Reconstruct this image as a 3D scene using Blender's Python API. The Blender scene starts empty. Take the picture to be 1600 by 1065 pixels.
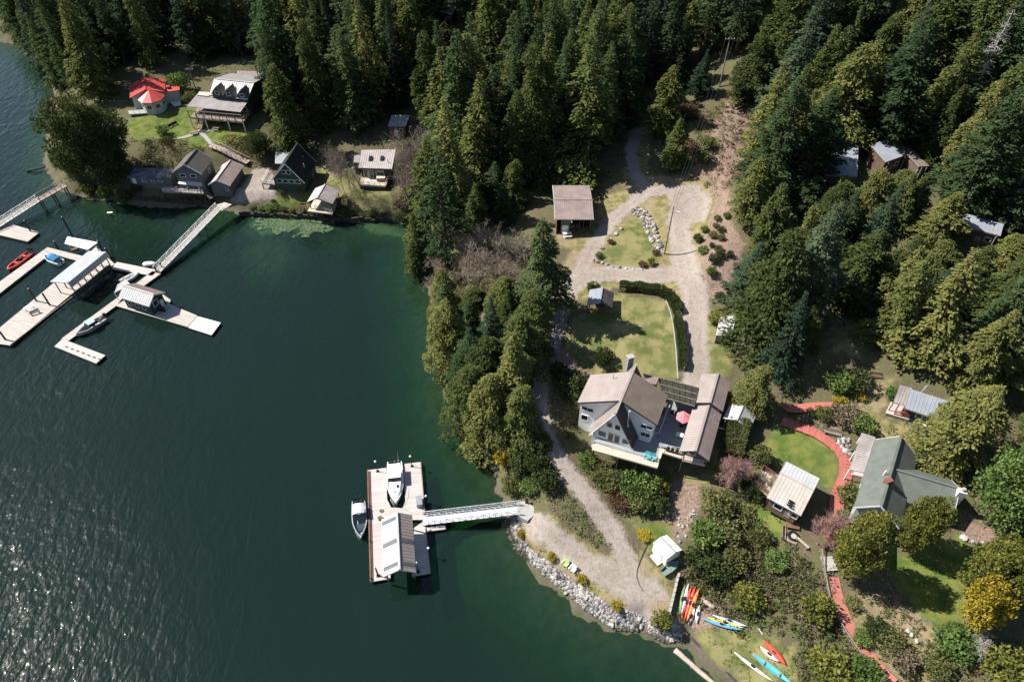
import bpy, math, random
import numpy as np
from mathutils import Vector, Matrix

# ------------------------------------------------------------------ camera, sky, sun, exposure
SC = bpy.context.scene
COL = SC.collection
CAM_H = 95.0
FPX = 1600 * 24 / 36.0
S45 = math.sqrt(.5)
cam = bpy.data.cameras.new('camera'); cam.lens = 24; cam.sensor_width = 36
cam.clip_start = 1; cam.clip_end = 3000
camo = bpy.data.objects.new('camera', cam); COL.objects.link(camo)
camo.location = (0, 0, CAM_H); camo.rotation_euler = (math.radians(45), 0, 0)
SC.camera = camo

SUN_EL = math.radians(47)
SUN_DIR = Vector((-0.961 * math.cos(SUN_EL), 0.276 * math.cos(SUN_EL), math.sin(SUN_EL)))   # towards the sun
wd = bpy.data.worlds.new('World'); SC.world = wd; wd.use_nodes = True
wn = wd.node_tree
sky = wn.nodes.new('ShaderNodeTexSky'); sky.sky_type = 'NISHITA'; sky.sun_disc = False
sky.sun_elevation = SUN_EL
sky.sun_rotation = math.atan2(SUN_DIR.x, SUN_DIR.y)
sky.air_density = 1.0; sky.dust_density = 0.6; sky.ozone_density = 1.0
wn.nodes['Background'].inputs['Strength'].default_value = 0.068
wn.links.new(sky.outputs[0], wn.nodes['Background'].inputs['Color'])
sun = bpy.data.lights.new('sun', 'SUN'); sun.energy = 5.0; sun.angle = math.radians(0.5)
sun.color = (1.0, 0.95, 0.87)
suno = bpy.data.objects.new('sun', sun); COL.objects.link(suno)
suno.location = (-100, 60, 150)
suno.rotation_euler = SUN_DIR.to_track_quat('Z', 'Y').to_euler()
SC.view_settings.view_transform = 'Standard'; SC.view_settings.look = 'None'
SC.view_settings.gamma = 1; SC.view_settings.exposure = 0.86
SC.render.engine = 'CYCLES'
SC.cycles.use_denoising = True
SC.cycles.sample_clamp_direct = 6.0
SC.cycles.max_bounces = 5; SC.cycles.diffuse_bounces = 2; SC.cycles.glossy_bounces = 2
SC.cycles.transparent_max_bounces = 8; SC.cycles.transmission_bounces = 3
SC.cycles.caustics_reflective = False; SC.cycles.caustics_refractive = False

rnd = random.Random(5)
NR = np.random.default_rng(11)

# ------------------------------------------------------------------ surveying: bearing of a point seen from the drone -> place on level z
def ray(px, py):
    u = (px - 800) / FPX; v = (532.5 - py) / FPX
    return u, S45 + v * S45, -S45 + v * S45
def P(px, py, z=0.0):
    u, a, b = ray(px, py); t = (z - CAM_H) / b
    return np.array([u * t, a * t, z])
def proj(x, y, z):
    dz = z - CAM_H
    d = y * S45 - dz * S45
    return 800 + FPX * x / d, 532.5 - FPX * (y * S45 + dz * S45) / d
def zat(x, y, py):
    v = (532.5 - py) / FPX
    return CAM_H + y * (v - 1) / (1 + v)

# ------------------------------------------------------------------ terrain
COAST = [(-60,50),(0,62),(45,80),(78,112),(84,150),(78,200),(72,250),(85,285),(105,297),(150,308),(200,318),(262,322),(330,322),(348,328),(372,332),
 (420,334),(480,338),(540,342),(610,342),(640,350),(655,385),(664,430),(676,480),(684,530),(698,580),(704,625),(720,670),(748,705),(772,735),(782,770),
 (800,800),(796,830),(808,858),(840,885),(872,912),(902,938),(930,960),(960,980),(985,983),(1004,978),(1020,992),(1040,1003),(1062,1003),(1072,994),
 (1090,1010),(1120,1042),(1150,1072),(1200,1130),(1300,1300),(2200,1300),(2600,-100),(-600,-100)]
COASTW = np.array([P(x, y, 0)[:2] for x, y in COAST])
CTRL = [(830,800,2.2),(900,860,2.2),(960,930,2.2),(1000,880,2.4),(1040,960,2),(1085,930,1.4),(950,850,2.7),(900,770,5.2),(870,700,7.5),(850,640,8.6),
 (850,560,9.6),(880,480,10.6),(930,420,11.6),(1050,420,12.6),(1080,330,14.5),(1000,250,15.5),(990,360,13.2),(900,370,12),(900,330,12.6),(1000,520,11),
 (1080,560,11),(1100,600,10.6),(960,610,9.2),(930,690,7),(960,720,5.8),(1000,740,5.2),(1060,750,5.2),(1000,800,4),(1050,820,3.4),(1130,480,14),
 (1130,390,18),(1170,300,21),(1120,200,21),(1120,750,6.2),(1130,850,4),(1200,900,4.2),(1200,700,9.2),(1260,680,9.6),(1240,800,7.4),(1300,640,11.5),
 (1350,620,12.6),(1440,660,12.6),(1400,760,9.6),(1500,770,10.4),(1300,850,7.4),(1350,950,6.8),(1450,950,7.4),(1550,1000,7.8),(1400,1050,5.2),
 (1280,1000,4.2),(1220,1040,3),(1130,985,1.8),(1300,520,15.5),(1400,560,15.5),(1500,560,17.5),(1590,700,15.5),(1300,300,22),(1400,250,24),(1500,350,23),
 (1590,450,21.5),(1590,200,30),(1400,100,30),(1200,80,27),(1560,20,35),(1000,100,20),(800,150,15),(750,350,8.5),(720,500,7),(760,620,6.5),(800,500,8.5),
 (600,200,7.5),(590,280,3.8),(460,280,3.4),(400,300,3.2),(350,285,3.2),(270,290,2.9),(340,220,7.5),(260,210,7.5),(240,170,9),(370,180,9.5),(400,110,12),
 (550,60,14),(700,20,18),(250,80,12),(130,100,9.5),(50,40,8),(120,240,5),(850,40,20),(820,690,6.2),(790,740,4.0)]
CW = np.array([P(*c) for c in CTRL])

GS = 0.6
gx = np.arange(-215, 235, GS); gy = np.arange(14, 300, GS)
GX, GY = np.meshgrid(gx, gy, indexing='xy')

def sdf_poly(poly, X, Y):
    """signed distance to a closed polygon, positive inside"""
    d2 = np.full(X.shape, 1e12); ins = np.zeros(X.shape, bool)
    n = len(poly)
    for i in range(n):
        ax, ay = poly[i]; bx, by = poly[(i + 1) % n]
        ex, ey = bx - ax, by - ay
        wx, wy = X - ax, Y - ay
        t = np.clip((wx * ex + wy * ey) / (ex * ex + ey * ey + 1e-12), 0, 1)
        d2 = np.minimum(d2, (wx - ex * t) ** 2 + (wy - ey * t) ** 2)
        c = ((ay > Y) != (by > Y)) & (X < (bx - ax) * (Y - ay) / ((by - ay) if by != ay else 1e-9) + ax)
        ins ^= c
    d = np.sqrt(d2)
    return np.where(ins, d, -d)
def sdf_line(pts, hw, X, Y):
    d2 = np.full(X.shape, 1e12)
    for i in range(len(pts) - 1):
        ax, ay = pts[i]; bx, by = pts[i + 1]
        ex, ey = bx - ax, by - ay
        wx, wy = X - ax, Y - ay
        t = np.clip((wx * ex + wy * ey) / (ex * ex + ey * ey + 1e-12), 0, 1)
        d2 = np.minimum(d2, (wx - ex * t) ** 2 + (wy - ey * t) ** 2)
    return hw - np.sqrt(d2)

def vnoise(X, Y, scale, seed):
    r = np.random.default_rng(seed); T = r.random((256, 256))
    x = X / scale + 1000; y = Y / scale + 1000
    xi = np.floor(x).astype(int); yi = np.floor(y).astype(int)
    fx = x - xi; fy = y - yi
    fx = fx * fx * (3 - 2 * fx); fy = fy * fy * (3 - 2 * fy)
    a = T[yi % 256, xi % 256]; b = T[yi % 256, (xi + 1) % 256]
    c = T[(yi + 1) % 256, xi % 256]; d = T[(yi + 1) % 256, (xi + 1) % 256]
    return (a * (1 - fx) + b * fx) * (1 - fy) + (c * (1 - fx) + d * fx) * fy

COASTD = sdf_poly(COASTW, GX, GY)
num = np.zeros(GX.shape); den = np.zeros(GX.shape)
for cx, cy, cz in CW:
    w = 1.0 / ((GX - cx) ** 2 + (GY - cy) ** 2 + 20.0) ** 1.7
    num += w * cz; den += w
HB = num / den
CDN = COASTD + (vnoise(GX, GY, 5.0, 3) - .5) * 1.6 + (vnoise(GX, GY, 1.7, 4) - .5) * .7
HG = np.minimum(HB + (vnoise(GX, GY, 9, 1) - .5) * .5 + (vnoise(GX, GY, 2.2, 2) - .5) * .16, 0.1 + .8 * np.maximum(CDN, 0))
HG = np.where(CDN > 0, HG, np.maximum(0.1 + CDN * .16 - .022 * CDN ** 2, -8.6) + (vnoise(GX, GY, 1.3, 9) - .5) * .35)

def hgt(x, y):
    fx = (np.asarray(x, float) - gx[0]) / GS; fy = (np.asarray(y, float) - gy[0]) / GS
    fx = np.clip(fx, 0, len(gx) - 1.001); fy = np.clip(fy, 0, len(gy) - 1.001)
    i = fx.astype(int); j = fy.astype(int); a = fx - i; b = fy - j
    return (HG[j, i] * (1 - a) + HG[j, i + 1] * a) * (1 - b) + (HG[j + 1, i] * (1 - a) + HG[j + 1, i + 1] * a) * b
TT = np.arange(60, 420, .4)
def G(px, py):
    """the place on the ground seen in direction (px, py)"""
    u, a, b = ray(px, py)
    xs, ys, zs = u * TT, a * TT, CAM_H + b * TT
    h = np.maximum(hgt(xs, ys), 0.0)
    k = np.argmax(zs < h)
    if k == 0: k = len(TT) - 1
    d0 = zs[k - 1] - h[k - 1]; d1 = h[k] - zs[k]
    t = TT[k - 1] + .4 * d0 / max(d0 + d1, 1e-6)
    x, y = u * t, a * t
    return np.array([x, y, float(hgt(x, y))])
def GP(pts): return np.array([G(*p)[:2] for p in pts])

LAWN = [[(884,545),(892,500),(930,480),(962,458),(1040,468),(1052,500),(1060,592),(1000,590),(940,588),(905,572)],
 [(935,405),(950,375),(985,345),(1005,340),(1025,390),(1030,410),(1000,420),(940,412)],
 [(1100,500),(1142,480),(1142,590),(1104,590)],
 [(195,190),(225,178),(285,172),(300,150),(330,170),(300,195),(400,203),(405,215),(330,226),(310,233),(280,218),(230,215),(205,222)],
 [(425,306),(482,306),(485,322),(425,323)],
 [(500,260),(530,252),(565,290),(610,300),(618,332),(540,332),(520,300)],
 [(1190,690),(1222,655),(1290,690),(1312,720),(1300,765),(1260,745),(1225,725),(1195,718)],
 [(1165,780),(1235,800),(1230,845),(1170,840)],
 [(1380,870),(1440,858),(1500,835),(1525,860),(1510,960),(1490,1000),(1440,960),(1390,900)],
 [(985,812),(1045,815),(1060,850),(1065,900),(1040,895),(1010,860)],
 [(1068,985),(1170,985),(1240,1010),(1262,1065),(1150,1075)],
 [(1090,690),(1135,700),(1125,760),(1060,750),(970,735),(975,722)]]
FRESH = [LAWN[6], LAWN[7], LAWN[8], LAWN[4], LAWN[3], [(1000,815),(1040,820),(1050,850),(1015,850)], [(930,300),(955,290),(950,320),(932,330)]]
DRY = [[(880,470),(872,430),(890,395),(930,330),(985,285),(1010,272),(1100,278),(1118,310),(1108,350),(1092,385),(1098,460),(1105,595),(1070,600),(1062,500),(1040,455),(960,448),(910,470)],
 [(815,800),(845,800),(945,868),(985,870),(1000,860),(1040,900),(1060,935),(1045,980),(1000,975),(930,945),(820,850)],[(985,190),(1020,190),(1010,285),(975,290)],[(905,340),(865,350),(870,385),(905,385)],
 [(940,310),(985,290),(1010,285),(1045,310),(1042,400),(1052,420),(1035,420),(1020,360),(1000,330),(960,350),(905,402),(885,385),(905,360)],
 [(1330,600),(1400,588),(1405,620),(1375,650),(1450,680),(1500,700),(1400,700),(1330,655)],
 [(965,880),(1000,925),(985,945),(950,915)],
 [(1330,930),(1400,930),(1490,1010),(1500,1065),(1400,1065),(1345,1000)],
 [(1290,480),(1360,500),(1350,560),(1300,550)],
 [(1450,940),(1530,900),(1545,1010),(1500,1020)]]
DIRT = [[(1080,265),(1110,200),(1140,150),(1175,185),(1160,250),(1135,290),(1142,350),(1165,380),(1150,420),(1122,475),(1097,455),(1086,385),(1072,352),(1112,335),(1114,300)],
 [(1048,735),(1092,735),(1092,800),(1075,835),(1050,858),(1030,822),(1048,790)],
 [(1235,640),(1345,640),(1345,672),(1290,668)],
 [(1495,795),(1540,815),(1565,855),(1505,845)],
 [(872,545),(905,548),(935,582),(900,592),(870,575)],
 [(1070,925),(1110,935),(1150,985),(1080,985)]]
GRAV_P = [[(1040,292),(1090,288),(1112,310),(1104,345),(1070,347),(1050,332)],
 [(838,800),(880,828),(930,868),(975,880),(990,905),(985,935),(960,930),(925,905),(880,880),(830,842),(815,815)],
 [(395,265),(422,262),(432,312),(375,320),(358,312),(378,292)],
 [(980,920),(1015,955),(1060,968),(1068,1002),(1035,1004),(1000,984)],
 [(1000,900),(1030,905),(1045,935),(1010,940)],
 [(1072,575),(1104,575),(1100,605),(1068,600)]]
GRAV_L = [([(882,462),(868,520),(856,548),(845,590),(842,640),(855,690),(880,730),(920,780),(955,825),(978,870),(990,920),(1000,960)], 1.5),
 ([(880,462),(905,435),(950,427),(1010,430),(1070,425),(1085,455),(1087,500),(1087,560),(1087,595)], 2.2),
 ([(1070,425),(1064,380),(1058,335)], 2.1),
 ([(905,430),(925,385),(968,332),(1010,300),(1055,296)], 1.6),
 ([(1010,298),(990,262),(985,235),(1000,200)], 1.3)]
PATHS = [([(280,216),(312,208)], .5), ([(312,204),(332,226)], .55), ([(312,206),(345,199)], .5), ([(870,585),(905,592)], .6)]
ALGAE = [[(388,352),(400,340),(470,338),(525,346),(520,358),(460,362),(410,366)], [(560,346),(630,350),(640,372),(580,362)]]

def zone(polys=(), lines=()):
    out = np.full(GX.shape, -6.0)
    def put(sd_fn, pts, m=7):
        x0, y0 = pts.min(0) - m; x1, y1 = pts.max(0) + m
        i0, i1 = np.searchsorted(gx, [x0, x1]); j0, j1 = np.searchsorted(gy, [y0, y1])
        s = (slice(j0, j1), slice(i0, i1))
        out[s] = np.maximum(out[s], np.clip(sd_fn(GX[s], GY[s]), -6, 6))
    for p in polys:
        w = GP(p); put(lambda X, Y: sdf_poly(w, X, Y), w)
    for p, hw in lines:
        w = GP(p); put(lambda X, Y: sdf_line(w, hw, X, Y), w)
    return out
Z_FRESH = zone(FRESH); Z_LAWN = zone(LAWN); Z_DRY = zone(DRY); Z_DIRT = zone(DIRT)
Z_GRAV = zone(GRAV_P, GRAV_L); Z_PATH = zone((), PATHS)
# trampled, graded drives: smooth the surface a little along them is not needed at this distance
alg = np.full(GX.shape, -6.0)
for p in ALGAE:
    w = np.array([P(*q, -0.2)[:2] for q in p]); alg = np.maximum(alg, np.clip(sdf_poly(w, GX, GY), -6, 6))
Z_ALG = alg
bar = np.clip(sdf_poly(np.array([P(*q, -.9)[:2] for q in [(392,385),(415,372),(450,378),(462,400),(440,425),(408,420)]]), GX, GY), -6, 6)
HG = np.where((alg > -2) & (HG < 0), np.maximum(HG, -.14 - np.maximum(0, .6 - alg) * .35 + (vnoise(GX, GY, 1.1, 21) - .5) * .35), HG)

HG = np.where((bar > -4) & (HG < -.8), np.maximum(HG, -.85 - np.clip(.8 - bar, 0, 6) * .55 + (vnoise(GX, GY, 2.1, 31) - .5) * .5), HG)

# ------------------------------------------------------------------ material helpers
class NT:
    def __init__(s, name):
        s.m = bpy.data.materials.new(name); s.m.use_nodes = True
        s.t = s.m.node_tree; s.t.nodes.clear()
        s.out = s.t.nodes.new('ShaderNodeOutputMaterial')
    def n(s, typ, ins=None, **kw):
        nd = s.t.nodes.new('ShaderNode' + typ)
        for k, v in kw.items(): setattr(nd, k, v)
        for k, v in (ins or {}).items():
            if hasattr(v, 'is_output') or isinstance(v, bpy.types.NodeSocket): s.t.links.new(v, nd.inputs[k])
            else: nd.inputs[k].default_value = v
        return nd
    def noise(s, scale, detail=3, vec=None, rough=.6, dist=0):
        ins = {'Scale': scale, 'Detail': detail, 'Roughness': rough, 'Distortion': dist}
        if vec is not None: ins['Vector'] = vec
        return s.n('TexNoise', ins).outputs['Fac']
    def math(s, op, a, b=0.0, clamp=False):
        return s.n('Math', {0: a, 1: b}, operation=op, use_clamp=clamp).outputs[0]
    def mix(s, f, a, b, blend='MIX'):
        nd = s.n('Mix', None, data_type='RGBA', blend_type=blend)
        for i, v in ((0, f), (6, a), (7, b)):
            if isinstance(v, bpy.types.NodeSocket): s.t.links.new(v, nd.inputs[i])
            else: nd.inputs[i].default_value = v
        return nd.outputs[2]
    def step(s, x, a, b):
        return s.n('MapRange', {0: x, 1: a, 2: b, 3: 0.0, 4: 1.0}, interpolation_type='SMOOTHSTEP').outputs[0]
    def attr(s, name): return s.n('Attribute', None, attribute_name=name)
    def pos(s): return s.n('NewGeometry').outputs['Position']
    def bump(s, h, strength=.4, dist=.05):
        return s.n('Bump', {'Height': h, 'Strength': strength, 'Distance': dist}).outputs[0]
    def bsdf(s, **ins):
        return s.n('BsdfPrincipled', {k.replace('_', ' '): v for k, v in ins.items()}).outputs[0]
    def done(s, surf, vol=None):
        if surf is not None: s.t.links.new(surf, s.out.inputs[0])
        if vol is not None: s.t.links.new(vol, s.out.inputs[1])
        return s.m
def c4(c): return (c[0], c[1], c[2], 1)

MATS = {}
def mat(name, col, rough=.7, var=.25, scale=2.0, metal=0.0, bump=.15, stain=None, stain_amt=.35, spec=.3, fine=18.0):
    if name in MATS: return MATS[name]
    k = NT(name); p = k.pos()
    n1 = k.noise(scale, 5, p); n2 = k.noise(fine, 2, p)
    f = k.math('MULTIPLY_ADD', n1, 1.0); f = k.math('ADD', k.math('MULTIPLY', n1, .7), k.math('MULTIPLY', n2, .3))
    f = k.step(f, .3, .7)
    lo = [max(0, c * (1 - var)) for c in col]; hi = [min(.95, c * (1 + var * .7)) for c in col]
    c = k.mix(f, c4(lo), c4(hi))
    if stain is not None:
        s = k.step(k.noise(scale * .45, 6, p, .7, .5), .62 - stain_amt * .35, .8)
        c = k.mix(k.math('MULTIPLY', s, min(1, stain_amt * 2)), c, c4(stain))
    nrm = k.bump(n2, bump, .03)
    MATS[name] = k.done(k.bsdf(Base_Color=c, Roughness=rough, Metallic=metal, Normal=nrm, Specular_IOR_Level=spec))
    return MATS[name]

def plank_mat(name, col, angle, width=.16, gap=.35, rough=.75, var=.3, stain=(.1, .09, .08)):
    """boards laid along one direction: board tone varies from board to board, dark joints"""
    if name in MATS: return MATS[name]
    k = NT(name); p = k.pos()
    mp = k.n('Mapping', {'Vector': p, 'Rotation': (0, 0, -angle)}).outputs[0]
    sx = k.n('SeparateXYZ', {0: mp})
    row = k.math('DIVIDE', sx.outputs[1], width)
    fr = k.math('FRACT', row); fl = k.math('FLOOR', row)
    seg = k.math('FLOOR', k.math('ADD', k.math('DIVIDE', sx.outputs[0], 3.1), k.math('MULTIPLY', fl, .37)))
    wn_ = k.n('TexWhiteNoise', {'Vector': k.n('CombineXYZ', {0: fl, 1: seg}).outputs[0]}, noise_dimensions='2D').outputs[0]
    big = k.noise(.5, 5, p, .65)
    f = k.math('ADD', k.math('MULTIPLY', wn_, .6), k.math('MULTIPLY', big, .4))
    c = k.mix(k.step(f, .15, .85), c4([v * (1 - var) for v in col]), c4([min(.95, v * (1 + var * .6)) for v in col]))
    st = k.step(k.noise(.9, 6, p, .7, .4), .56, .8)
    c = k.mix(k.math('MULTIPLY', st, .5), c, c4(stain))
    j = k.math('LESS_THAN', k.math('ABSOLUTE', k.math('SUBTRACT', fr, .5)), .5 - .06)
    c = k.mix(k.math('MULTIPLY', k.math('SUBTRACT', 1.0, j), gap), c, (.03, .028, .025, 1))
    MATS[name] = k.done(k.bsdf(Base_Color=c, Roughness=rough, Specular_IOR_Level=.25, Normal=k.bump(j, .35, .015)))
    return MATS[name]

def glass_mat():
    k = NT('window_glass'); p = k.pos()
    c = k.mix(k.noise(.8, 3, p), (.008, .011, .013, 1), (.03, .035, .04, 1))
    return k.done(k.bsdf(Base_Color=c, Roughness=.08, Specular_IOR_Level=.7))
M = {}
M['glass'] = glass_mat()
M['white'] = mat('white_paint', (.84, .83, .81), .6, .06, .8, stain=(.45, .43, .38), stain_amt=.2)
M['trim'] = mat('white_trim', (.74, .73, .71), .5, .08, 1.5)
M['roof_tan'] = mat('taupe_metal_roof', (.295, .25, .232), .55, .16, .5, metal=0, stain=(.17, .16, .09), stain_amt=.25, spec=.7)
M['roof_pink'] = mat('weathered_brown_roof', (.27, .21, .195), .6, .18, .6, stain=(.12, .10, .08), stain_amt=.3)
M['roof_green'] = mat('sage_shingle_roof', (.122, .135, .120), .85, .2, .8, stain=(.10, .12, .08), stain_amt=.3, bump=.4, fine=9)
M['roof_greywhite'] = mat('pale_metal_roof', (.43, .425, .42), .5, .12, .6, stain=(.36, .34, .31), stain_amt=.3)
M['roof_blue'] = mat('slate_blue_metal_roof', (.26, .28, .32), .5, .15, .5, stain=(.14, .13, .10), stain_amt=.3)
M['roof_dark'] = mat('charcoal_shingle_roof', (.022, .024, .026), .9, .3, .9, bump=.4)
M['roof_brown'] = mat('grey_brown_shingle_roof', (.115, .10, .09), .9, .2, .9, bump=.4, stain=(.07, .075, .05), stain_amt=.3)
M['roof_red'] = mat('red_metal_roof', (.52, .075, .065), .5, .14, .7, stain=(.30, .10, .08), stain_amt=.25)
M['roof_cream'] = mat('cream_metal_roof', (.42, .385, .345), .55, .15, .5, stain=(.35, .27, .20), stain_amt=.4)
M['clear_panel'] = mat('corrugated_clear_panel', (.30, .27, .26), .4, .25, .6, stain=(.14, .13, .10), stain_amt=.4, spec=.6)
M['dark_green'] = mat('dark_green_siding', (.035, .055, .045), .7, .2, 1.2)
M['cedar_siding'] = mat('weathered_cedar_siding', (.13, .09, .065), .8, .3, 1.2)
M['grey_siding'] = mat('grey_siding', (.12, .125, .12), .75, .2, 1.2)
M['navy'] = mat('navy_siding', (.03, .04, .06), .7, .2, 1.2)
M['sage_wall'] = mat('pale_sage_siding', (.40, .44, .41), .7, .12, 1.0)
M['concrete'] = mat('concrete', (.36, .35, .33), .9, .18, 1.2, stain=(.2, .19, .16), stain_amt=.3)
M['dark_wood'] = mat('creosoted_wood', (.05, .042, .036), .85, .35, 2.0)
M['wood'] = mat('weathered_wood', (.26, .21, .175), .8, .3, 1.5)
M['wood_red'] = mat('redwood_stain', (.17, .085, .06), .75, .3, 1.5)
M['log'] = mat('bleached_driftwood', (.42, .34, .28), .85, .3, 1.2)
M['alu'] = mat('aluminium', (.55, .56, .58), .35, .1, 2.0, metal=.6)
M['galv'] = mat('galvanised_steel', (.50, .51, .52), .45, .12, 2.0, metal=.4)
M['black'] = mat('black_plastic', (.012, .012, .013), .45, .2, 2.0)
M['rubber'] = mat('dark_rubber', (.03, .03, .033), .7, .2, 2.0)
M['gel'] = mat('white_gelcoat', (.80, .80, .79), .25, .06, 1.0, spec=.5)
M['boat_grey'] = mat('grey_hull', (.33, .35, .37), .4, .12, 1.0)
M['red_pvc'] = mat('red_inflatable', (.55, .05, .04), .5, .12, 1.0)
M['blue_canvas'] = mat('blue_canvas', (.04, .22, .42), .8, .2, 1.5)
M['navy_canvas'] = mat('navy_canvas', (.03, .045, .07), .8, .2, 1.5)
M['red_canvas'] = mat('red_canvas', (.58, .20, .22), .8, .12, 1.5)
M['teal_plastic'] = mat('turquoise_plastic', (.08, .40, .45), .5, .12, 2.0)
M['lime_plastic'] = mat('lime_plastic', (.45, .60, .25), .5, .12, 2.0)
M['kred'] = mat('red_kayak_plastic', (.72, .07, .04), .35, .1, 1.0)
M['korange'] = mat('orange_kayak_plastic', (.80, .22, .06), .35, .1, 1.0)
M['kblue'] = mat('blue_kayak_plastic', (.12, .34, .58), .35, .12, 1.0)
M['kpale'] = mat('pale_blue_kayak_plastic', (.50, .62, .74), .35, .1, 1.0)
M['kyellow'] = mat('yellow_kayak_plastic', (.75, .58, .10), .35, .1, 1.0)
M['kwhite'] = mat('white_kayak_plastic', (.75, .74, .72), .35, .08, 1.0)
M['kgreen'] = mat('olive_kayak_plastic', (.16, .22, .08), .35, .12, 1.0)
M['kteal'] = mat('teal_kayak_plastic', (.08, .36, .40), .35, .12, 1.0)
M['dinghy_green'] = mat('green_grey_hull', (.16, .24, .22), .45, .15, 1.0)
M['brick'] = mat('brick_chimney', (.20, .09, .06), .9, .3, 3.0)
M['stone_grey'] = mat('grey_block_chimney', (.27, .27, .28), .9, .15, 2.0)
M['red_path'] = plank_mat('red_painted_boards', (.38, .125, .10), math.radians(60), .22, .12, .75, .14, (.33, .13, .10))
M['bark'] = mat('bark', (.10, .075, .058), .95, .35, 2.5, bump=.6)
M['bare_bark'] = mat('pale_alder_bark', (.29, .235, .185), .9, .25, 2.5)
M['snag_bark'] = mat('grey_dead_wood', (.36, .33, .31), .9, .25, 2.5)
M['pink_twigs'] = mat('reddish_twigs', (.30, .18, .16), .9, .25, 2.5)

def rock_mat(name='granite_rock', lo=(.12, .115, .11), hi=(.42, .40, .375)):
    k = NT(name); p = k.pos()
    oi = k.n('ObjectInfo').outputs['Random']
    at = k.attr('tint').outputs['Fac']
    f = k.math('ADD', k.math('MULTIPLY', k.noise(3.0, 5, p), .5), k.math('MULTIPLY', k.math('FRACT', k.math('ADD', oi, at)), .6))
    c = k.mix(k.step(f, .25, .85), c4(lo), c4(hi))
    z = k.math('ADD', k.n('SeparateXYZ', {0: p}).outputs[2], k.math('MULTIPLY', k.math('SUBTRACT', k.noise(1.5, 3, p), .5), .8))
    c = k.mix(k.step(z, .75, .15), c, (.05, .047, .03, 1))      # rockweed and wet stain below the tide line
    return k.done(k.bsdf(Base_Color=c, Roughness=.9, Normal=k.bump(k.noise(9, 4, p), .6, .05), Specular_IOR_Level=.2))
M['rock'] = rock_mat()

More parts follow.
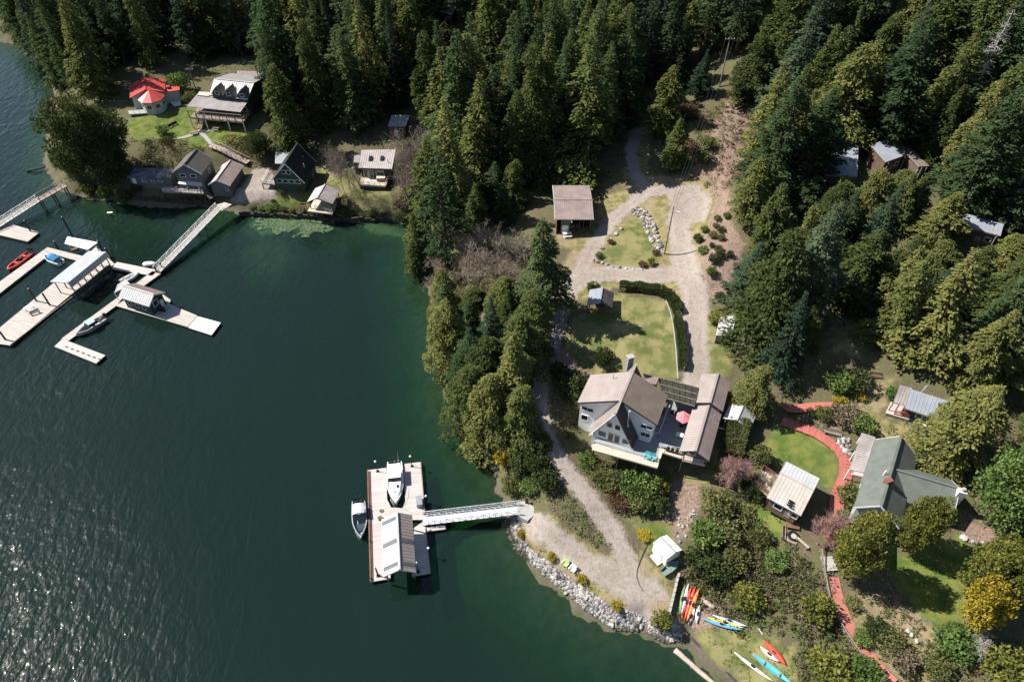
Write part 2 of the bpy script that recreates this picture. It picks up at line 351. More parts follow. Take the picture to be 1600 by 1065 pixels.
def ground_mat():
    k = NT('ground'); p = k.pos()
    nb = k.noise(.12, 4, p); nm = k.noise(.7, 5, p, .65); nf = k.noise(4.0, 4, p, .7); nff = k.noise(14, 2, p)
    # wild ground: leaf litter, salal, dead bracken
    c = k.mix(k.step(nm, .38, .62), (.100, .080, .052, 1), (.085, .095, .040, 1))
    c = k.mix(k.math('MULTIPLY', k.step(nf, .50, .70), .8), c, (.21, .170, .110, 1))
    def edge(name, w=.3, amp=1.5):
        a = k.attr(name).outputs['Fac']
        x = k.math('ADD', a, k.math('MULTIPLY', k.math('SUBTRACT', nm, .5), amp))
        x = k.math('ADD', x, k.math('MULTIPLY', k.math('SUBTRACT', nf, .5), amp * .8))
        return k.step(x, -w, w)
    # bare slope with slash and bracken
    dirt = k.mix(k.step(nf, .35, .65), (.15, .10, .078, 1), (.31, .225, .185, 1))
    dirt = k.mix(k.math('MULTIPLY', k.step(nm, .56, .68), .8), dirt, (.09, .095, .04, 1))
    dirt = k.mix(k.math('MULTIPLY', k.step(nff, .58, .7), .6), dirt, (.06, .045, .035, 1))
    c = k.mix(edge('dirt', .5, 2.6), c, dirt)
    # dry grass
    dry = k.mix(k.step(nm, .35, .65), (.135, .135, .048, 1), (.27, .215, .115, 1))
    dry = k.mix(k.math('MULTIPLY', k.step(nf, .5, .75), .5), dry, (.11, .09, .05, 1))
    dry = k.mix(k.math('MULTIPLY', k.step(nb, .45, .62), .55), dry, (.26, .20, .15, 1))
    c = k.mix(edge('dry', .8, 3.2), c, dry)
    # lawn: moss green with straw patches
    lw = k.mix(k.step(k.noise(.35, 4, p, .6), .38, .60), (.090, .112, .034, 1), (.235, .208, .098, 1))
    lw = k.mix(k.math('MULTIPLY', k.step(nf, .45, .75), .45), lw, (.13, .125, .05, 1))
    lw = k.mix(k.math('MULTIPLY', k.step(nb, .42, .6), .4), lw, (.125, .135, .05, 1))
    fr_ = k.mix(k.step(k.noise(.5, 4, p, .6), .36, .64), (.055, .105, .018, 1), (.150, .165, .040, 1))
    lw = k.mix(k.math('MULTIPLY', edge('fresh', .9, 2.0), .85), lw, fr_)
    c = k.mix(edge('lawn', .6, 2.4), c, lw)
    # gravel
    gr = k.mix(k.step(nff, .3, .7), (.215, .182, .163, 1), (.41, .358, .325, 1))
    gr = k.mix(k.math('MULTIPLY', k.step(k.noise(1.6, 4, p, .7), .48, .66), .6), gr, (.19, .155, .12, 1))
    gr = k.mix(k.math('MULTIPLY', k.step(nm, .5, .7), .55), gr, (.235, .185, .15, 1))
    ga = k.attr('gravel').outputs['Fac']
    strip = k.math('MULTIPLY', k.step(k.math('ADD', ga, k.math('MULTIPLY', k.math('SUBTRACT', nm, .5), 1.2)), 1.0, 1.4), k.step(nf, .36, .6))
    strip = k.math('MULTIPLY', strip, k.step(ga, 2.6, 2.1))
    gr = k.mix(k.math('MULTIPLY', strip, .32), gr, (.17, .15, .09, 1))
    c = k.mix(edge('gravel', .55, 2.6), c, gr)
    pt = k.mix(nff, (.26, .25, .23, 1), (.38, .36, .33, 1))
    c = k.mix(edge('path', .12, .3), c, pt)
    # sea bed and tide line
    z = k.n('SeparateXYZ', {0: p}).outputs[2]
    zz = k.math('ADD', z, k.math('MULTIPLY', k.math('SUBTRACT', nm, .5), .7))
    tide = k.mix(nf, (.055, .05, .035, 1), (.17, .145, .11, 1))
    c = k.mix(k.step(zz, .75, .25), c, tide)
    bed = k.mix(k.step(nm, .35, .65), (.05, .085, .025, 1), (.12, .125, .05, 1))
    bed = k.mix(k.math('MULTIPLY', k.step(nf, .5, .7), .6), bed, (.035, .04, .02, 1))
    c = k.mix(k.step(zz, .2, -.15), c, bed)
    a = edge('algae', .4, 2.4)
    c = k.mix(a, c, k.mix(k.step(nf, .4, .62), (.16, .24, .11, 1), (.32, .40, .22, 1)))
    h = k.math('ADD', k.math('MULTIPLY', nf, 1.0), k.math('MULTIPLY', nff, .4))
    return k.done(k.bsdf(Base_Color=c, Roughness=.95, Normal=k.bump(h, .55, .18), Specular_IOR_Level=.1))
M['ground'] = ground_mat()

def water_mat():
    k = NT('sea_water'); p = k.pos()
    # short wind ripples (elongated across the wind) over a longer swell; calm and ruffled patches
    mp = k.n('Mapping', {'Vector': p, 'Rotation': (0, 0, math.radians(28)), 'Scale': (1.0, .5, 1)}).outputs[0]
    w1 = k.noise(.62, 1, mp, .5, .5); w2 = k.noise(2.0, 1.0, mp, .5, .4)
    calm = k.step(k.noise(.022, 3, p, .55, .8), .42, .60)
    sx = k.n('SeparateXYZ', {0: p}).outputs[0]
    shel = k.step(sx, -8.0, -88.0)                        # sheltered cove in the lee of the wooded shore
    amp = k.math('ADD', .11, k.math('MULTIPLY', shel, k.math('ADD', .42, k.math('MULTIPLY', calm, .40))))
    h = k.math('MULTIPLY', k.math('ADD', w1, k.math('MULTIPLY', w2, .42)), amp)
    nrm = k.bump(h, 1.0, .30)
    deep = k.mix(k.noise(.03, 3, p), (.0090, .0225, .0170, 1), (.0125, .0300, .0240, 1))
    body = k.n('MixShader', {0: .55, 1: k.n('BsdfTransparent', {0: (.85, .97, .88, 1)}).outputs[0], 2: k.n('BsdfDiffuse', {0: deep}).outputs[0]}).outputs[0]
    gl = k.n('BsdfGlossy', {'Color': (1, 1, 1, 1), 'Roughness': .03, 'Normal': nrm}).outputs[0]
    gl2 = k.n('BsdfGlossy', {'Color': (1, 1, 1, 1), 'Roughness': .27, 'Normal': nrm}).outputs[0]      # cat's-paw ripples too fine to see singly
    ruf = k.math('MULTIPLY', shel, k.math('ADD', .045, k.math('MULTIPLY', calm, .10)))
    gl = k.n('MixShader', {0: ruf, 1: gl, 2: gl2}).outputs[0]
    fr = k.n('Fresnel', {'IOR': 1.33, 'Normal': nrm}).outputs[0]
    surf = k.n('MixShader', {0: fr, 1: body, 2: gl}).outputs[0]
    vol = k.n('VolumeAbsorption', {'Color': (.45, .82, .60, 1), 'Density': .75}).outputs[0]
    return k.done(surf, vol)
M['water'] = water_mat()

# foliage: diffuse + some light through the leaf; tone differs from leaf clump to clump and from plant to plant
def leaf_mat(name, dark, mid, light, objv=.5, trans=.25):
    k = NT(name)
    t = k.attr('tint').outputs['Fac']; r = k.n('ObjectInfo').outputs['Random']
    f = k.math('ADD', t, k.math('MULTIPLY', k.math('SUBTRACT', r, .5), objv))
    c = k.mix(k.step(f, -.1, .6), c4(dark), c4(mid)); c = k.mix(k.step(f, .5, 1.05), c, c4(light))
    d = k.n('BsdfDiffuse', {0: c}).outputs[0]
    tr = k.n('BsdfTranslucent', {0: k.mix(.5, c, (.10, .13, .02, 1))}).outputs[0]
    return k.done(k.n('MixShader', {0: trans, 1: d, 2: tr}).outputs[0])
M['l_cedar'] = leaf_mat('cedar_foliage', (.046, .064, .024), (.122, .145, .045), (.245, .232, .078), .75, .32)
M['l_hem'] = leaf_mat('hemlock_foliage', (.030, .054, .027), (.064, .100, .042), (.120, .150, .060), .75, .32)
M['l_fir'] = leaf_mat('spruce_foliage', (.030, .052, .036), (.060, .094, .056), (.105, .138, .075), .75, .32)
M['l_broad'] = leaf_mat('evergreen_leaf', (.030, .044, .020), (.066, .086, .034), (.125, .145, .060), .4, .32)
M['l_pine'] = leaf_mat('pine_needles', (.075, .095, .024), (.190, .200, .050), (.33, .30, .075), .3, .32)
M['l_yellow'] = leaf_mat('golden_foliage', (.22, .18, .024), (.40, .31, .04), (.58, .45, .07), .2)
M['l_bright'] = leaf_mat('bright_green_leaf', (.066, .118, .034), (.145, .215, .062), (.25, .31, .10), .4, .32)
M['l_olive'] = leaf_mat('olive_shrub_leaf', (.070, .080, .030), (.165, .175, .066), (.29, .28, .13), .6, .32)
M['l_scrub'] = leaf_mat('dry_scrub', (.10, .082, .052), (.21, .172, .115), (.34, .29, .20), .4)
M['l_rust'] = leaf_mat('rusty_bracken', (.09, .05, .030), (.17, .10, .06), (.27, .17, .10), .4)
M['l_hedge'] = leaf_mat('clipped_hedge_leaf', (.034, .055, .024), (.066, .10, .038), (.115, .145, .055), .2, .32)

# ------------------------------------------------------------------ mesh helpers
ORG = {}
def V(p): return np.asarray(p, float)
def unit(v):
    v = V(v); return v / (np.linalg.norm(v) + 1e-12)
def link(name, me, parent=None, loc=None):
    o = bpy.data.objects.new(name, me); COL.objects.link(o)
    if parent is not None: o.parent = parent
    if loc is not None: o.location = [float(a) for a in loc]
    return o
def tag(o, label, cat, group=None, kind=None):
    if label: o['label'] = label
    if cat: o['category'] = cat
    if group: o['group'] = group
    if kind: o['kind'] = kind
    return o
def thing(name, label, cat, loc, group=None, rot=0.0):
    o = bpy.data.objects.new(name, None); COL.objects.link(o)
    o.empty_display_size = .3
    o.location = [float(a) for a in loc]; o.rotation_euler = (0, 0, rot)
    tag(o, label, cat, group)
    ORG[o.name] = V(loc) if rot == 0 else None
    return o
class MB:
    def __init__(s): s.v = []; s.f = []
    def add(s, vs, fs):
        k = len(s.v); s.v += [tuple(float(a) for a in q) for q in vs]; s.f += [tuple(k + i for i in f) for f in fs]; return s
    def obox(s, c, ax, ay, az):
        c, ax, ay, az = V(c), V(ax), V(ay), V(az)
        vs = [c + sx * ax + sy * ay + sz * az for sz in (-1, 1) for sy in (-1, 1) for sx in (-1, 1)]
        return s.add(vs, [(0, 2, 3, 1), (4, 5, 7, 6), (0, 1, 5, 4), (2, 6, 7, 3), (0, 4, 6, 2), (1, 3, 7, 5)])
    def box(s, c, sx, sy, sz, rot=0.0):
        ca, sa = math.cos(rot), math.sin(rot)
        return s.obox(c, (ca * sx / 2, sa * sx / 2, 0), (-sa * sy / 2, ca * sy / 2, 0), (0, 0, sz / 2))
    def bar(s, p, q, w, h, up=(0, 0, 1)):
        p, q = V(p), V(q); d = q - p; L = np.linalg.norm(d)
        if L < 1e-6: return s
        d = d / L; side = np.cross(d, V(up))
        if np.linalg.norm(side) < 1e-4: side = np.cross(d, V((1, 0, 0)))
        side = unit(side); u2 = np.cross(side, d)
        return s.obox((p + q) / 2, d * L / 2, side * w / 2, u2 * h / 2)
    def tube(s, p, q, r0, r1=None, n=6, cap=True):
        p, q = V(p), V(q); r1 = r0 if r1 is None else r1
        d = unit(q - p); a = unit(np.cross(d, (0.3, 0.2, 1) if abs(d[2]) < .9 else (1, 0.1, 0))); b = np.cross(d, a)
        vs = []
        for (c, r) in ((p, r0), (q, r1)):
            for i in range(n):
                t = 2 * math.pi * i / n; vs.append(c + a * r * math.cos(t) + b * r * math.sin(t))
        fs = [(i, (i + 1) % n, n + (i + 1) % n, n + i) for i in range(n)]
        if cap: fs += [tuple(range(n))[::-1], tuple(range(n, 2 * n))]
        return s.add(vs, fs)
    def prism(s, poly, vec):
        poly = [V(p) for p in poly]; n = len(poly); vec = V(vec)
        vs = poly + [p + vec for p in poly]
        return s.add(vs, [tuple(range(n))[::-1], tuple(range(n, 2 * n))] + [(i, (i + 1) % n, n + (i + 1) % n, n + i) for i in range(n)])
    def slab(s, quad, th):
        q = [V(p) for p in quad]; nrm = unit(np.cross(q[1] - q[0], q[2] - q[0]))
        if nrm[2] < 0: nrm = -nrm
        return s.prism(q, -nrm * th)
    def pole(s, poly, z0, z1):
        return s.prism([(p[0], p[1], z0) for p in poly], (0, 0, z1 - z0))
    def ball(s, c, r, n=8, m=5, sz=1.0):
        c = V(c); vs = [c + V((0, 0, r * sz))]
        for j in range(1, m):
            a = math.pi * j / m
            for i in range(n):
                b = 2 * math.pi * i / n
                vs.append(c + V((r * math.sin(a) * math.cos(b), r * math.sin(a) * math.sin(b), r * sz * math.cos(a))))
        vs.append(c - V((0, 0, r * sz)))
        fs = [(0, 1 + i, 1 + (i + 1) % n) for i in range(n)]
        for j in range(m - 2):
            o = 1 + j * n
            fs += [(o + i, o + n + i, o + n + (i + 1) % n, o + (i + 1) % n) for i in range(n)]
        o = 1 + (m - 2) * n
        fs += [(o + i, len(vs) - 1, o + (i + 1) % n) for i in range(n)]
        return s.add(vs, fs)
    def loft(s, rings, close=True, caps=True):
        k = len(s.v); n = len(rings[0])
        vs = [p for r in rings for p in r]; fs = []
        for j in range(len(rings) - 1):
            for i in range(n if close else n - 1):
                fs.append((j * n + i, j * n + (i + 1) % n, (j + 1) * n + (i + 1) % n, (j + 1) * n + i))
        if caps and close: fs += [tuple(range(n))[::-1], tuple(range((len(rings) - 1) * n, len(rings) * n))]
        return s.add(vs, fs)
    def build(s, name, m, parent=None, smooth=False, local=False, fix=True):
        me = bpy.data.meshes.new(name)
        org = None
        if parent is not None and not local:
            r = parent
            while r.parent is not None: r = r.parent
            org = ORG.get(r.name)
        vs = s.v if org is None else [(a - org[0], b - org[1], c - org[2]) for a, b, c in s.v]
        me.from_pydata(vs, [], s.f)
        if fix:
            import bmesh
            bm = bmesh.new(); bm.from_mesh(me); bmesh.ops.recalc_face_normals(bm, faces=bm.faces); bm.to_mesh(me); bm.free()
        if smooth: me.polygons.foreach_set('use_smooth', [True] * len(me.polygons))
        me.materials.append(m); me.update()
        return link(name, me, parent)

# ------------------------------------------------------------------ ground, drives, lawns, water
def grid_mesh(name, mask, lift, kind_label=None):
    """cells of the survey grid where mask (per cell) holds, as one mesh with the zone distances as attributes"""
    nx = len(gx)
    j, i = np.nonzero(mask)
    q = np.stack([j * nx + i, j * nx + i + 1, (j + 1) * nx + i + 1, (j + 1) * nx + i], 1)
    used, inv = np.unique(q.ravel(), return_inverse=True)
    q = inv.reshape(q.shape)
    co = np.stack([GX.ravel()[used], GY.ravel()[used], HG.ravel()[used] + lift], 1)
    me = bpy.data.meshes.new(name)
    me.vertices.add(len(used)); me.vertices.foreach_set('co', co.ravel())
    me.loops.add(q.size); me.loops.foreach_set('vertex_index', q.ravel().astype(np.int32))
    me.polygons.add(len(q)); me.polygons.foreach_set('loop_start', np.arange(0, q.size, 4, dtype=np.int32))
    me.polygons.foreach_set('use_smooth', np.ones(len(q), bool))
    for nm, Z in (('lawn', Z_LAWN), ('dry', Z_DRY), ('dirt', Z_DIRT), ('gravel', Z_GRAV), ('path', Z_PATH), ('algae', Z_ALG), ('fresh', Z_FRESH)):
        a = me.attributes.new(nm, 'FLOAT', 'POINT'); a.data.foreach_set('value', Z.ravel()[used].astype(np.float32))
    me.update(calc_edges=True); me.validate()
    me.materials.append(M['ground'])
    o = link(name, me); o['kind'] = 'structure'
    if kind_label: o['label'] = kind_label
    return o
GPX, GPY = proj(GX, GY, HG)
vis = (GPX > -260) & (GPX < 1860) & (GPY > -230) & (GPY < 1250) & (COASTD > -26)
cell = lambda a: a[:-1, :-1]
grid_mesh('ground', cell(vis), 0)
def cmask(Z, thr):
    c = np.minimum(np.minimum(Z[:-1, :-1], Z[1:, :-1]), np.minimum(Z[:-1, 1:], Z[1:, 1:]))
    return (c > thr) & cell(vis)
grid_mesh('gravel_drive', cmask(Z_GRAV, -.7), .05, 'pale gravel drive, turnaround and landing pad')
grid_mesh('lawn', cmask(np.minimum(Z_LAWN, -Z_GRAV + .2), -.6), .03, 'patchy mown lawns with straw and moss')
grid_mesh('footpath', cmask(Z_PATH, -.5), .07, 'narrow paved paths on the lodge lawn')

b = MB(); b.box((0, 260, -5), 1500, 1100, 10)
wo = b.build('water', M['water']); wo['kind'] = 'structure'; wo['label'] = 'dark green sheltered sea inlet'
b = MB(); b.box((0, 260, -9.2), 1480, 1080, 1)
sb = b.build('seabed', mat('deep_sea_mud', (.02, .028, .02), .95)); sb['kind'] = 'structure'

# ------------------------------------------------------------------ building helpers
class Wall:
    """a wall plane: origin o (at s = 0), horizontal direction u, outward normal n, length"""
    def __init__(s, o, u, n, L): s.o, s.u, s.n, s.L = V(o), V(u), V(n), L
    def pt(s, a, z, off=0.0):
        p = s.o + s.u * a + s.n * off; return V((p[0], p[1], z))
def window(root, w, a, z, wd, ht, name='window', frame=None, t=.09, bars=0, pane=None):
    """frame ring + glass (sub-part), set proud of the wall; a = distance of its near side along the wall"""
    f = MB(); up = V((0, 0, 1))
    for (c, lx, lz) in ((w.pt(a + wd / 2, z + t / 2, .03), wd, t), (w.pt(a + wd / 2, z + ht - t / 2, .03), wd, t),
                        (w.pt(a + t / 2, z + ht / 2, .03), t, ht - 2 * t), (w.pt(a + wd - t / 2, z + ht / 2, .03), t, ht - 2 * t)):
        f.obox(c, w.u * lx / 2, w.n * .05, up * lz / 2)
    for i in range(bars):
        f.obox(w.pt(a + wd * (i + 1) / (bars + 1), z + ht / 2, .025), w.u * t * .35, w.n * .04, up * (ht / 2 - t))
    o = f.build(name, frame or M['trim'], root)
    g = MB(); g.obox(w.pt(a + wd / 2, z + ht / 2, .02), w.u * (wd / 2 - t), w.n * .02, up * (ht / 2 - t))
    g.build('pane', pane or M['glass'], o)
    return o
def door(root, w, a, z, wd, ht, m=None, name='door'):
    d = MB(); d.obox(w.pt(a + wd / 2, z + ht / 2, .03), w.u * wd / 2, w.n * .04, V((0, 0, ht / 2)))
    o = d.build(name, m or M['trim'], root)
    h = MB(); h.obox(w.pt(a + wd * .86, z + ht * .48, .1), w.u * .06, w.n * .03, V((0, 0, .03))); h.build('handle', M['black'], o)
    return o
def seams(b, q, sp, r=.018):
    """ribs of a metal roof on quad q = (ridge a, ridge b, eave b, eave a)"""
    a, c, d, e = [V(p) for p in q]; L = np.linalg.norm(c - a); n = max(2, int(L / sp))
    nrm = unit(np.cross(c - a, d - a)); nrm = nrm if nrm[2] > 0 else -nrm
    for i in range(n + 1):
        t = i / n
        b.bar(a + (c - a) * t + nrm * .02, e + (d - e) * t + nrm * .02, r * 1.6, r * 2, nrm)
def gable(root, A, B, zr, L, R, roofm, wallm, zg, ov=.45, gov=.4, th=.16, seam=.6, fascia=None, walls=True, wall_name='wall', roofm2=None, cap=None):
    """A, B: xy of the ridge ends; L, R = (distance ridge-eave, eave z) left and right of A->B"""
    A = V((A[0], A[1], zr)); B = V((B[0], B[1], zr)); u = unit(B - A); n = V((-u[1], u[0], 0))
    W = {}
    first = None
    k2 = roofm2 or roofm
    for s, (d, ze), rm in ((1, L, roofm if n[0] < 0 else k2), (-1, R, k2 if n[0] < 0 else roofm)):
        b = MB(); e = n * s * d + V((0, 0, ze - zr)); q = [A, B, B + e, A + e]
        b.slab(q, th)
        if seam: seams(b, q, seam)
        o = b.build('roof', rm, root); first = first or o
    b = MB(); b.bar(A - u * .02 + V((0, 0, .05)), B + u * .02 + V((0, 0, .05)), .34, .07); b.build('ridge_cap', cap or roofm, first)
    if fascia:
        for E, k in ((A, -1), (B, 1)):
            for s, (d, ze) in ((1, L), (-1, R)):
                MB().bar(E + u * k * .03 - V((0, 0, .12)), E + n * s * d + V((0, 0, ze - zr - .12)) + u * k * .03, .05, .24).build('fascia', fascia, first)
    dl, dr = L[0] - ov, R[0] - ov
    zl = zr - (zr - L[1]) * dl / L[0] - th * 1.15; zrr = zr - (zr - R[1]) * dr / R[0] - th * 1.15
    a0 = A + u * gov; b0 = B - u * gov; ll = np.linalg.norm(b0 - a0)
    if walls:
        def sec(p): return [p - n * dr + V((0, 0, zg - zr)), p - n * dr + V((0, 0, zrr - zr)), p + V((0, 0, -th * 1.15)), p + n * dl + V((0, 0, zl - zr)), p + n * dl + V((0, 0, zg - zr))]
        b = MB(); b.loft([sec(a0), sec(b0)]); b.build(wall_name, wallm, root)
    W['L'] = Wall(a0 + n * dl, u, n, ll); W['R'] = Wall(a0 - n * dr, u, -n, ll)
    W['A'] = Wall(a0 - n * dr, n, -u, dl + dr); W['B'] = Wall(b0 - n * dr, n, u, dl + dr)
    W.update(zl=zl, zr=zrr, u=u, n=n, a=a0, b=b0)
    return W
def ridge_px(a, b, zr, l, zl, r, zr_):
    """ridge ends and one eave point on each side (bearings) -> A, B, (d, z), (d, z)"""
    A, B = P(*a, zr), P(*b, zr); u = unit(B - A); n = V((-u[1], u[0], 0))
    dl = float(np.dot(P(*l, zl) - A, n)); dr = float(np.dot(P(*r, zr_) - A, n))
    if dl < dr: dl, dr, zl, zr_ = dr, dl, zr_, zl
    return A, B, (abs(dl), zl), (abs(dr), zr_)
def flat_roof(root, quad, zg, roofm, wallm, inset=.4, th=.16, seam=0, walls=True, fascia=None):
    """single-pitch roof: quad of world points; walls under it"""
    q = [V(p) for p in quad]
    b = MB(); b.slab(q, th)
    if seam: seams(b, q, seam)
    ro = b.build('roof', roofm, root)
    if fascia:
        b = MB()
        for i in range(4):
            c = sum(q) / 4
            p0, p1 = q[i] + (q[i] - c) * .01 - V((0, 0, .1)), q[(i + 1) % 4] + (q[(i + 1) % 4] - c) * .01 - V((0, 0, .1)); b.bar(p0, p1, .05, .22)
        b.build('fascia', fascia, ro)
    c = sum(q) / 4
    ins = []
    for i in range(4):
        e1 = unit(q[(i + 1) % 4] - q[i]); e0 = unit(q[(i - 1) % 4] - q[i]); ins.append(q[i] + (e1 + e0) * inset)
    if walls:
        top = [p - V((0, 0, th * 1.1)) for p in ins]; bot = [V((p[0], p[1], zg)) for p in ins]
        MB().loft([bot, top]).build('wall', wallm, root)
    ws = []
    for i in range(4):
        p, r = ins[i], ins[(i + 1) % 4]; d = V((r[0] - p[0], r[1] - p[1], 0)); L = np.linalg.norm(d); d /= L
        nn = V((d[1], -d[0], 0)); nn = nn if np.dot(nn, (p + r) / 2 - c) > 0 else -nn
        ws.append(Wall(V((p[0], p[1], 0)), d, nn, L))
    return ws
def posts(root, pts, z0, z1, m, w=.16, name='post'):
    for p in pts:
        zb = z0 if z0 is not None else float(hgt(p[0], p[1])) - .2
        MB().box((p[0], p[1], (zb + z1) / 2), w, w, z1 - zb).build(name, m, root)
def railing(root, pts, h, m, every=1.6, rails=(1.0, .55, .15), w=.07, name='railing', pick=0):
    """one run of railing along world points pts"""
    b = MB(); up = V((0, 0, 1))
    for p, q in zip(pts[:-1], pts[1:]):
        p, q = V(p), V(q); L = np.linalg.norm(q - p); n = max(1, int(round(L / every)))
        for i in range(n + 1):
            c = p + (q - p) * i / n; b.bar(c, c + up * h, w, w)
        for r in rails: b.bar(p + up * h * r, q + up * h * r, w * .9, w * .9)
        if pick:
            k = max(2, int(L / pick))
            for i in range(k + 1):
                c = p + (q - p) * i / k; b.bar(c + up * .1 * h, c + up * h, .03, .03)
    return b.build(name, m, root)
def deck(root, poly, z, th, m, name='deck'):
    return MB().pole(poly, z - th, z).build(name, m, root)

# ------------------------------------------------------------------ white A-frame house above the landing
DZ = 9.8
ridF = P(961.6, 645.4, 17.0); ridB = P(993.6, 568.9, 17.0)
hu = unit(ridB - ridF); hn = V((-hu[1], hu[0], 0))          # hu: front -> back, hn: to the house's left
house = thing('a_frame_house', 'white A-frame house with taupe metal roof and side wings, above the gravel drive', 'house', V((ridF[0], ridF[1], 6.0)) + hu * 5 + V((0, 0, 0)))
HL = float(np.linalg.norm(ridB - ridF))
def hp(a, s, z): p = ridF + hu * a + hn * s; return V((p[0], p[1], z))       # a: metres behind the front peak, s: metres to the left
hb = 3.45
# steep A-frame roof planes and its white front and back gables
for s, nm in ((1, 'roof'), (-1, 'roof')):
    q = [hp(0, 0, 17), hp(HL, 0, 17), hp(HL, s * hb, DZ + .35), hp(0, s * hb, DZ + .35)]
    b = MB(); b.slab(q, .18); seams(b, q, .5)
    b.build('roof', M['roof_tan'] if s > 0 else M['roof_dark2'] if 'roof_dark2' in M else mat('shaded_taupe_metal_roof', (.075, .062, .058), .5, .2, .6), house)  # right plane: same taupe metal, its shade put into a darker colour
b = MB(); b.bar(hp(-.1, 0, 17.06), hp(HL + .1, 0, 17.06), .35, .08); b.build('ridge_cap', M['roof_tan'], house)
w0 = hb - .3
b = MB(); b.prism([hp(.35, -w0, DZ - .2), hp(.35, w0, DZ - .2), hp(.35, 0, 16.6)], hu * (HL - .7)); b.build('gable_wall', M['white'], house)
fw = Wall(hp(.35, w0, 0), -hn, -hu, 2 * w0)
for a, z, wd_, ht in ((2.05, 13.0, .95, 1.25), (3.3, 13.0, .95, 1.25), (.95, 10.3, 1.35, 1.3), (2.5, 9.85, .95, 2.0), (3.5, 9.85, .95, 2.0), (4.75, 10.3, 1.3, 1.3)):
    window(house, fw, a, z, wd_, ht)
b = MB()
for s in (1, -1): b.bar(hp(-.03, 0, 16.85), hp(-.03, s * hb, DZ + .2), .06, .3, hu)
b.build('bargeboard', M['trim'], house)
# wings under low roofs springing from the ridge
def along(px, py):
    p = P(px, py, 17.0); return float(np.dot(p - ridF, hu))
a0, a1 = along(968.8, 625.7), along(988.5, 581.3)
for s, dist, ze, nm, rm in ((1, 6.55, 13.5, 'roof', M['roof_tan']), (-1, 6.0, 14.3, 'roof', mat('mossy_shaded_taupe_roof', (.20, .165, .135), .6, .2, .5, stain=(.16, .15, .07), stain_amt=.5))):  # right wing: moss stain, plus a darker base that carries the slope's shade
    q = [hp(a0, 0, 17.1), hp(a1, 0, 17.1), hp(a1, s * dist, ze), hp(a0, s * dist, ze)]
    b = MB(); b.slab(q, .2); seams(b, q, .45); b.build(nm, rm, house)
    wz = 17.1 - (17.1 - ze) * (dist - .4) / dist - .25
    zb = 6.2 if s > 0 else DZ - .3
    e0, e1 = a0 + .35, a1 - .35
    b = MB(); b.loft([[hp(e, 0, zb), hp(e, s * (dist - .4), zb), hp(e, s * (dist - .4), wz), hp(e, 0, 16.8)] for e in (e0, e1)]); b.build('wing_wall', M['white'], house)
    b = MB(); b.bar(q[0] - hu * .04 - V((0, 0, .14)), q[3] - hu * .04 - V((0, 0, .14)), .05, .26); b.bar(q[3] - V((0, 0, .14)), q[2] - V((0, 0, .14)), .05, .26); b.build('fascia', mat('brown_fascia', (.07, .05, .045), .7), house)
    if s > 0:
        wl = Wall(hp(e0, dist - .4, 0), -hn, -hu, dist)
        window(house, wl, .25, 11.9, 2.0, .85, bars=1); window(house, wl, .35, 9.4, 1.15, 1.35)
        ws = Wall(hp(e1, dist - .4, 0), -hu, hn, e1 - e0)
        for a in (1.0, 3.0): window(house, ws, a, 10.6, 1.2, 1.1)
    else:
        wr = Wall(hp(e0, -2.6, 0), -hn, -hu, 3.0)
        window(house, wr, .95, 12.2, 1.9, .9, bars=1); window(house, wr, 1.2, 10.3, 1.5, .95, bars=1)
        ws = Wall(hp(e0, -(dist - .4), 0), hu, -hn, e1 - e0)
        for a in (.8, 2.6): window(house, ws, a, 11.6, 1.1, 1.0)
        b = MB(); b.obox(hp(e0 - .25, -4.6, DZ + .15), hn * .9, hu * .25, V((0, 0, .15))); b.build('step', M['white'], house)
# lower storey under the front
b = MB(); b.loft([[hp(e, 3.2, 5.0), hp(e, -1.5, 5.0), hp(e, -1.5, DZ - .35), hp(e, 3.2, DZ - .35)] for e in (.6, 7.0)]); b.build('lower_wall', M['white'], house)
wl = Wall(hp(.6, 3.2, 0), -hn, -hu, 4.7)
for a in (.5, 2.4): window(house, wl, a, 7.0, 1.3, 1.2)
# chimneys
c = P(981, 580, 13.5); zt = zat(c[0], c[1], 557)
b = MB(); b.box((c[0], c[1], (9 + zt) / 2), .95, .75, zt - 9, .35); ch = b.build('chimney', M['stone_grey'], house)
b = MB(); b.box((c[0], c[1], zt + .05), 1.1, .9, .12, .35); b.build('chimney_cap', M['concrete'], ch)
c = hp(1.55, -1.75, 13.4)
b = MB(); b.tube(c, c + V((0, 0, 3.0)), .13, None, 8); b.tube(c + V((0, 0, 3.05)), c + V((0, 0, 3.25)), .2, .17, 8); fl = b.build('stove_pipe', M['galv'], house)
MB().tube(c - V((0, 0, .25)), c + V((0, 0, .3)), .36, .14, 8).build('flashing', M['galv'], fl)
c = hp(a1 - 1.3, 2.6, 16.0); MB().tube(c - V((0, 0, .4)), c + V((0, 0, .7)), .07, None, 6).build('vent_pipe', M['galv'], house)

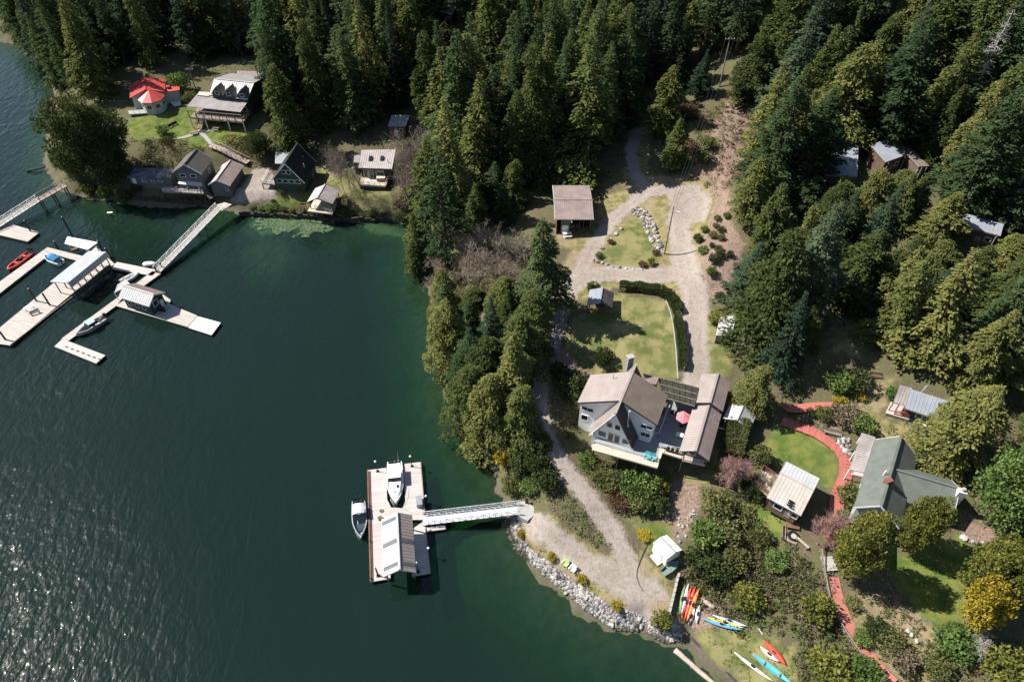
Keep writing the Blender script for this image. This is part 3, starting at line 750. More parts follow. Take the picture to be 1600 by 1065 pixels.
# timber deck around the front of the house
pk_ang = math.atan2(hn[1], hn[0])
M['deck_grey'] = plank_mat('grey_painted_deck', (.27, .28, .285), pk_ang, .16, .3, .7, .14, (.11, .12, .12))
M['deck_cream'] = plank_mat('cream_deck_boards', (.52, .44, .36), pk_ang, .2, .2, .7, .1, (.40, .34, .28))
dk = thing('timber_deck', 'grey timber deck with cream edge boards wrapped around the A-frame house', 'deck', V((ridF[0], ridF[1] - 4, 6)))
def dp(x, y, z=DZ): return P(880 + x / 4.84, 540 + y / 4.84, z)
dpoly = [dp(245, 705), dp(245, 735), dp(700, 868), dp(742, 765), dp(905, 800), dp(985, 600), dp(1010, 450), dp(800, 395), dp(760, 520), dp(560, 700)]
deck(dk, dpoly, DZ, .25, M['deck_grey'])
edge = [dp(215, 748), dp(222, 785), dp(712, 922), dp(752, 805), dp(893, 850), dp(905, 800), dp(742, 765), dp(700, 868), dp(245, 735)]
o = deck(dk, edge, DZ - .03, .3, M['deck_cream'], 'edge_boards')
for i, (p, q) in enumerate(zip([dp(245, 735, DZ), dp(700, 868, DZ), dp(742, 765, DZ)], [dp(700, 868, DZ), dp(742, 765, DZ), dp(905, 800, DZ)])):
    railing(dk, [p, q], .75, M['trim'], 2.4, (1.0,), .05)
posts(dk, [dp(232, 775, DZ), dp(420, 838, DZ), dp(560, 875, DZ), dp(705, 905, DZ), dp(885, 835, DZ)], None, DZ - .33, M['dark_wood'], .2)
b = MB(); b.bar(dp(225, 778, DZ - .5), dp(705, 912, DZ - .5), .12, .35); b.bar(dp(705, 912, DZ - .5), dp(748, 800, DZ - .5), .12, .35); b.build('beam', M['dark_wood'], dk)
railing(dk, [dp(800, 475, DZ), dp(715, 690, DZ), dp(680, 690, DZ)], 1.0, M['trim'], 1.5, (1.0, .1), .06, pick=.3)

# garage wing with two stepped gables, joined by a lattice breezeway
gw = thing('garage_wing', 'long taupe-roofed outbuilding on the right side of the A-frame deck', 'outbuilding', P(1095, 690, 9.5))
A, B, L_, R_ = ridge_px((1121.7, 583.8), (1109.3, 628.8), 13.8, (1096, 583.8), 12.7, (1141.4, 595.8), 12.7)
W1 = gable(gw, A, B, 13.8, L_, R_, M['roof_tan'], M['white'], 9.6, seam=.45, fascia=mat('brown_fascia', (.07, .05, .045), .7), roofm2=M['roof_pink'])  # right slopes of both gables: same metal, painted browner for their shade
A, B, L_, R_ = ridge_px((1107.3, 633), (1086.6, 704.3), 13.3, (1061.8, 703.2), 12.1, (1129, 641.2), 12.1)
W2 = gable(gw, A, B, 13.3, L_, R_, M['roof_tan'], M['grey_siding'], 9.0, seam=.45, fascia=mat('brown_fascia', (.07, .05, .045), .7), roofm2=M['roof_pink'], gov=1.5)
for a in (1.5, 3.6): window(gw, W2['L'] if W2['L'].n[0] < 0 else W2['R'], a, 10.4, 1.2, 1.1)
window(gw, W2['B'], .8, 10.3, 1.1, 1.2); door(gw, W1['A'], 1.2, 9.6, 2.4, 2.1, M['trim'])
c = P(1116, 652, 12.9); MB().tube(c, c + V((0, 0, .7)), .06, None, 6).build('vent_pipe', M['galv'], gw)
pz = 9.7
pp = [dp(893, 830, pz), dp(905, 868, pz), dp(1072, 905, pz), dp(1100, 845, pz), dp(1080, 790, pz), dp(905, 790, pz)]
deck(gw, pp, pz, .22, M['deck_cream'], 'porch_floor'); railing(gw, [dp(900, 862, pz), dp(1072, 900, pz), dp(1098, 845, pz)], .9, M['trim'], 1.2, (1.0, .1), .06, pick=.35)
posts(gw, [dp(1065, 895, pz), dp(905, 860, pz)], None, 12.0, M['dark_wood'], .15)
# planters along the deck step
for i, x in enumerate((790, 822, 856)):
    c = dp(x, 793 + i * 9, DZ); t = thing('planter_box', ['black planter box on the deck corner nearest the parasol', 'middle black planter box on the deck corner', 'black planter box on the deck corner beside the porch'][i], 'planter', c, 'planters on the deck corner')
    MB().box(c + V((0, 0, .3)), .5, .4, .6, pk_ang).build('pot', M['black'], t)
    MB().ball(c + V((0, 0, .72)), .26, 7, 5).build('plant', M['l_broad'], t)

pg = thing('breezeway', 'dark lattice breezeway roof joining the A-frame house to the outbuilding', 'breezeway', P(1060, 615, 10))
zz = 12.9
q = [P(1005, 583, 13.6), P(1029, 589.4, 13.4), P(1024, 603, 13.2), P(1010, 596, 13.4)]
b = MB(); b.slab(q, .12); seams(b, q, .4); b.build('roof', M['roof_pink'], pg)
c0, c1, c2, c3 = P(1028, 590, zz), P(1091, 606, zz), P(1085, 635, zz), P(1038, 622, zz)
dk_moss = mat('mossy_dark_glazing', (.040, .042, .032), .5, .4, .9, stain=(.10, .095, .05), stain_amt=.5)
for i in range(6):
    t0, t1 = i / 6 + .006, (i + 1) / 6 - .006
    MB().slab([c0 + (c1 - c0) * t0, c0 + (c1 - c0) * t1, c3 + (c2 - c3) * t1, c3 + (c2 - c3) * t0], .04).build('roof_panel', dk_moss, pg)
for i in range(7):
    t = i / 6; MB().bar(c0 + (c1 - c0) * t + V((0, 0, .03)), c3 + (c2 - c3) * t + V((0, 0, .03)), .1, .16).build('rafter', M['dark_wood'], pg)
for t in (0, .36, .68, 1): MB().bar(c0 + (c3 - c0) * t + V((0, 0, .12)), c1 + (c2 - c1) * t + V((0, 0, .12)), .1, .1).build('purlin', M['wood'], pg)
posts(pg, [c0, c1, c2, c3, (c2 + c3) / 2], None, zz - .05, M['dark_wood'], .14)
for i in range(5):
    p = dp(820 + i * 33, 515 + i * 9, 9.85); MB().box(p + V((0, 0, .5)), .55, .06, .9, pk_ang).build('lattice_panel', M['dark_wood'], pg)

# parasol, chairs on the deck
c = P(1064, 665, DZ); um = thing('parasol', 'faded red parasol over the table on the deck', 'parasol', c)
b = MB(); ap = c + V((0, 0, 2.75)); ring = [c + V((1.25 * math.cos(i * math.pi / 3 + .3), 1.25 * math.sin(i * math.pi / 3 + .3), 2.2)) for i in range(6)]
b.add([ap] + ring + [r - V((0, 0, .16)) for r in ring], [(0, i + 1, (i + 1) % 6 + 1) for i in range(6)] + [(i + 1, i + 7, (i + 1) % 6 + 7, (i + 1) % 6 + 1) for i in range(6)])
b.build('canopy', M['red_canvas'], um, fix=False); MB().tube(c, ap, .03).build('pole', M['galv'], um); MB().tube(c, c + V((0, 0, .1)), .3, None, 8).build('base', M['black'], um)
for r in ring: MB().bar(ap - V((0, 0, .08)), r - V((0, 0, .04)), .03, .03).build('rib', M['galv'], um)
c = P(1061, 683, DZ); tb = thing('patio_table', 'white patio table beside the red parasol', 'table', c)
MB().box(c + V((0, 0, .72)), 1.1, .75, .05, pk_ang).build('table_top', M['trim'], tb)
for dx in (-.45, .45):
    for dy in (-.28, .28): MB().tube(c + V((dx, dy, 0)), c + V((dx, dy, .7)), .025).build('leg', M['galv'], tb)
def adirondack(c, rot, m, label, group, name='lounge_chair', sc=1.0):
    t = thing(name, label, 'chair', c, group, rot if rot else 1e-4)
    s = sc
    for i in range(5): MB().obox((0, (-.26 + .13 * i) * s, .62 * s), (-.12 * s, 0, .38 * s), (0, .055 * s, 0), (.015, 0, .005)).build('back_slat', m, t, local=True)
    for i in range(4): MB().obox(((.02 + .14 * i) * s, 0, (.33 + .02 * i) * s), (.06 * s, 0, .01), (0, .28 * s, 0), (0, 0, .012)).build('seat_slat', m, t, local=True)
    for e in (-1, 1):
        MB().box((.2 * s, e * .35 * s, .56 * s), .75 * s, .13 * s, .03).build('armrest', m, t, local=True)
        MB().box((.48 * s, e * .32 * s, .27 * s), .09 * s, .05 * s, .54 * s).build('leg', m, t, local=True)
        MB().obox((-.1 * s, e * .3 * s, .2 * s), (.3 * s, 0, -.12 * s), (0, .025 * s, 0), (0, 0, .05 * s)).build('leg', m, t, local=True)
    return t
adirondack(P(1011.5, 713, DZ), -2.0, M['teal_plastic'], 'turquoise lounge chair at the deck edge, nearer the A-frame', 'turquoise chairs on the deck', sc=1.15)
adirondack(P(1020, 715.5, DZ), -1.8, M['teal_plastic'], 'turquoise lounge chair at the deck edge, nearer the outbuilding', 'turquoise chairs on the deck', sc=1.15)

# carport behind the hedge
t = thing('carport', 'open carport with pale gable roof beside the tall hedge', 'carport', P(1158, 660, 9.4))
A, B, L_, R_ = ridge_px((1161, 633), (1150.7, 655.7), 12.2, (1140.3, 631), 11.3, (1185.8, 639), 11.3)
W = gable(t, A, B, 12.2, L_, R_, M['roof_greywhite'], M['grey_siding'], 9.6, walls=False, seam=.5, roofm2=mat('grey_metal_roof', (.30, .31, .32), .5, .12, .6))  # right slope of the white roof painted grey to carry its shade
posts(t, [W['L'].pt(0, 0), W['L'].pt(W['L'].L, 0), W['R'].pt(0, 0), W['R'].pt(W['R'].L, 0)], None, 11.35, M['galv'], .1)

# brown-roofed equipment shed by the clearing
t = thing('equipment_shed', 'open-fronted shed with broad brown roof at the forest edge', 'shed', P(896, 350, 12))
A, B, L_, R_ = ridge_px((865.8, 312), (925, 312), 16.9, (866, 289.6), 16.3, (865, 343), 15.7)
W = gable(t, A, B, 16.9, L_, R_, M['roof_pink'], M['cedar_siding'], 12, walls=False, seam=.4, fascia=M['trim'])
fr_ = W['R'] if W['R'].n[1] < 0 else W['L']; bk_ = W['L'] if fr_ is W['R'] else W['R']
zgs = float(hgt(*fr_.pt(2, 0)[:2])) - .1
b = MB(); b.loft([[bk_.pt(a, zgs - .5), bk_.pt(a, 16.0), bk_.pt(a, 16.0, -1.2), bk_.pt(a, zgs - .5, -1.2)] for a in (0, bk_.L)]); b.build('back_wall', M['cedar_siding'], t)
for k in (0, 1):
    b = MB(); x = 0 if k == 0 else fr_.L - .12
    b.prism([fr_.pt(x, zgs - .3), fr_.pt(x, 15.5), bk_.pt(x, 15.9), bk_.pt(x, zgs - .3)], fr_.u * .12); b.build('side_wall', M['cedar_siding'], t)
b = MB(); b.loft([[fr_.pt(a, zgs - .3, -.1), fr_.pt(a, 15.4, -.1), fr_.pt(a, 15.4, -3), fr_.pt(a, zgs - .3, -3)] for a in (.9, 2.7)]); b.build('store_room', M['grey_siding'], t)
door(t, Wall(fr_.pt(.9, 0, -.1), fr_.u, fr_.n, 2), .25, zgs, 1.3, 2.1, M['trim'])
posts(t, [fr_.pt(4.6, 0), fr_.pt(fr_.L * .55 + 1.6, 0)], None, 15.5, M['dark_wood'], .18)
for i in range(4):
    c = fr_.pt(3.4 + i * 1.2, 0, -2.2); MB().box((c[0], c[1], zgs + .45), .9, .8, .9 + .2 * (i % 2)).build('stored_crate', [M['wood'], M['grey_siding'], M['dark_wood'], M['wood_red']][i], t)

def picnic_table(c, rot, m, label, name='picnic_table'):
    t = thing(name, label, 'table', c, None, rot)
    for i in range(5): MB().box((0, -.32 + .16 * i, .75), 1.8, .14, .04).build('top_board', m, t, local=True)
    for e in (-1, 1):
        MB().box((0, e * .68, .45), 1.8, .24, .04).build('bench_seat', m, t, local=True)
        for x in (-.65, .65): MB().bar((x, e * .68, 0), (x, e * .25, .73), .07, .09).build('leg', m, t, local=True)
    return t
picnic_table(G(886, 369), .1, M['trim'], 'white picnic table in front of the brown-roofed shed')

# little open shelter on the lawn
t = thing('garden_shelter', 'small open wooden shelter with blue-grey gable roof on the lawn', 'shelter', G(938, 478))
zg_ = float(G(938, 480)[2])
A, B, L_, R_ = ridge_px((941, 449.3), (937, 473), zg_ + 3.0, (921.4, 453), zg_ + 2.1, (960, 457), zg_ + 2.1)
W = gable(t, A, B, zg_ + 3.0, L_, R_, M['roof_blue'], M['wood'], zg_, walls=False, seam=.4, roofm2=mat('dark_slope_roof', (.06, .055, .05), .9, .4, 1.2))  # right slope has a much darker colour than the left
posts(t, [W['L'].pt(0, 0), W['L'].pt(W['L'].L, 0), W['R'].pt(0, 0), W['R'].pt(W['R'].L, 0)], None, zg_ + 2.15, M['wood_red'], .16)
b = MB(); b.bar(W['L'].pt(0, zg_ + 2.0), W['L'].pt(W['L'].L, zg_ + 2.0), .12, .16); b.bar(W['R'].pt(0, zg_ + 2.0), W['R'].pt(W['R'].L, zg_ + 2.0), .12, .16); b.build('beam', M['wood_red'], t)
b = MB(); m_ = (W['L'].pt(W['L'].L / 2, 0) + W['R'].pt(W['R'].L / 2, 0)) / 2; b.box((m_[0], m_[1], zg_ + .45), 1.6, .8, .1); b.box((m_[0], m_[1], zg_ + .2), .3, .3, .45); b.build('bench_table', M['wood_red'], t)

# small garden shed at the edge of the wood
t = thing('garden_shed', 'narrow grey garden shed with white roof at the wood edge', 'shed', G(1127, 545))
zg_ = float(G(1127, 545)[2])
ws = flat_roof(t, [P(1126, 494, zg_ + 2.9), P(1150, 494, zg_ + 2.9), P(1143, 523, zg_ + 2.4), P(1119, 523, zg_ + 2.4)], zg_ - .2, M['roof_greywhite'], M['grey_siding'], .12, fascia=M['trim'])
fw_ = min(ws, key=lambda w: w.n[1]); door(t, fw_, .4, zg_, .9, 1.9, M['grey_siding']); window(t, fw_, 1.5, zg_ + 1.0, .5, .6)

# ------------------------------------------------------------------ floating dock with boathouse
Wz = .55
fd_ang = math.atan2((P(578.5, 908, Wz) - P(573.8, 734, Wz))[1], (P(578.5, 908, Wz) - P(573.8, 734, Wz))[0])
M['dock'] = plank_mat('sun_bleached_dock_boards', (.45, .405, .385), fd_ang + math.pi / 2, .18, .2, .8, .12, (.36, .30, .28))
fd = thing('floating_dock', 'U-shaped timber float dock carrying the gable-roofed boathouse', 'dock', P(615, 815, 0))
def mp(x, y, z=Wz): return P(530 + x / 4.842, 700 + y / 4.842, z)
def float_part(root, pts, m, z=Wz, name='deck', rail=True):
    deck(root, pts, z, .18, m, name)
    c = sum(V(p) for p in pts) / len(pts)
    MB().pole([c + (V(p) - c) * .97 for p in pts], -.45, z - .18).build('float', M['dark_wood'], root)
float_part(fd, [mp(212, 165), mp(355, 147), mp(362, 385), mp(392, 445), mp(388, 985), mp(235, 1010)], M['dock'])
float_part(fd, [mp(487, 118), mp(618, 103), mp(640, 490), mp(562, 500), mp(480, 450), mp(500, 400)], M['dock'])
float_part(fd, [mp(392, 447), mp(480, 452), mp(560, 502), mp(640, 492), mp(645, 540), mp(392, 540)], M['dock'])
float_part(fd, [mp(566, 600), mp(648, 545), mp(692, 942), mp(550, 965)], M['dock'])
float_part(fd, [mp(650, 600), mp(800, 575), mp(805, 610), mp(668, 628)], M['dock'], name='side_float')
b = MB()
for p, q in (((216, 170), (238, 1005)),): b.bar(mp(*p, Wz + .18), mp(*q, Wz + .18), .22, .2); b.bar(mp(p[0] + 14, p[1], Wz + .1), mp(q[0] + 14, q[1] - 5, Wz + .1), .12, .1)
b.build('bull_rail', M['wood_red'], fd)
b = MB(); b.bar(mp(616, 106, Wz + .08), mp(646, 485, Wz + .08), .16, .14); b.bar(mp(652, 600, Wz + .08), mp(690, 938, Wz + .08), .16, .14); b.build('bull_rail', M['wood'], fd)
for p in ((225, 430), (230, 700), (236, 980)): MB().tube(mp(p[0], p[1], .1), mp(p[0], p[1], Wz + .5), .09, None, 6).build('cleat_post', M['dark_wood'], fd)

bh = thing('boathouse', 'open boathouse with striped taupe gable roof on the floating dock', 'boathouse', P(621, 850, 0))
A, B, L_, R_ = ridge_px((619.8, 800.2), (624, 889), 5.0, (597, 850), 3.6, (647, 850), 3.6)
W = gable(bh, A, B, 5.0, L_, R_, M['roof_greywhite'], M['wood'], Wz, walls=False, seam=.5, roofm2=M['roof_tan'], fascia=M['trim'])  # one taupe roof: sun side painted paler, far side darker
uu, nn_ = W['u'], W['n']
for s, (d, ze) in ((1, L_), (-1, R_)):
    for k, (t0, t1) in enumerate(((.06, .12), (.46, .53), (.86, .92))):
        if k == 0 and (s > 0) == (np.dot(nn_, (1, 0, 0)) > 0): continue
        Av, Bv = V((A[0], A[1], 5.0)), V((B[0], B[1], 5.0)); e = nn_ * s * d + V((0, 0, ze - 5.0))
        a_, b_ = Av + (Bv - Av) * t0, Av + (Bv - Av) * t1; up = V((0, 0, .085))
        MB().slab([a_ + e * .1 + up, b_ + e * .1 + up, b_ + e * .95 + up, a_ + e * .95 + up], .04).build('skylight_panel', mat('grey_translucent_panel', (.10, .105, .115), .3, .2, 1.0, spec=.6), bh)
pl = [W['L'].pt(W['L'].L * f, 0) for f in (0.02, .5, .98)] + [W['R'].pt(W['R'].L * f, 0) for f in (0.02, .5, .98)]
posts(bh, pl, Wz, 3.75, M['wood'], .18)
for w_ in (W['L'], W['R']): MB().bar(w_.pt(0, 3.65), w_.pt(w_.L, 3.65), .14, .2).build('beam', M['wood'], bh)
for f in (.02, .5, .98): MB().bar(W['L'].pt(W['L'].L * f, 3.7), W['R'].pt(W['R'].L * f, 3.7), .12, .2).build('tie_beam', M['wood'], bh)

# dock lamps (unlit by day)
globe = mat('frosted_globe', (.75, .70, .66), .4, .05)
for i, (bx, by, h, lb) in enumerate(((590, 736, 2.6, 'black globe lamp post on the far corner of the float by the grey boat'), (643.7, 728, 2.6, 'black globe lamp post on the short far arm of the float dock'),
        (667, 784, 1.6, 'short lamp post with globe at the gangway side of the float dock'), (653.5, 893, 2.6, 'lamp post with globe at the near corner beside the boathouse'), (671, 866, 1.8, 'short lamp post on the outer edge beside the boathouse'))):
    c = P(bx, by, Wz); t = thing('lamp_post', lb, 'lamp', c, 'lamps on the float dock')
    MB().tube(c, c + V((0, 0, h)), .07, .05, 8).build('post', M['black'], t); MB().ball(c + V((0, 0, h + .16)), .2, 8, 6).build('globe', globe, t, True)
    MB().box(c + V((0, 0, .06)), .4, .4, .12).build('base', M['black'], t)
c = P(591, 899, Wz); t = thing('mooring_post', 'dark mooring post at the near left corner of the float dock', 'post', c)
MB().tube(c, c + V((-.1, .1, 2.2)), .13, .11, 8).build('post', M['dark_wood'], t); MB().tube(c + V((0, 0, 0)), c + V((0, 0, .08)), .3, None, 8).build('hoop', M['rubber'], t)
c = P(655.5, 786, Wz); t = thing('storage_locker', 'grey storage locker standing on the float dock near the gangway', 'locker', c, None, fd_ang)
MB().box((0, 0, .45), 1.6, .9, .9).build('body', M['boat_grey'], t, local=True); MB().box((0, 0, .93), 1.68, .98, .06).build('lid', M['roof_blue'], t, local=True)
c = P(596.5, 798, Wz); t = thing('rope_coil', 'coiled dark rope lying on the dock boards beside the boathouse', 'rope', c)
b = MB()
for k in range(3):
    pts = [c + V(((.35 - .07 * k) * math.cos(a), (.28 - .06 * k) * math.sin(a), .04 + .05 * k)) for a in np.linspace(0, 2 * math.pi, 15)]
    for p, q in zip(pts[:-1], pts[1:]): b.tube(p, q, .03, None, 4, False)
b.build('rope', M['rubber'], t)
c = P(594, 810, Wz); t = thing('dock_crate', 'small brown crate on the dock beside the pale roof slope', 'crate', c)
MB().box(c + V((0, 0, .18)), .6, .45, .36, .4).build('crate', M['wood'], t); MB().box(c + V((0, 0, .38)), .66, .5, .05, .4).build('lid', M['wood_red'], t)

def gangway(root, p, q, w, h, m, mdeck, n=12, truss=True):
    """truss gangway from p to q (deck level), width w, rail height h"""
    p, q = V(p), V(q); d = unit(V((q[0] - p[0], q[1] - p[1], 0))); s = V((-d[1], d[0], 0)) * w / 2; up = V((0, 0, 1))
    MB().slab([p + s, q + s, q - s, p - s], .1).build('deck', mdeck, root)
    for e in (1, -1):
        b = MB()
        for i in range(n + 1):
            c = p + (q - p) * i / n + s * e; b.bar(c, c + up * h, .06, .06)
            if truss and i < n:
                c2 = p + (q - p) * (i + 1) / n + s * e
                if i % 2: b.bar(c, c2 + up * h, .05, .05)
                else: b.bar(c + up * h, c2, .05, .05)
        b.bar(p + s * e + up * h, q + s * e + up * h, .08, .08); b.bar(p + s * e, q + s * e, .08, .12); b.bar(p + s * e + up * h * .5, q + s * e + up * h * .5, .05, .05)
        b.build('railing', m, root)
g1 = thing('gangway', 'aluminium truss gangway from the shore landing down to the boathouse float', 'gangway', P(740, 802, 1))
M['walk'] = mat('pale_gangway_decking', (.46, .46, .46), .7, .15, 1.0, stain=(.3, .29, .27), stain_amt=.3)
gangway(g1, P(661, 812.5, .75), P(812, 795, 2.75), 1.7, 1.05, M['alu'], M['walk'], 16)
t = thing('landing_pad', 'concrete landing slab at the shore end of the boathouse gangway', 'landing', P(823, 797, 2.5))
MB().pole([P(807, 783.5, 2.8), P(822, 781.6, 2.8), P(842, 797, 2.8), P(824, 813, 2.8), P(808, 804, 2.8)], 1.4, 2.75).build('slab', M['concrete'], t)
MB().box(P(823, 782, 3.1), .5, .5, .7).build('bollard', M['black'], t)

# ------------------------------------------------------------------ boats
def hull_rings(L, Bm, D, n=14, bow=2.2, stern=.86, floor=.12, rim=.16, sheer=.25):
    rings = []
    for i in range(n + 1):
        s = i / n; x = -L / 2 + L * s
        f = (stern + (1 - stern) * min(1, s / .35)) * (1 - max(0, (s - .45) / .55) ** bow * .985)
        hw = Bm / 2 * f; g = D * (1 + sheer * s * s); ck = -.15 * D + (.5 * D) * max(0, (s - .6) / .4) ** 2
        iw = max(hw - rim, hw * .25); fl = min(floor + .5 * max(0, s - .75), g - .03)
        if s > .93: fl = g - .02
        rings.append([(x, hw, g), (x, hw * .88, ck + .25 * D), (x, 0, ck - .12 * D), (x, -hw * .88, ck + .25 * D), (x, -hw, g), (x, -iw, g + .01), (x, -iw * .95, fl), (x, iw * .95, fl), (x, iw, g + .01)])
    return rings
def outboard(root, x, y, z, s=1.0):
    o = MB().obox((x - .12 * s, y, z + .42 * s), (.2 * s, 0, .05 * s), (0, .15 * s, 0), (-.05 * s, 0, .24 * s)).build('outboard_motor', M['black'], root, local=True)
    MB().obox((x - .12 * s, y, z - .2 * s), (.08 * s, 0, 0), (0, .05 * s, 0), (0, 0, .5 * s)).build('leg', M['rubber'], o, local=True)
    MB().obox((x - .02 * s, y, z + .1 * s), (.12 * s, 0, 0), (0, .12 * s, 0), (0, 0, .08 * s)).build('bracket', M['galv'], o, local=True)
def boat_root(label, px, py, to, z=0.0, name='boat', cat='boat', group=None):
    c = P(px, py, z); d = P(to[0], to[1], z) - c
    return thing(name, label, cat, c, group, math.atan2(d[1], d[0]))
# white cabin cruiser in the slot of the dock, bow towards the boathouse
t = boat_root('white cabin cruiser with outboard motors berthed in the slot of the float dock', 618.5, 757, (620, 800), .05)
MB().loft(hull_rings(8.0, 2.75, .95, 16, 2.4)).build('hull', M['gel'], t, local=True)
MB().loft([[(.2, 1.05, .9), (.2, -1.05, .9), (.2, -.95, 1.5), (.2, .95, 1.5)], [(2.2, .95, .95), (2.2, -.95, .95), (2.0, -.75, 1.45), (2.0, .75, 1.45)], [(3.5, .25, 1.1), (3.5, -.25, 1.1), (3.2, -.15, 1.25), (3.2, .15, 1.25)]]).build('foredeck_cabin', M['gel'], t, local=True)
MB().obox((-1.2, 0, 2.25), (1.35, 0, 0), (0, 1.05, 0), (0, 0, .05)).build('hardtop', M['gel'], t, local=True)
ws_ = MB()
ws_.add([(.35, 1.0, 1.5), (.35, -1.0, 1.5), (-.05, -.95, 2.2), (-.05, .95, 2.2)], [(0, 1, 2, 3)])
for e in (1, -1): ws_.add([(.35, e, 1.5), (-.05, e * .95, 2.2), (-1.6, e * 1.0, 2.2), (-1.6, e * 1.08, 1.3)], [(0, 1, 2, 3)])
ws_.build('windshield', M['glass'], t, local=True)
for e in (1, -1):
    for x in (-2.4, -.1): MB().tube((x, e * 1.0, .95), (x, e * .98, 2.22), .04).build('hardtop_post', M['alu'], t, local=True)
MB().obox((1.35, .45, 1.52), (.25, 0, -.03), (0, .2, 0), (0, 0, .03)).build('deck_hatch', M['glass'], t, local=True)
MB().obox((2.35, 0, 1.36), (.22, 0, -.05), (0, .22, 0), (0, 0, .03)).build('deck_hatch', M['glass'], t, local=True)
MB().obox((-1.8, 0, .55), (.5, 0, 0), (0, .7, 0), (0, 0, .35)).build('engine_bench', M['gel'], t, local=True)
for y in (-.62, 0, .62): outboard(t, -4.1, y, .85, 1.15)
b = MB()
for e in (1, -1):
    pts = [(1.0, e * 1.2, 1.15), (1.0, e * 1.2, 1.6), (2.4, e * .95, 1.75), (3.7, e * .3, 1.85), (3.95, 0, 1.88)]
    for p, q in zip(pts[:-1], pts[1:]): b.tube(p, q, .025, None, 5)
b.build('bow_rail', M['alu'], t, local=True)
MB().tube((-2.2, .8, 2.3), (-2.9, .9, 5.0), .02).build('antenna', M['alu'], t, local=True)
# aluminium runabout on the outside
t = boat_root('aluminium runabout with grey canvas top moored outside the float dock', 563, 814, (565, 845), .05)
MB().loft(hull_rings(6.6, 2.35, .85, 14, 2.3, floor=.2, rim=.14)).build('hull', M['boat_grey'], t, local=True)
MB().loft([[(x, y, z + .25 * (1 - (abs(i - 2) / 2) ** 2)) for i, y in enumerate((.92, .5, 0, -.5, -.92))] + [(x, -.92, z - .1), (x, .92, z - .1)] for x, z in ((-2.0, 1.85), (-.2, 1.9))]).build('canvas_top', mat('pale_canvas', (.55, .56, .58), .8, .1), t, local=True)
b = MB(); b.add([(.45, .95, 1.0), (.45, -.95, 1.0), (-.15, -.9, 1.8), (-.15, .9, 1.8)], [(0, 1, 2, 3)])
for e in (1, -1): b.add([(.45, e * .95, 1.0), (-.15, e * .9, 1.8), (-1.0, e * .92, 1.8), (-1.0, e * 1.0, .95)], [(0, 1, 2, 3)])
b.build('windshield', M['glass'], t, local=True)
for e in (1, -1):
    MB().tube((-2.0, e * .95, .9), (-1.9, e * .9, 1.8), .03).build('top_support', M['alu'], t, local=True)
    MB().obox((-.6, e * .5, .6), (.3, 0, 0), (0, .25, 0), (0, 0, .35)).build('seat', M['navy_canvas'], t, local=True)
MB().obox((1.4, 0, .45), (.6, 0, 0), (0, .55, 0), (0, 0, .06)).build('bow_cushion', M['navy_canvas'], t, local=True)
for y in (-.38, .38): outboard(t, -3.35, y, .8, 1.1)
MB().obox((3.25, 0, 1.1), (.25, 0, .03), (0, .12, 0), (0, 0, .04)).build('bow_sprit', M['alu'], t, local=True)

# ================================================================== the neighbours across the cove
def q_(ox, oy, k):
    return lambda x, y, z=0.0: P(ox + x / k, oy + y / k, z)
# --- red roofed house with octagonal sunroom
e2 = q_(180, 90, 4.63)
rh = thing('red_roof_house', 'low house with bright red metal roof and octagonal sunroom on the lawn', 'house', e2(230, 350, 8.5))
red_d = mat('deep_red_metal_roof', (.40, .055, .05), .5, .14, .7, stain=(.25, .08, .07), stain_amt=.25)
A, B = e2(215, 140, 14), e2(217, 232, 14)
n_ = unit(V((-(B - A)[1], (B - A)[0], 0)))
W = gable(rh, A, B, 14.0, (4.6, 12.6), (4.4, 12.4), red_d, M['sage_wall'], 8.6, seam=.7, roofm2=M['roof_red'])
for w_ in (W['L'], W['R']):
    for a in (1.2, 3.6, 6.0): window(rh, w_, a, 10.0, 1.3, 1.2)
o8 = e2(262, 290, 12.2); apx = V((o8[0], o8[1], 14.2)); R8 = 3.4
ring = [o8 + V((R8 * math.cos(i * math.pi / 4 + .39), R8 * math.sin(i * math.pi / 4 + .39), 0)) for i in range(8)]
for i in range(8):
    a_, b_ = ring[i], ring[(i + 1) % 8]
    m_ = M['roof_cream'] if i == 4 else M['roof_red']
    MB().add([apx, a_, b_, apx - V((0, 0, .15)), a_ - V((0, 0, .15)), b_ - V((0, 0, .15))], [(0, 1, 2), (5, 4, 3), (0, 3, 4, 1), (1, 4, 5, 2), (2, 5, 3, 0)]).build('roof_facet', m_, rh)
wr_ = [o8 + (r - o8) * .88 for r in ring]
MB().pole(wr_, 8.2, 12.2).build('sunroom_wall', M['sage_wall'], rh)
for i in range(8):
    a_, b_ = wr_[i], wr_[(i + 1) % 8]; d = unit(b_ - a_); window(rh, Wall(a_, d, V((d[1], -d[0], 0)), 2), .45, 10.2, 1.4, 1.2)
q = [e2(290, 212, 12.4), e2(465, 178, 12.4), e2(465, 235, 12.1), e2(345, 252, 12.1)]
b = MB(); b.slab(q, .16); seams(b, q, .6); b.build('roof', M['roof_red'], rh)
cc = sum(q) / 4; MB().pole([cc + (p - cc) * .86 for p in q], 8.6, 12.0).build('wing_wall', M['sage_wall'], rh)
MB().box(e2(388, 217, 12.45), .9, .9, .25, .1).build('skylight', M['black'], rh)
MB().pole([e2(90, 385, 9.2), e2(220, 375, 9.2), e2(225, 402, 9.2), e2(100, 412, 9.2)], 8.9, 9.2).build('terrace', M['concrete'], rh)
railing(rh, [e2(100, 410, 9.2), e2(222, 402, 9.2)], .9, M['trim'], 1.5)
MB().pole([e2(395, 322, 9.2), e2(470, 305, 9.2), e2(475, 335, 9.2), e2(420, 345, 9.2)], 8.6, 9.2).build('step', M['trim'], rh)

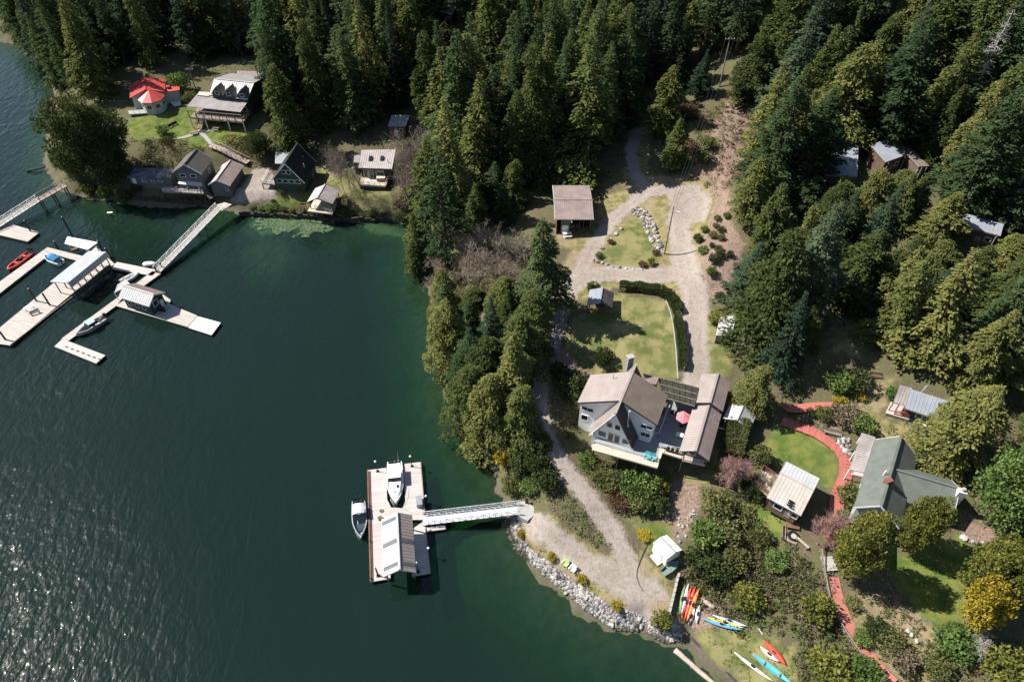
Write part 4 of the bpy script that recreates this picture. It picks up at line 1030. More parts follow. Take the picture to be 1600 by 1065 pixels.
# --- lodge with three dormers and verandah
lo = thing('lodge', 'large lodge with white metal roof, three dormers and a broad verandah', 'lodge', e2(800, 420, 9))
q = [e2(715, 153, 16.6), e2(1005, 183, 16.6), e2(955, 305, 14.2), e2(680, 268, 14.2)]
b = MB(); b.slab(q, .18); seams(b, q, .6); b.build('roof', M['roof_greywhite'], lo)
q2 = [e2(715, 153, 16.6), e2(1005, 183, 16.6), e2(1088, 138, 15.2), e2(835, 112, 15.2)]
b = MB(); b.slab(q2, .18); b.build('roof', mat('grey_lodge_roof', (.24, .235, .23), .7, .15, .6), lo)
MB().bar(q[0] + V((0, 0, .06)), q[1] + V((0, 0, .06)), .35, .08).build('ridge_cap', M['roof_greywhite'], lo)
foot = [q[3] + (q[0] - q[3]) * .1, q[2] + (q[1] - q[2]) * .1, q2[2], q2[3]]
cc = sum(foot) / 4; fo = [V((p[0], p[1], 0)) + (V((cc[0], cc[1], 0)) - V((p[0], p[1], 0))) * .06 for p in foot]
tz = [14.3, 14.3, 15.0, 15.0]
MB().loft([[V((p[0], p[1], 8.0)) for p in fo], [V((p[0], p[1], z)) for p, z in zip(fo, tz)]]).build('wall', M['dark_green'], lo)
q3 = [e2(880, 95, 14.2), e2(1090, 103, 14.2), e2(1080, 142, 13.8), e2(880, 128, 13.8)]
b = MB(); b.slab(q3, .16); seams(b, q3, .7); b.build('roof', M['roof_pink'], lo)
cc = sum(q3) / 4; MB().pole([cc + (p - cc) * .9 for p in q3], 8.5, 13.7).build('annex_wall', M['dark_green'], lo)
du = unit(q[1] - q[0]); ds = unit((q[3] - q[0]) - du * np.dot(q[3] - q[0], du)); dh = unit(V((ds[0], ds[1], 0)))
slope = (16.6 - 14.2) / np.linalg.norm((q[3] - q[0])[:2] - du[:2] * np.dot((q[3] - q[0])[:2], du[:2]))
for x, y in ((765, 182), (848, 192), (945, 200)):
    p0 = e2(x, y, 16.5); p0 = V((p0[0], p0[1], 16.5))
    f = p0 + dh * 3.1; w_ = du * 1.75
    b = MB()
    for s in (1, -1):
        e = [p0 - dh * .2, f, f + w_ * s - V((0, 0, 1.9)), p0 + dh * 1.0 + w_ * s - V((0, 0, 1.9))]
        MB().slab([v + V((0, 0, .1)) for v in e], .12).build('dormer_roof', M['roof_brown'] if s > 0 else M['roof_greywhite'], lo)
    fr = f - dh * .25
    o = MB().prism([fr + w_ * .9 - V((0, 0, 2.6)), fr - w_ * .9 - V((0, 0, 2.6)), fr - w_ * .9 - V((0, 0, 1.85)), fr - V((0, 0, .15)), fr + w_ * .9 - V((0, 0, 1.85))], -dh * 2.6).build('dormer_wall', M['dark_green'], lo)
    window(lo, Wall(fr - du * .6, du, dh, 1.2), 0, float(fr[2]) - 1.9, 1.2, .9)
vr = [e2(590, 268, 13.4), e2(960, 318, 13.4), e2(905, 395, 12.5), e2(518, 353, 12.5)]
b = MB(); b.slab(vr, .1); seams(b, vr, .5, .03); b.build('verandah_roof', M['clear_panel'], lo)
MB().slab([e2(608, 245, 13.9), e2(690, 250, 13.9), e2(675, 280, 13.6), e2(592, 270, 13.6)], .12).build('roof', M['roof_cream'], lo)
fz = 10.6
fl_ = [e2(540, 435, fz), e2(925, 470, fz), e2(975, 405, fz), e2(600, 360, fz)]
deck(lo, fl_, fz, .3, M['wood'], 'verandah_floor')
railing(lo, [e2(540, 432, fz), e2(925, 467, fz), e2(972, 405, fz)], 1.0, M['wood'], 1.8, (1.0, .12), .09, pick=.35)
vp = [V(fl_[0]) + (V(fl_[1]) - V(fl_[0])) * i / 7 for i in range(8)]
posts(lo, vp, fz - .2, 12.6, M['wood'], .18)
posts(lo, [vp[0], vp[2], vp[5], vp[7]], None, fz - .3, M['trim'], .24, 'pier')
for i in range(7): MB().bar(vp[i] + V((0, 0, 2.0)), vp[i + 1] + V((0, 0, 2.0)), .12, .18).build('beam', M['wood'], lo)
wv = Wall(e2(640, 372, 10.6), unit((fl_[1] - fl_[0]) * V((1, 1, 0))), dh, 14)
for i in range(4): window(lo, wv, 1.2 + i * 3.2, 10.9, 1.8, 1.4)
s0, s1 = e2(640, 405, fz), e2(600, 525, 8.3)
so = thing('log_staircase', 'wooden staircase climbing from the lawn to the lodge verandah', 'stairs', s1)
for i in range(12):
    c = s0 + (s1 - s0) * (i + .5) / 12; MB().obox(c, du * .75, dh * .15, V((0, 0, .03))).build('tread', M['wood'], so)
for s in (1, -1):
    o_ = du * .78 * s
    MB().bar(s0 + o_, s1 + o_, .1, .25).build('stringer', M['wood'], so)
    b = MB(); b.bar(s0 + o_ + V((0, 0, 1)), s1 + o_ + V((0, 0, 1)), .09, .09)
    for i in range(5):
        c = s0 + (s1 - s0) * i / 4 + o_; b.bar(c, c + V((0, 0, 1)), .09, .09)
    b.build('handrail', M['wood'], so)
# lawn furniture
picnic_table(G(303.5, 210), .4, M['wood'], 'grey picnic table on the lodge lawn at the crossing of the paths')
picnic_table(G(339, 203), -.3, M['wood'], 'grey picnic table on the lodge lawn below the verandah posts')
for i, (x, y, lb) in enumerate(((274, 196, 'dark garden bench on the lodge lawn, the one nearer the picnic table'), (268, 199, 'dark garden bench on the lodge lawn, the one nearer the round shrub'))):
    c = G(x, y); t = thing('garden_bench', lb, 'bench', c, None, .9)
    MB().box((0, 0, .42), 1.5, .45, .06).build('seat', M['dark_wood'], t, local=True); MB().obox((0, .26, .7), (.75, 0, 0), (0, .03, .0), (0, .05, .25)).build('backrest', M['dark_wood'], t, local=True)
    for sx in (-.6, .6): MB().box((sx, 0, .2), .08, .42, .4).build('leg', M['dark_wood'], t, local=True)
# timber stairway down the bank
a_, b_ = e2(690, 640, 7.6), e2(975, 800, 3.6)
t = thing('timber_stairway', 'long weathered stairway down the bank beside the garage', 'stairs', b_)
d = unit((b_ - a_) * V((1, 1, 0))); sd = V((-d[1], d[0], 0))
def stair_at(f):
    c = a_ + (b_ - a_) * f; hh = max(float(hgt(*(c + sd * k)[:2])) for k in (-.9, 0, .9)); return V((c[0], c[1], max(c[2], hh + .45)))
for i in range(26):
    MB().obox(stair_at((i + .5) / 26), sd * .8, d * .24, V((0, 0, .05))).build('tread', M['log'], t)
for s in (1, -1):
    b = MB(); o_ = sd * .85 * s
    for i in range(8):
        c, c2 = stair_at(i / 8) + o_, stair_at((i + 1) / 8) + o_
        b.bar(c, c2, .1, .22); b.bar(c + V((0, 0, 1)), c2 + V((0, 0, 1)), .12, .1); b.bar(c - V((0, 0, .8)), c + V((0, 0, 1)), .1, .1)
    b.build('handrail', M['log'], t)

# --- grey house on the shore, with flat annex and porch
lh = thing('shore_house', 'dark grey shore house with brown gable roof and flat-roofed annex', 'house', e2(520, 920, 3))
A, B, L_, R_ = ridge_px((306.4, 233), (286.9, 256.3), 10.8, (271, 266), 8.4, (333.3, 248.8), 8.4)
W = gable(lh, A, B, 10.8, L_, R_, M['roof_brown'], M['grey_siding'], 2.6, seam=0, fascia=M['trim'])
for a in (1.0, 3.6): window(lh, W['B'], a, 7.0, 1.5, .9)
rw = W['R'] if W['R'].n[0] > 0 else W['L']
window(lh, rw, 2.0, 6.2, 1.0, 1.2)
c = e2(655, 800, 6); zt = zat(c[0], c[1], 90 + 705 / 4.63)
MB().box((c[0], c[1], (4 + zt) / 2), .5, .5, zt - 4).build('chimney', M['black'], lh)
q = [e2(140, 800, 6.3), e2(425, 797, 6.5), e2(400, 872, 6.0), e2(85, 865, 5.8)]
MB().slab(q, .2).build('annex_roof', mat('mottled_dark_roof', (.10, .11, .125), .85, .35, .9, stain=(.42, .42, .42), stain_amt=.5), lh)
cc = sum(q) / 4; fo = [cc + (p - cc) * .94 for p in q]
MB().pole(fo, 2.4, 5.75).build('annex_wall', M['grey_siding'], lh)
d = unit((fo[2] - fo[3]) * V((1, 1, 0))); wa = Wall(fo[3], d, V((d[1], -d[0], 0)), 8)
for a in (3.0, 5.2, 7.1): window(lh, wa, a, 4.6, 1.1, .55)
door(lh, wa, .6, 3.6, .9, 1.9)
q = [e2(470, 885, 5.9), e2(628, 905, 5.9), e2(628, 932, 5.4), e2(448, 912, 5.4)]
MB().slab(q, .1).build('porch_roof', M['roof_greywhite'], lh)
pf = [e2(340, 970, 3.9), e2(640, 985, 3.9), e2(640, 935, 3.9), e2(345, 925, 3.9)]
deck(lh, pf, 3.9, .3, M['wood'], 'porch_floor'); railing(lh, [e2(345, 968, 3.9), e2(640, 983, 3.9)], .9, M['trim'], 1.4)
posts(lh, [e2(455, 975, 3.9), e2(535, 978, 3.9), e2(620, 982, 3.9)], 3.9, 5.45, M['trim'], .12)
posts(lh, [e2(345, 968, 3.9), e2(500, 978, 3.9), e2(640, 983, 3.9)], 1.0, 3.7, M['dark_wood'], .2, 'pier')
s0, s1 = e2(640, 960, 3.9), e2(700, 1020, 2.6); d = unit((s1 - s0) * V((1, 1, 0))); sd = V((-d[1], d[0], 0))
for i in range(6): MB().obox(s0 + (s1 - s0) * (i + .5) / 6, sd * .6, d * .18, V((0, 0, .04))).build('tread', M['wood'], lh)

# --- garage with brown roof
t = thing('brown_garage', 'small garage with brown gable roof between the shore house and the drive', 'garage', e2(830, 900, 3))
A, B, L_, R_ = ridge_px((359.8, 250), (337.5, 281), 7.4, (347, 258), 6.0, (382, 257.4), 6.0)
W = gable(t, A, B, 7.4, L_, R_, M['roof_cream'], M['grey_siding'], 2.6, seam=0, fascia=M['trim'], roofm2=M['roof_pink'])  # brown roof: sunlight on the left slope painted in as cream
door(t, W['B'], .9, 3.0, 2.2, 2.0, M['grey_siding']); window(t, W['B'], 3.3, 4.2, .7, .8)

# --- dark A-frame cabin
e3 = q_(380, 170, 5.327)
ac = thing('a_frame_cabin', 'dark green A-frame cabin with black roof above the shore lawn', 'cabin', e3(400, 690, 3.2))
A, B, L_, R_ = ridge_px((464.5, 223.5), (444.8, 255.4), 11.6, (427.9, 275), 7.0, (478.5, 281), 6.6)
W = gable(ac, A, B, 11.6, L_, R_, M['roof_dark'], M['dark_green'], 2.8, seam=0, fascia=M['trim'], ov=.35)
wb = W['B']
nwin = 4
for i in range(4): window(ac, wb, wb.L * (.10 + .205 * i), 6.0, wb.L * .17, 1.1)
for i in range(2): window(ac, wb, wb.L * (.34 + .16 * i), 8.5, wb.L * .13, 1.1)
rw = W['R'] if W['R'].n[0] > 0 else W['L']; door(ac, rw, 2, 3.4, .9, 2.0, M['wood'])
q = [e3(268, 360, 7.2), e3(390, 360, 7.2), e3(370, 458, 6.6), e3(264, 455, 6.6)]
MB().slab(q, .15).build('lean_to_roof', mat('grey_metal_roof', (.30, .31, .32)), ac)
cc = sum(q) / 4; MB().pole([cc + (p - cc) * .9 for p in q], 3, 6.5).build('lean_to_wall', M['dark_green'], ac)
pf = [e3(158, 620, 5.0), e3(272, 632, 5.0), e3(262, 560, 5.0), e3(215, 520, 5.0)]
deck(ac, pf, 5.0, .3, M['wood'], 'side_deck'); railing(ac, [e3(215, 520, 5.0), e3(158, 620, 5.0), e3(272, 632, 5.0)], .9, M['trim'], 1.2)
posts(ac, pf[:2], None, 4.8, M['dark_wood'], .18)
for (x, y) in ((500, 410), (505, 470)): c = e3(x, y, 9.0); MB().tube(c - V((0, 0, .6)), c + V((0, 0, .5)), .1).build('vent_pipe', M['galv'], ac)

# --- waterfront pavilion
pv = thing('waterfront_pavilion', 'open pavilion with grey gable roof over a deck at the sea wall', 'pavilion', e3(650, 800, 3))
A, B, L_, R_ = ridge_px((507.6, 288), (495, 309.5), 6.6, (480.5, 314), 5.3, (527, 305), 5.3)
W = gable(pv, A, B, 6.6, L_, R_, mat('pale_grey_shingle', (.36, .37, .36), .8, .12, .8), M['dark_green'], 3, walls=False, seam=0, fascia=M['dark_green'], roofm2=M['clear_panel'])
pf = [e3(535, 850, 3.3), e3(740, 875, 3.3), e3(790, 760, 3.3), e3(600, 740, 3.3)]
deck(pv, pf, 3.3, .3, M['deck_cream'], 'deck'); railing(pv, [e3(600, 830, 3.3), e3(738, 872, 3.3), e3(788, 765, 3.3)], .95, M['wood'], 1.3)
posts(pv, [W['L'].pt(0, 0), W['L'].pt(W['L'].L, 0), W['R'].pt(0, 0), W['R'].pt(W['R'].L, 0)], 3.2, 5.4, M['dark_green'], .18)
posts(pv, [pf[0], pf[1]], -1.2, 3.0, M['dark_wood'], .22, 'pile')
b = MB(); c = e3(500, 815, 3.2)
t = thing('wooden_bench', 'low brown bench beside the waterfront pavilion', 'bench', c, None, .2)
MB().box((0, 0, .4), 1.5, .45, .07).build('seat', M['wood_red'], t, local=True); MB().box((0, .25, .65), 1.5, .06, .4).build('backrest', M['wood_red'], t, local=True)
for sx in (-.6, .6): MB().box((sx, 0, .2), .08, .4, .4).build('leg', M['wood_red'], t, local=True)

# --- cabin with two skylights and hot tub deck
sc_ = thing('skylight_cabin', 'shore cabin with pale metal roof, two skylights and a front deck', 'cabin', e3(1090, 600, 3.5))
q = [e3(985, 343, 10.0), e3(1268, 338, 10.0), e3(1237, 500, 8.0), e3(960, 490, 8.0)]
ws = flat_roof(sc_, q, 3.2, mat('pinkish_grey_metal_roof', (.42, .38, .36), .5, .12, .6, stain=(.3, .27, .25), stain_amt=.3), M['dark_green'], .35, seam=.5, fascia=M['roof_pink'])
for x in (1060, 1156):
    c = e3(x, 412, 9.15); o = MB().obox(c, unit(q[1] - q[0]) * .42, unit(q[3] - q[0]) * .62, V((0, 0, .12))).build('skylight', M['black'], sc_)
    MB().obox(c + V((0, 0, .1)), unit(q[1] - q[0]) * .32, unit(q[3] - q[0]) * .5, V((0, 0, .06))).build('pane', M['glass'], o)
fw_ = min(ws, key=lambda w: w.n[1])
for a in (.5, 1.8): window(sc_, fw_, fw_.L - a - 1.2 if fw_.u[0] < 0 else a, 5.3, 1.15, 2.0)
window(sc_, fw_, (fw_.L - 5.6) if fw_.u[0] < 0 else 3.6, 5.9, 2.0, 1.3, bars=1)
c = e3(1215, 470, 8.0); MB().tube(c, c + V((-.3, .2, 1.6)), .09).build('stove_pipe', M['galv'], sc_)
q = [e3(925, 380, 8.0), e3(975, 378, 8.0), e3(965, 448, 7.6), e3(917, 447, 7.6)]
MB().slab(q, .12).build('porch_roof', M['clear_panel'], sc_)
cc = sum(q) / 4; MB().pole([cc + (p - cc) * .85 for p in q], 3.2, 7.5).build('entry_wall', M['dark_green'], sc_)
pf = [e3(960, 632, 5.2), e3(1185, 645, 5.2), e3(1225, 540, 5.2), e3(1000, 530, 5.2)]
deck(sc_, pf, 5.2, .3, M['deck_cream'], 'deck'); railing(sc_, [e3(1000, 535, 5.2), e3(960, 630, 5.2), e3(1185, 643, 5.2), e3(1222, 545, 5.2)], .95, M['wood'], 1.3)
cc = sum(pf) / 4; MB().pole([cc + (p - cc) * .93 for p in pf], 2.8, 4.9).build('lower_wall', M['dark_green'], sc_)
c = e3(1150, 590, 5.2); t = thing('hot_tub', 'covered pale hot tub on the deck of the skylight cabin', 'hot tub', c, None, .05)
MB().box((0, 0, .4), 2.0, 1.7, .8).build('shell', M['wood'], t, local=True); MB().box((0, 0, .87), 2.1, 1.8, .14).build('cover', mat('beige_vinyl', (.5, .45, .38), .6, .1), t, local=True)
s0, s1 = e3(930, 480, 5.2), e3(900, 520, 3.6)
for i in range(5): MB().obox(s0 + (s1 - s0) * (i + .5) / 5, V((.6, 0, 0)), V((0, .16, 0)), V((0, 0, .05))).build('step', M['trim'], sc_)

# sea wall along the lots
sw = thing('sea_wall', 'long dark retaining wall along the cove below the cabins', 'wall', P(500, 338, 1))
pts = [P(372, 329, 1.7), P(420, 329.5, 1.7), P(470, 333, 1.7), P(520, 335.5, 1.7), P(560, 337.5, 1.7), P(612, 337, 1.7)]
for i in range(len(pts) - 1):
    a_, b_ = pts[i], pts[i + 1]; n = max(3, int(np.linalg.norm(b_ - a_) / .9))
    for k in range(n):
        c0, c1 = a_ + (b_ - a_) * k / n, a_ + (b_ - a_) * (k + .94) / n
        m0 = (c0 + c1) / 2; z1 = 1.25 + rnd.uniform(-.35, .25)
        MB().obox((m0[0] , m0[1] + rnd.uniform(-.35, .35), z1 / 2 - .4), (c1 - c0) / 2, V((0, .22, 0)), V((0, 0, z1 / 2 + .4))).build('timber', M['dark_wood'], sw)
w2 = thing('timber_bulkhead', 'dark timber bulkhead below the grey shore house', 'wall', P(270, 312, 1))
pts = [P(205, 306, 1.9), P(255, 309, 1.9), P(330, 311, 1.9)]
for i in range(2):
    a_, b_ = pts[i], pts[i + 1]; n = int(np.linalg.norm(b_ - a_) / 1.1)
    for k in range(n):
        m0 = a_ + (b_ - a_) * (k + .5) / n; z1 = 1.9 + rnd.uniform(-.5, .1)
        MB().box((m0[0], m0[1], z1 / 2 - .3), 1.0, .3, z1 + .6).build('timber', M['dark_wood'], w2)

# --- roofs glimpsed through the trees above
for i, (pts, lb, m_) in enumerate((([(686, 3), (714, 9), (706, 24), (684, 16)], 'pale roofed cabin glimpsed at the very top between tall trees', M['roof_blue']),
        ([(612, 180), (640, 180), (634, 197), (606, 197)], 'grey shed roof under the trees behind the skylight cabin', mat('grey_metal_roof', (.30, .31, .32))))):
    zg_ = float(G(*pts[2])[2]); t = thing('forest_cabin' if i == 0 else 'woodland_shed', lb, 'cabin' if i == 0 else 'shed', G(*pts[2]))
    ws = flat_roof(t, [P(*pts[0], zg_ + 3.6), P(*pts[1], zg_ + 3.6), P(*pts[2], zg_ + 3.0), P(*pts[3], zg_ + 3.0)], zg_ - .5, m_, M['cedar_siding'], .25, seam=.6)
    w_ = min(ws, key=lambda w: w.n[1]); window(t, w_, .6, zg_ + 1.2, 1.0, 1.0); door(t, w_, 2.0, zg_ - .2, .9, 2.0)

# ================================================================== docks on the left
e1 = q_(0, 240, 3.133)
def dock(name, label, polys, m, group=None, piles=()):
    c = sum(V(p) for p in polys[0]) / len(polys[0]); t = thing(name, label, 'dock', V((c[0], c[1], 0)), group)
    for pl in polys: float_part(t, pl, m)
    return t
a1 = math.atan2(*(e1(380, 560) - e1(0, 850))[1::-1])
M['dock_b'] = plank_mat('grey_dock_boards', (.42, .385, .35), a1 + math.pi / 2, .18, .25, .8, .14, (.27, .23, .2))
M['dock_p'] = plank_mat('pale_dock_boards', (.45, .425, .40), a1 + math.pi / 2, .18, .2, .8, .1, (.4, .37, .34))
d1 = dock('swim_float', 'small grey float with a piling at the picture edge below the trestle pier', [[e1(-30, 372, Wz), e1(40, 340, Wz), e1(192, 385, Wz), e1(135, 430, Wz), e1(-30, 392, Wz)]], M['dock_b'])
d2 = dock('marina_dock', 'long broad dock carrying the grey-roofed boat shed', [[e1(-40, 882, Wz), e1(0, 850, Wz), e1(290, 610, Wz), e1(470, 455, Wz), e1(562, 540, Wz), e1(380, 662, Wz), e1(50, 938, Wz), e1(-40, 925, Wz)]], M['dock_b'])
MB().bar(e1(50, 935, Wz + .1), e1(555, 545, Wz + .1), .15, .14).build('bull_rail', M['wood'], d2)
d3 = dock('finger_dock', 'narrow L-shaped finger dock between the red inflatable and the blue-topped boat', [[e1(-60, 668, Wz), e1(-60, 722, Wz), e1(0, 682, Wz), e1(245, 490, Wz), e1(215, 470, Wz)], [e1(215, 470, Wz), e1(232, 458, Wz), e1(402, 500, Wz), e1(385, 526, Wz), e1(247, 488, Wz)]], M['dock_b'])
d4 = dock('link_dock', 'pale cross dock linking the boat shed to the foot of the gangway', [[e1(540, 562, Wz), e1(572, 530, Wz), e1(775, 570, Wz), e1(745, 597, Wz)]], M['dock_p'])
d5 = dock('walkway_dock', 'long narrow walkway dock from the gangway past the floating cabin', [[e1(745, 575, Wz), e1(790, 585, Wz), e1(590, 728, Wz), e1(335, 915, Wz), e1(300, 905, Wz), e1(560, 715, Wz)]], M['dock_b'])
d6 = dock('cabin_float', 'floating platform under the small dark green cabin', [[e1(570, 745, Wz), e1(600, 705, Wz), e1(800, 690, Wz), e1(835, 715, Wz), e1(830, 735, Wz), e1(965, 792, Wz), e1(920, 848, Wz)]], M['dock_b'])
d7 = dock('white_float', 'white-decked end float beyond the floating cabin', [[e1(967, 795, Wz + .04), e1(1080, 826, Wz + .04), e1(1035, 886, Wz + .04), e1(922, 850, Wz + .04)]], M['gel'])
d8 = dock('boat_float', 'pale float at the end of the walkway beside the aluminium boat', [[e1(265, 942, Wz + .05), e1(305, 905, Wz + .05), e1(515, 985, Wz + .05), e1(470, 1025, Wz + .05)]], M['dock_p'])
b = MB()
for i in range(7): c = e1(325 + i * 27, 945 + i * 10, Wz + .1); MB().box(c, .55, .22, .12, -.35).build('cleat', M['wood_red'], d8)

# boat shed on the marina dock: pale mono-ish gable
t = thing('boat_shed', 'long boat shed with pale grey metal roof on the broad dock', 'boathouse', e1(430, 580, .5))
A, B, L_, R_ = ridge_px((165, 393.5), (106, 441.5), 4.9, (146, 386), 3.9, (171, 401), 3.6)
W = gable(t, A, B, 4.9, L_, R_, M['roof_blue'] if False else mat('silver_metal_roof', (.36, .38, .40), .45, .12, .6, stain=(.25, .25, .25), stain_amt=.25), M['grey_siding'], .5, walls=False, seam=.6, fascia=M['trim'], roofm2=mat('silver_metal_roof', (.36, .38, .40)))
for w_ in (W['L'], W['R']):
    posts(t, [w_.pt(w_.L * k / 6, 0) for k in range(7)], .5, 3.9, M['dark_wood'], .16)
    MB().bar(w_.pt(0, 3.75), w_.pt(w_.L, 3.75), .14, .2).build('beam', M['dark_wood'], t)
lw = W['L'] if W['L'].n[0] > 0 else W['R']
for k in range(6):
    a_, b_ = lw.pt(lw.L * k / 6 + .15, 0), lw.pt(lw.L * (k + 1) / 6 - .15, 0); a_[2] = b_[2] = .6
    MB().bar(a_ + V((0, 0, .6)), b_ + V((0, 0, .6)), .06, 1.2).build('side_panel', M['dark_green'], t)
m0 = (V((A[0], A[1], 4.45)) * .5 + V((B[0], B[1], 4.45)) * .5); MB().obox(m0 + V((-.9, -.2, .12)), unit(V(B) - V(A)) * .8, V((.5, .3, 0)), V((0, 0, .05))).build('roof_patch', M['wood'], t)
# small open shelter
t = thing('dock_shelter', 'small white-roofed shelter at the shore end of the broad dock', 'shelter', e1(400, 480, .5))
q = [e1(330, 406, 3.6), e1(478, 434, 3.6), e1(428, 470, 3.1), e1(316, 440, 3.1)]
b = MB(); b.slab(q, .12); seams(b, q, .5); b.build('roof', M['gel'], t)
posts(t, [q[0] * .9 + q[2] * .1, q[1] * .9 + q[3] * .1, q[2] * .9 + q[0] * .1, q[3] * .9 + q[1] * .1], .5, 3.1, M['galv'], .1)
c = e1(372, 478, Wz); MB().box(c + V((0, 0, .4)), 1.4, .7, .7, .5).build('stored_gear', M['wood_red'], t)
# floating cabin
t = thing('floating_cabin', 'small dark green floating cabin with white-brown gable roof', 'cabin', e1(670, 730, .5))
A, B, L_, R_ = ridge_px((193, 445.5), (240, 460), 5.0, (203, 470), 3.5, (233, 449), 3.6)
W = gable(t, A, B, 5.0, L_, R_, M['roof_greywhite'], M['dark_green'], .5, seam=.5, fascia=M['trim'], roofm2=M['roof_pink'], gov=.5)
fw_ = min((W['L'], W['R']), key=lambda w: w.n[1])
fs = fw_.L
for a in (.8, 2.6, 4.4): window(t, fw_, a, 1.5, 1.1, 1.0)
ew = max((W['A'], W['B']), key=lambda w: w.n[0]); window(t, ew, ew.L * .25, 2.0, 1.3, 1.4); door(t, ew, ew.L * .68, .55, .8, 1.9)
q = [e1(575, 640, 2.9), e1(615, 615, 2.9), e1(640, 640, 2.7), e1(560, 680, 2.6)]
MB().slab(q, .1).build('porch_roof', M['roof_greywhite'], t); posts(t, [q[3], q[2]], .5, 2.6, M['trim'], .1)
c = e1(800, 770, Wz); tt = thing('barbecue', 'black barbecue standing on the float beside the floating cabin', 'barbecue', c)
MB().box(c + V((0, 0, .4)), .9, .5, .7).build('cabinet', M['black'], tt); MB().tube(c + V((-.4, 0, .85)), c + V((.4, 0, .85)), .27, None, 8).build('lid', M['black'], tt)
MB().box(c + V((.65, 0, .75)), .4, .45, .04).build('side_shelf', M['galv'], tt)

# gangways
M['walk2'] = mat('weathered_gangway_boards', (.40, .36, .33), .8, .2, 1.0)
g = thing('shore_gangway', 'long white-railed gangway climbing from the link dock to the cabin drive', 'gangway', e1(900, 450, 1))
gangway(g, e1(768, 578, .8), e1(1075, 262, 3.2), 1.6, 1.1, M['trim'], M['walk2'], 18)
MB().slab([e1(1060, 250, 3.25), e1(1100, 238, 3.25), e1(1135, 248, 3.25), e1(1085, 280, 3.25)], .2).build('landing', M['walk2'], g)
posts(g, [e1(970, 380, 1), e1(1000, 352, 1)], -2, 2.3, M['dark_wood'], .25, 'pile')
g = thing('trestle_pier', 'wooden trestle pier and gangway running off the picture below the dark trees', 'pier', e1(150, 260, 1))
gangway(g, e1(-40, 372, .9), e1(190, 225, 2.6), 1.6, 1.05, M['trim'], M['walk2'], 12)
p, q = e1(185, 226, 2.6), e1(318, 152, 3.0)
d = unit((q - p) * V((1, 1, 0))); s = V((-d[1], d[0], 0)) * 1.0
MB().slab([p + s, q + s, q - s, p - s], .2).build('trestle_deck', M['wood'], g)
for e in (1, -1):
    b = MB(); b.bar(p + s * e + V((0, 0, 1)), q + s * e + V((0, 0, 1)), .1, .1)
    for i in range(6): c = p + (q - p) * i / 5 + s * e; b.bar(c, c + V((0, 0, 1)), .1, .1)
    b.build('railing', M['wood'], g)
for f in (.05, .5, .95):
    for e in (1, -1): c = p + (q - p) * f + s * e * .8; MB().tube((c[0], c[1], -3), c - V((0, 0, .1)), .16, .14, 6).build('pile', M['dark_wood'], g)

# pilings (base px, top py)
pl = [((111.7, 366), 339, 'tall lone piling standing in open water beside the small float'), ((49.5, 364), 345, 'piling at the corner of the small edge float'), ((91, 389), 377, 'short piling behind the finger dock'),
 ((175.5, 409), 388, 'piling at the shore end of the boat shed'), ((157.5, 386), 376, 'short piling between the shelter and the boat shed'), ((59, 473), 451, 'piling on the broad dock, the one farther from the water edge'), ((79.8, 479.5), 458, 'piling at the near edge of the broad dock'),
 ((11, 533.5), 517, 'piling at the outer end of the broad dock'), ((247, 428.5), 415.5, 'piling at the left foot of the long gangway'), ((255, 422), 410, 'piling at the right foot of the long gangway')]
for (bx, by), ty, lb in pl:
    c = P(bx, by, 0); zt = zat(c[0], c[1], ty); t = thing('piling', lb, 'piling', c, 'pilings of the docks')
    MB().tube(c - V((0, 0, 3)), V((c[0], c[1], zt)), .2, .17, 8).build('shaft', M['dark_wood'], t)
    MB().tube(V((c[0], c[1], zt)), V((c[0], c[1], zt + .18)), .19, .05, 8).build('cap', M['galv'], t)
c = P(174, 337, 0); t = thing('channel_marker', 'small white platform on a stake in the cove', 'marker', c)
MB().box(c + V((0, 0, .9)), 1.2, .5, .1, .1).build('platform', M['trim'], t); MB().tube(c - V((0, 0, 3)), c + V((0, 0, .9)), .12).build('stake', M['dark_wood'], t); MB().box(c + V((0, 0, .5)), .7, .12, .12).build('brace', M['dark_wood'], t)
c = e1(150, 765, Wz); t = thing('dock_table', 'white fish-cleaning table on the broad dock by the pilings', 'table', c, None, .65)
MB().box((0, 0, .9), 1.7, .7, .06).build('table_top', M['gel'], t, local=True)
for x in (-.7, .7):
    for y in (-.25, .25): MB().tube((x, y, 0), (x, y, .9), .04).build('leg', M['dark_wood'], t, local=True)
c = e1(175, 785, Wz); t = thing('dock_bench', 'low dark bench on the broad dock beside the white table', 'bench', c, None, .55)
MB().box((0, 0, .42), 1.9, .4, .06).build('seat', M['dark_wood'], t, local=True)
for x in (-.7, .7): MB().box((x, 0, .2), .1, .35, .4).build('leg', M['dark_wood'], t, local=True)

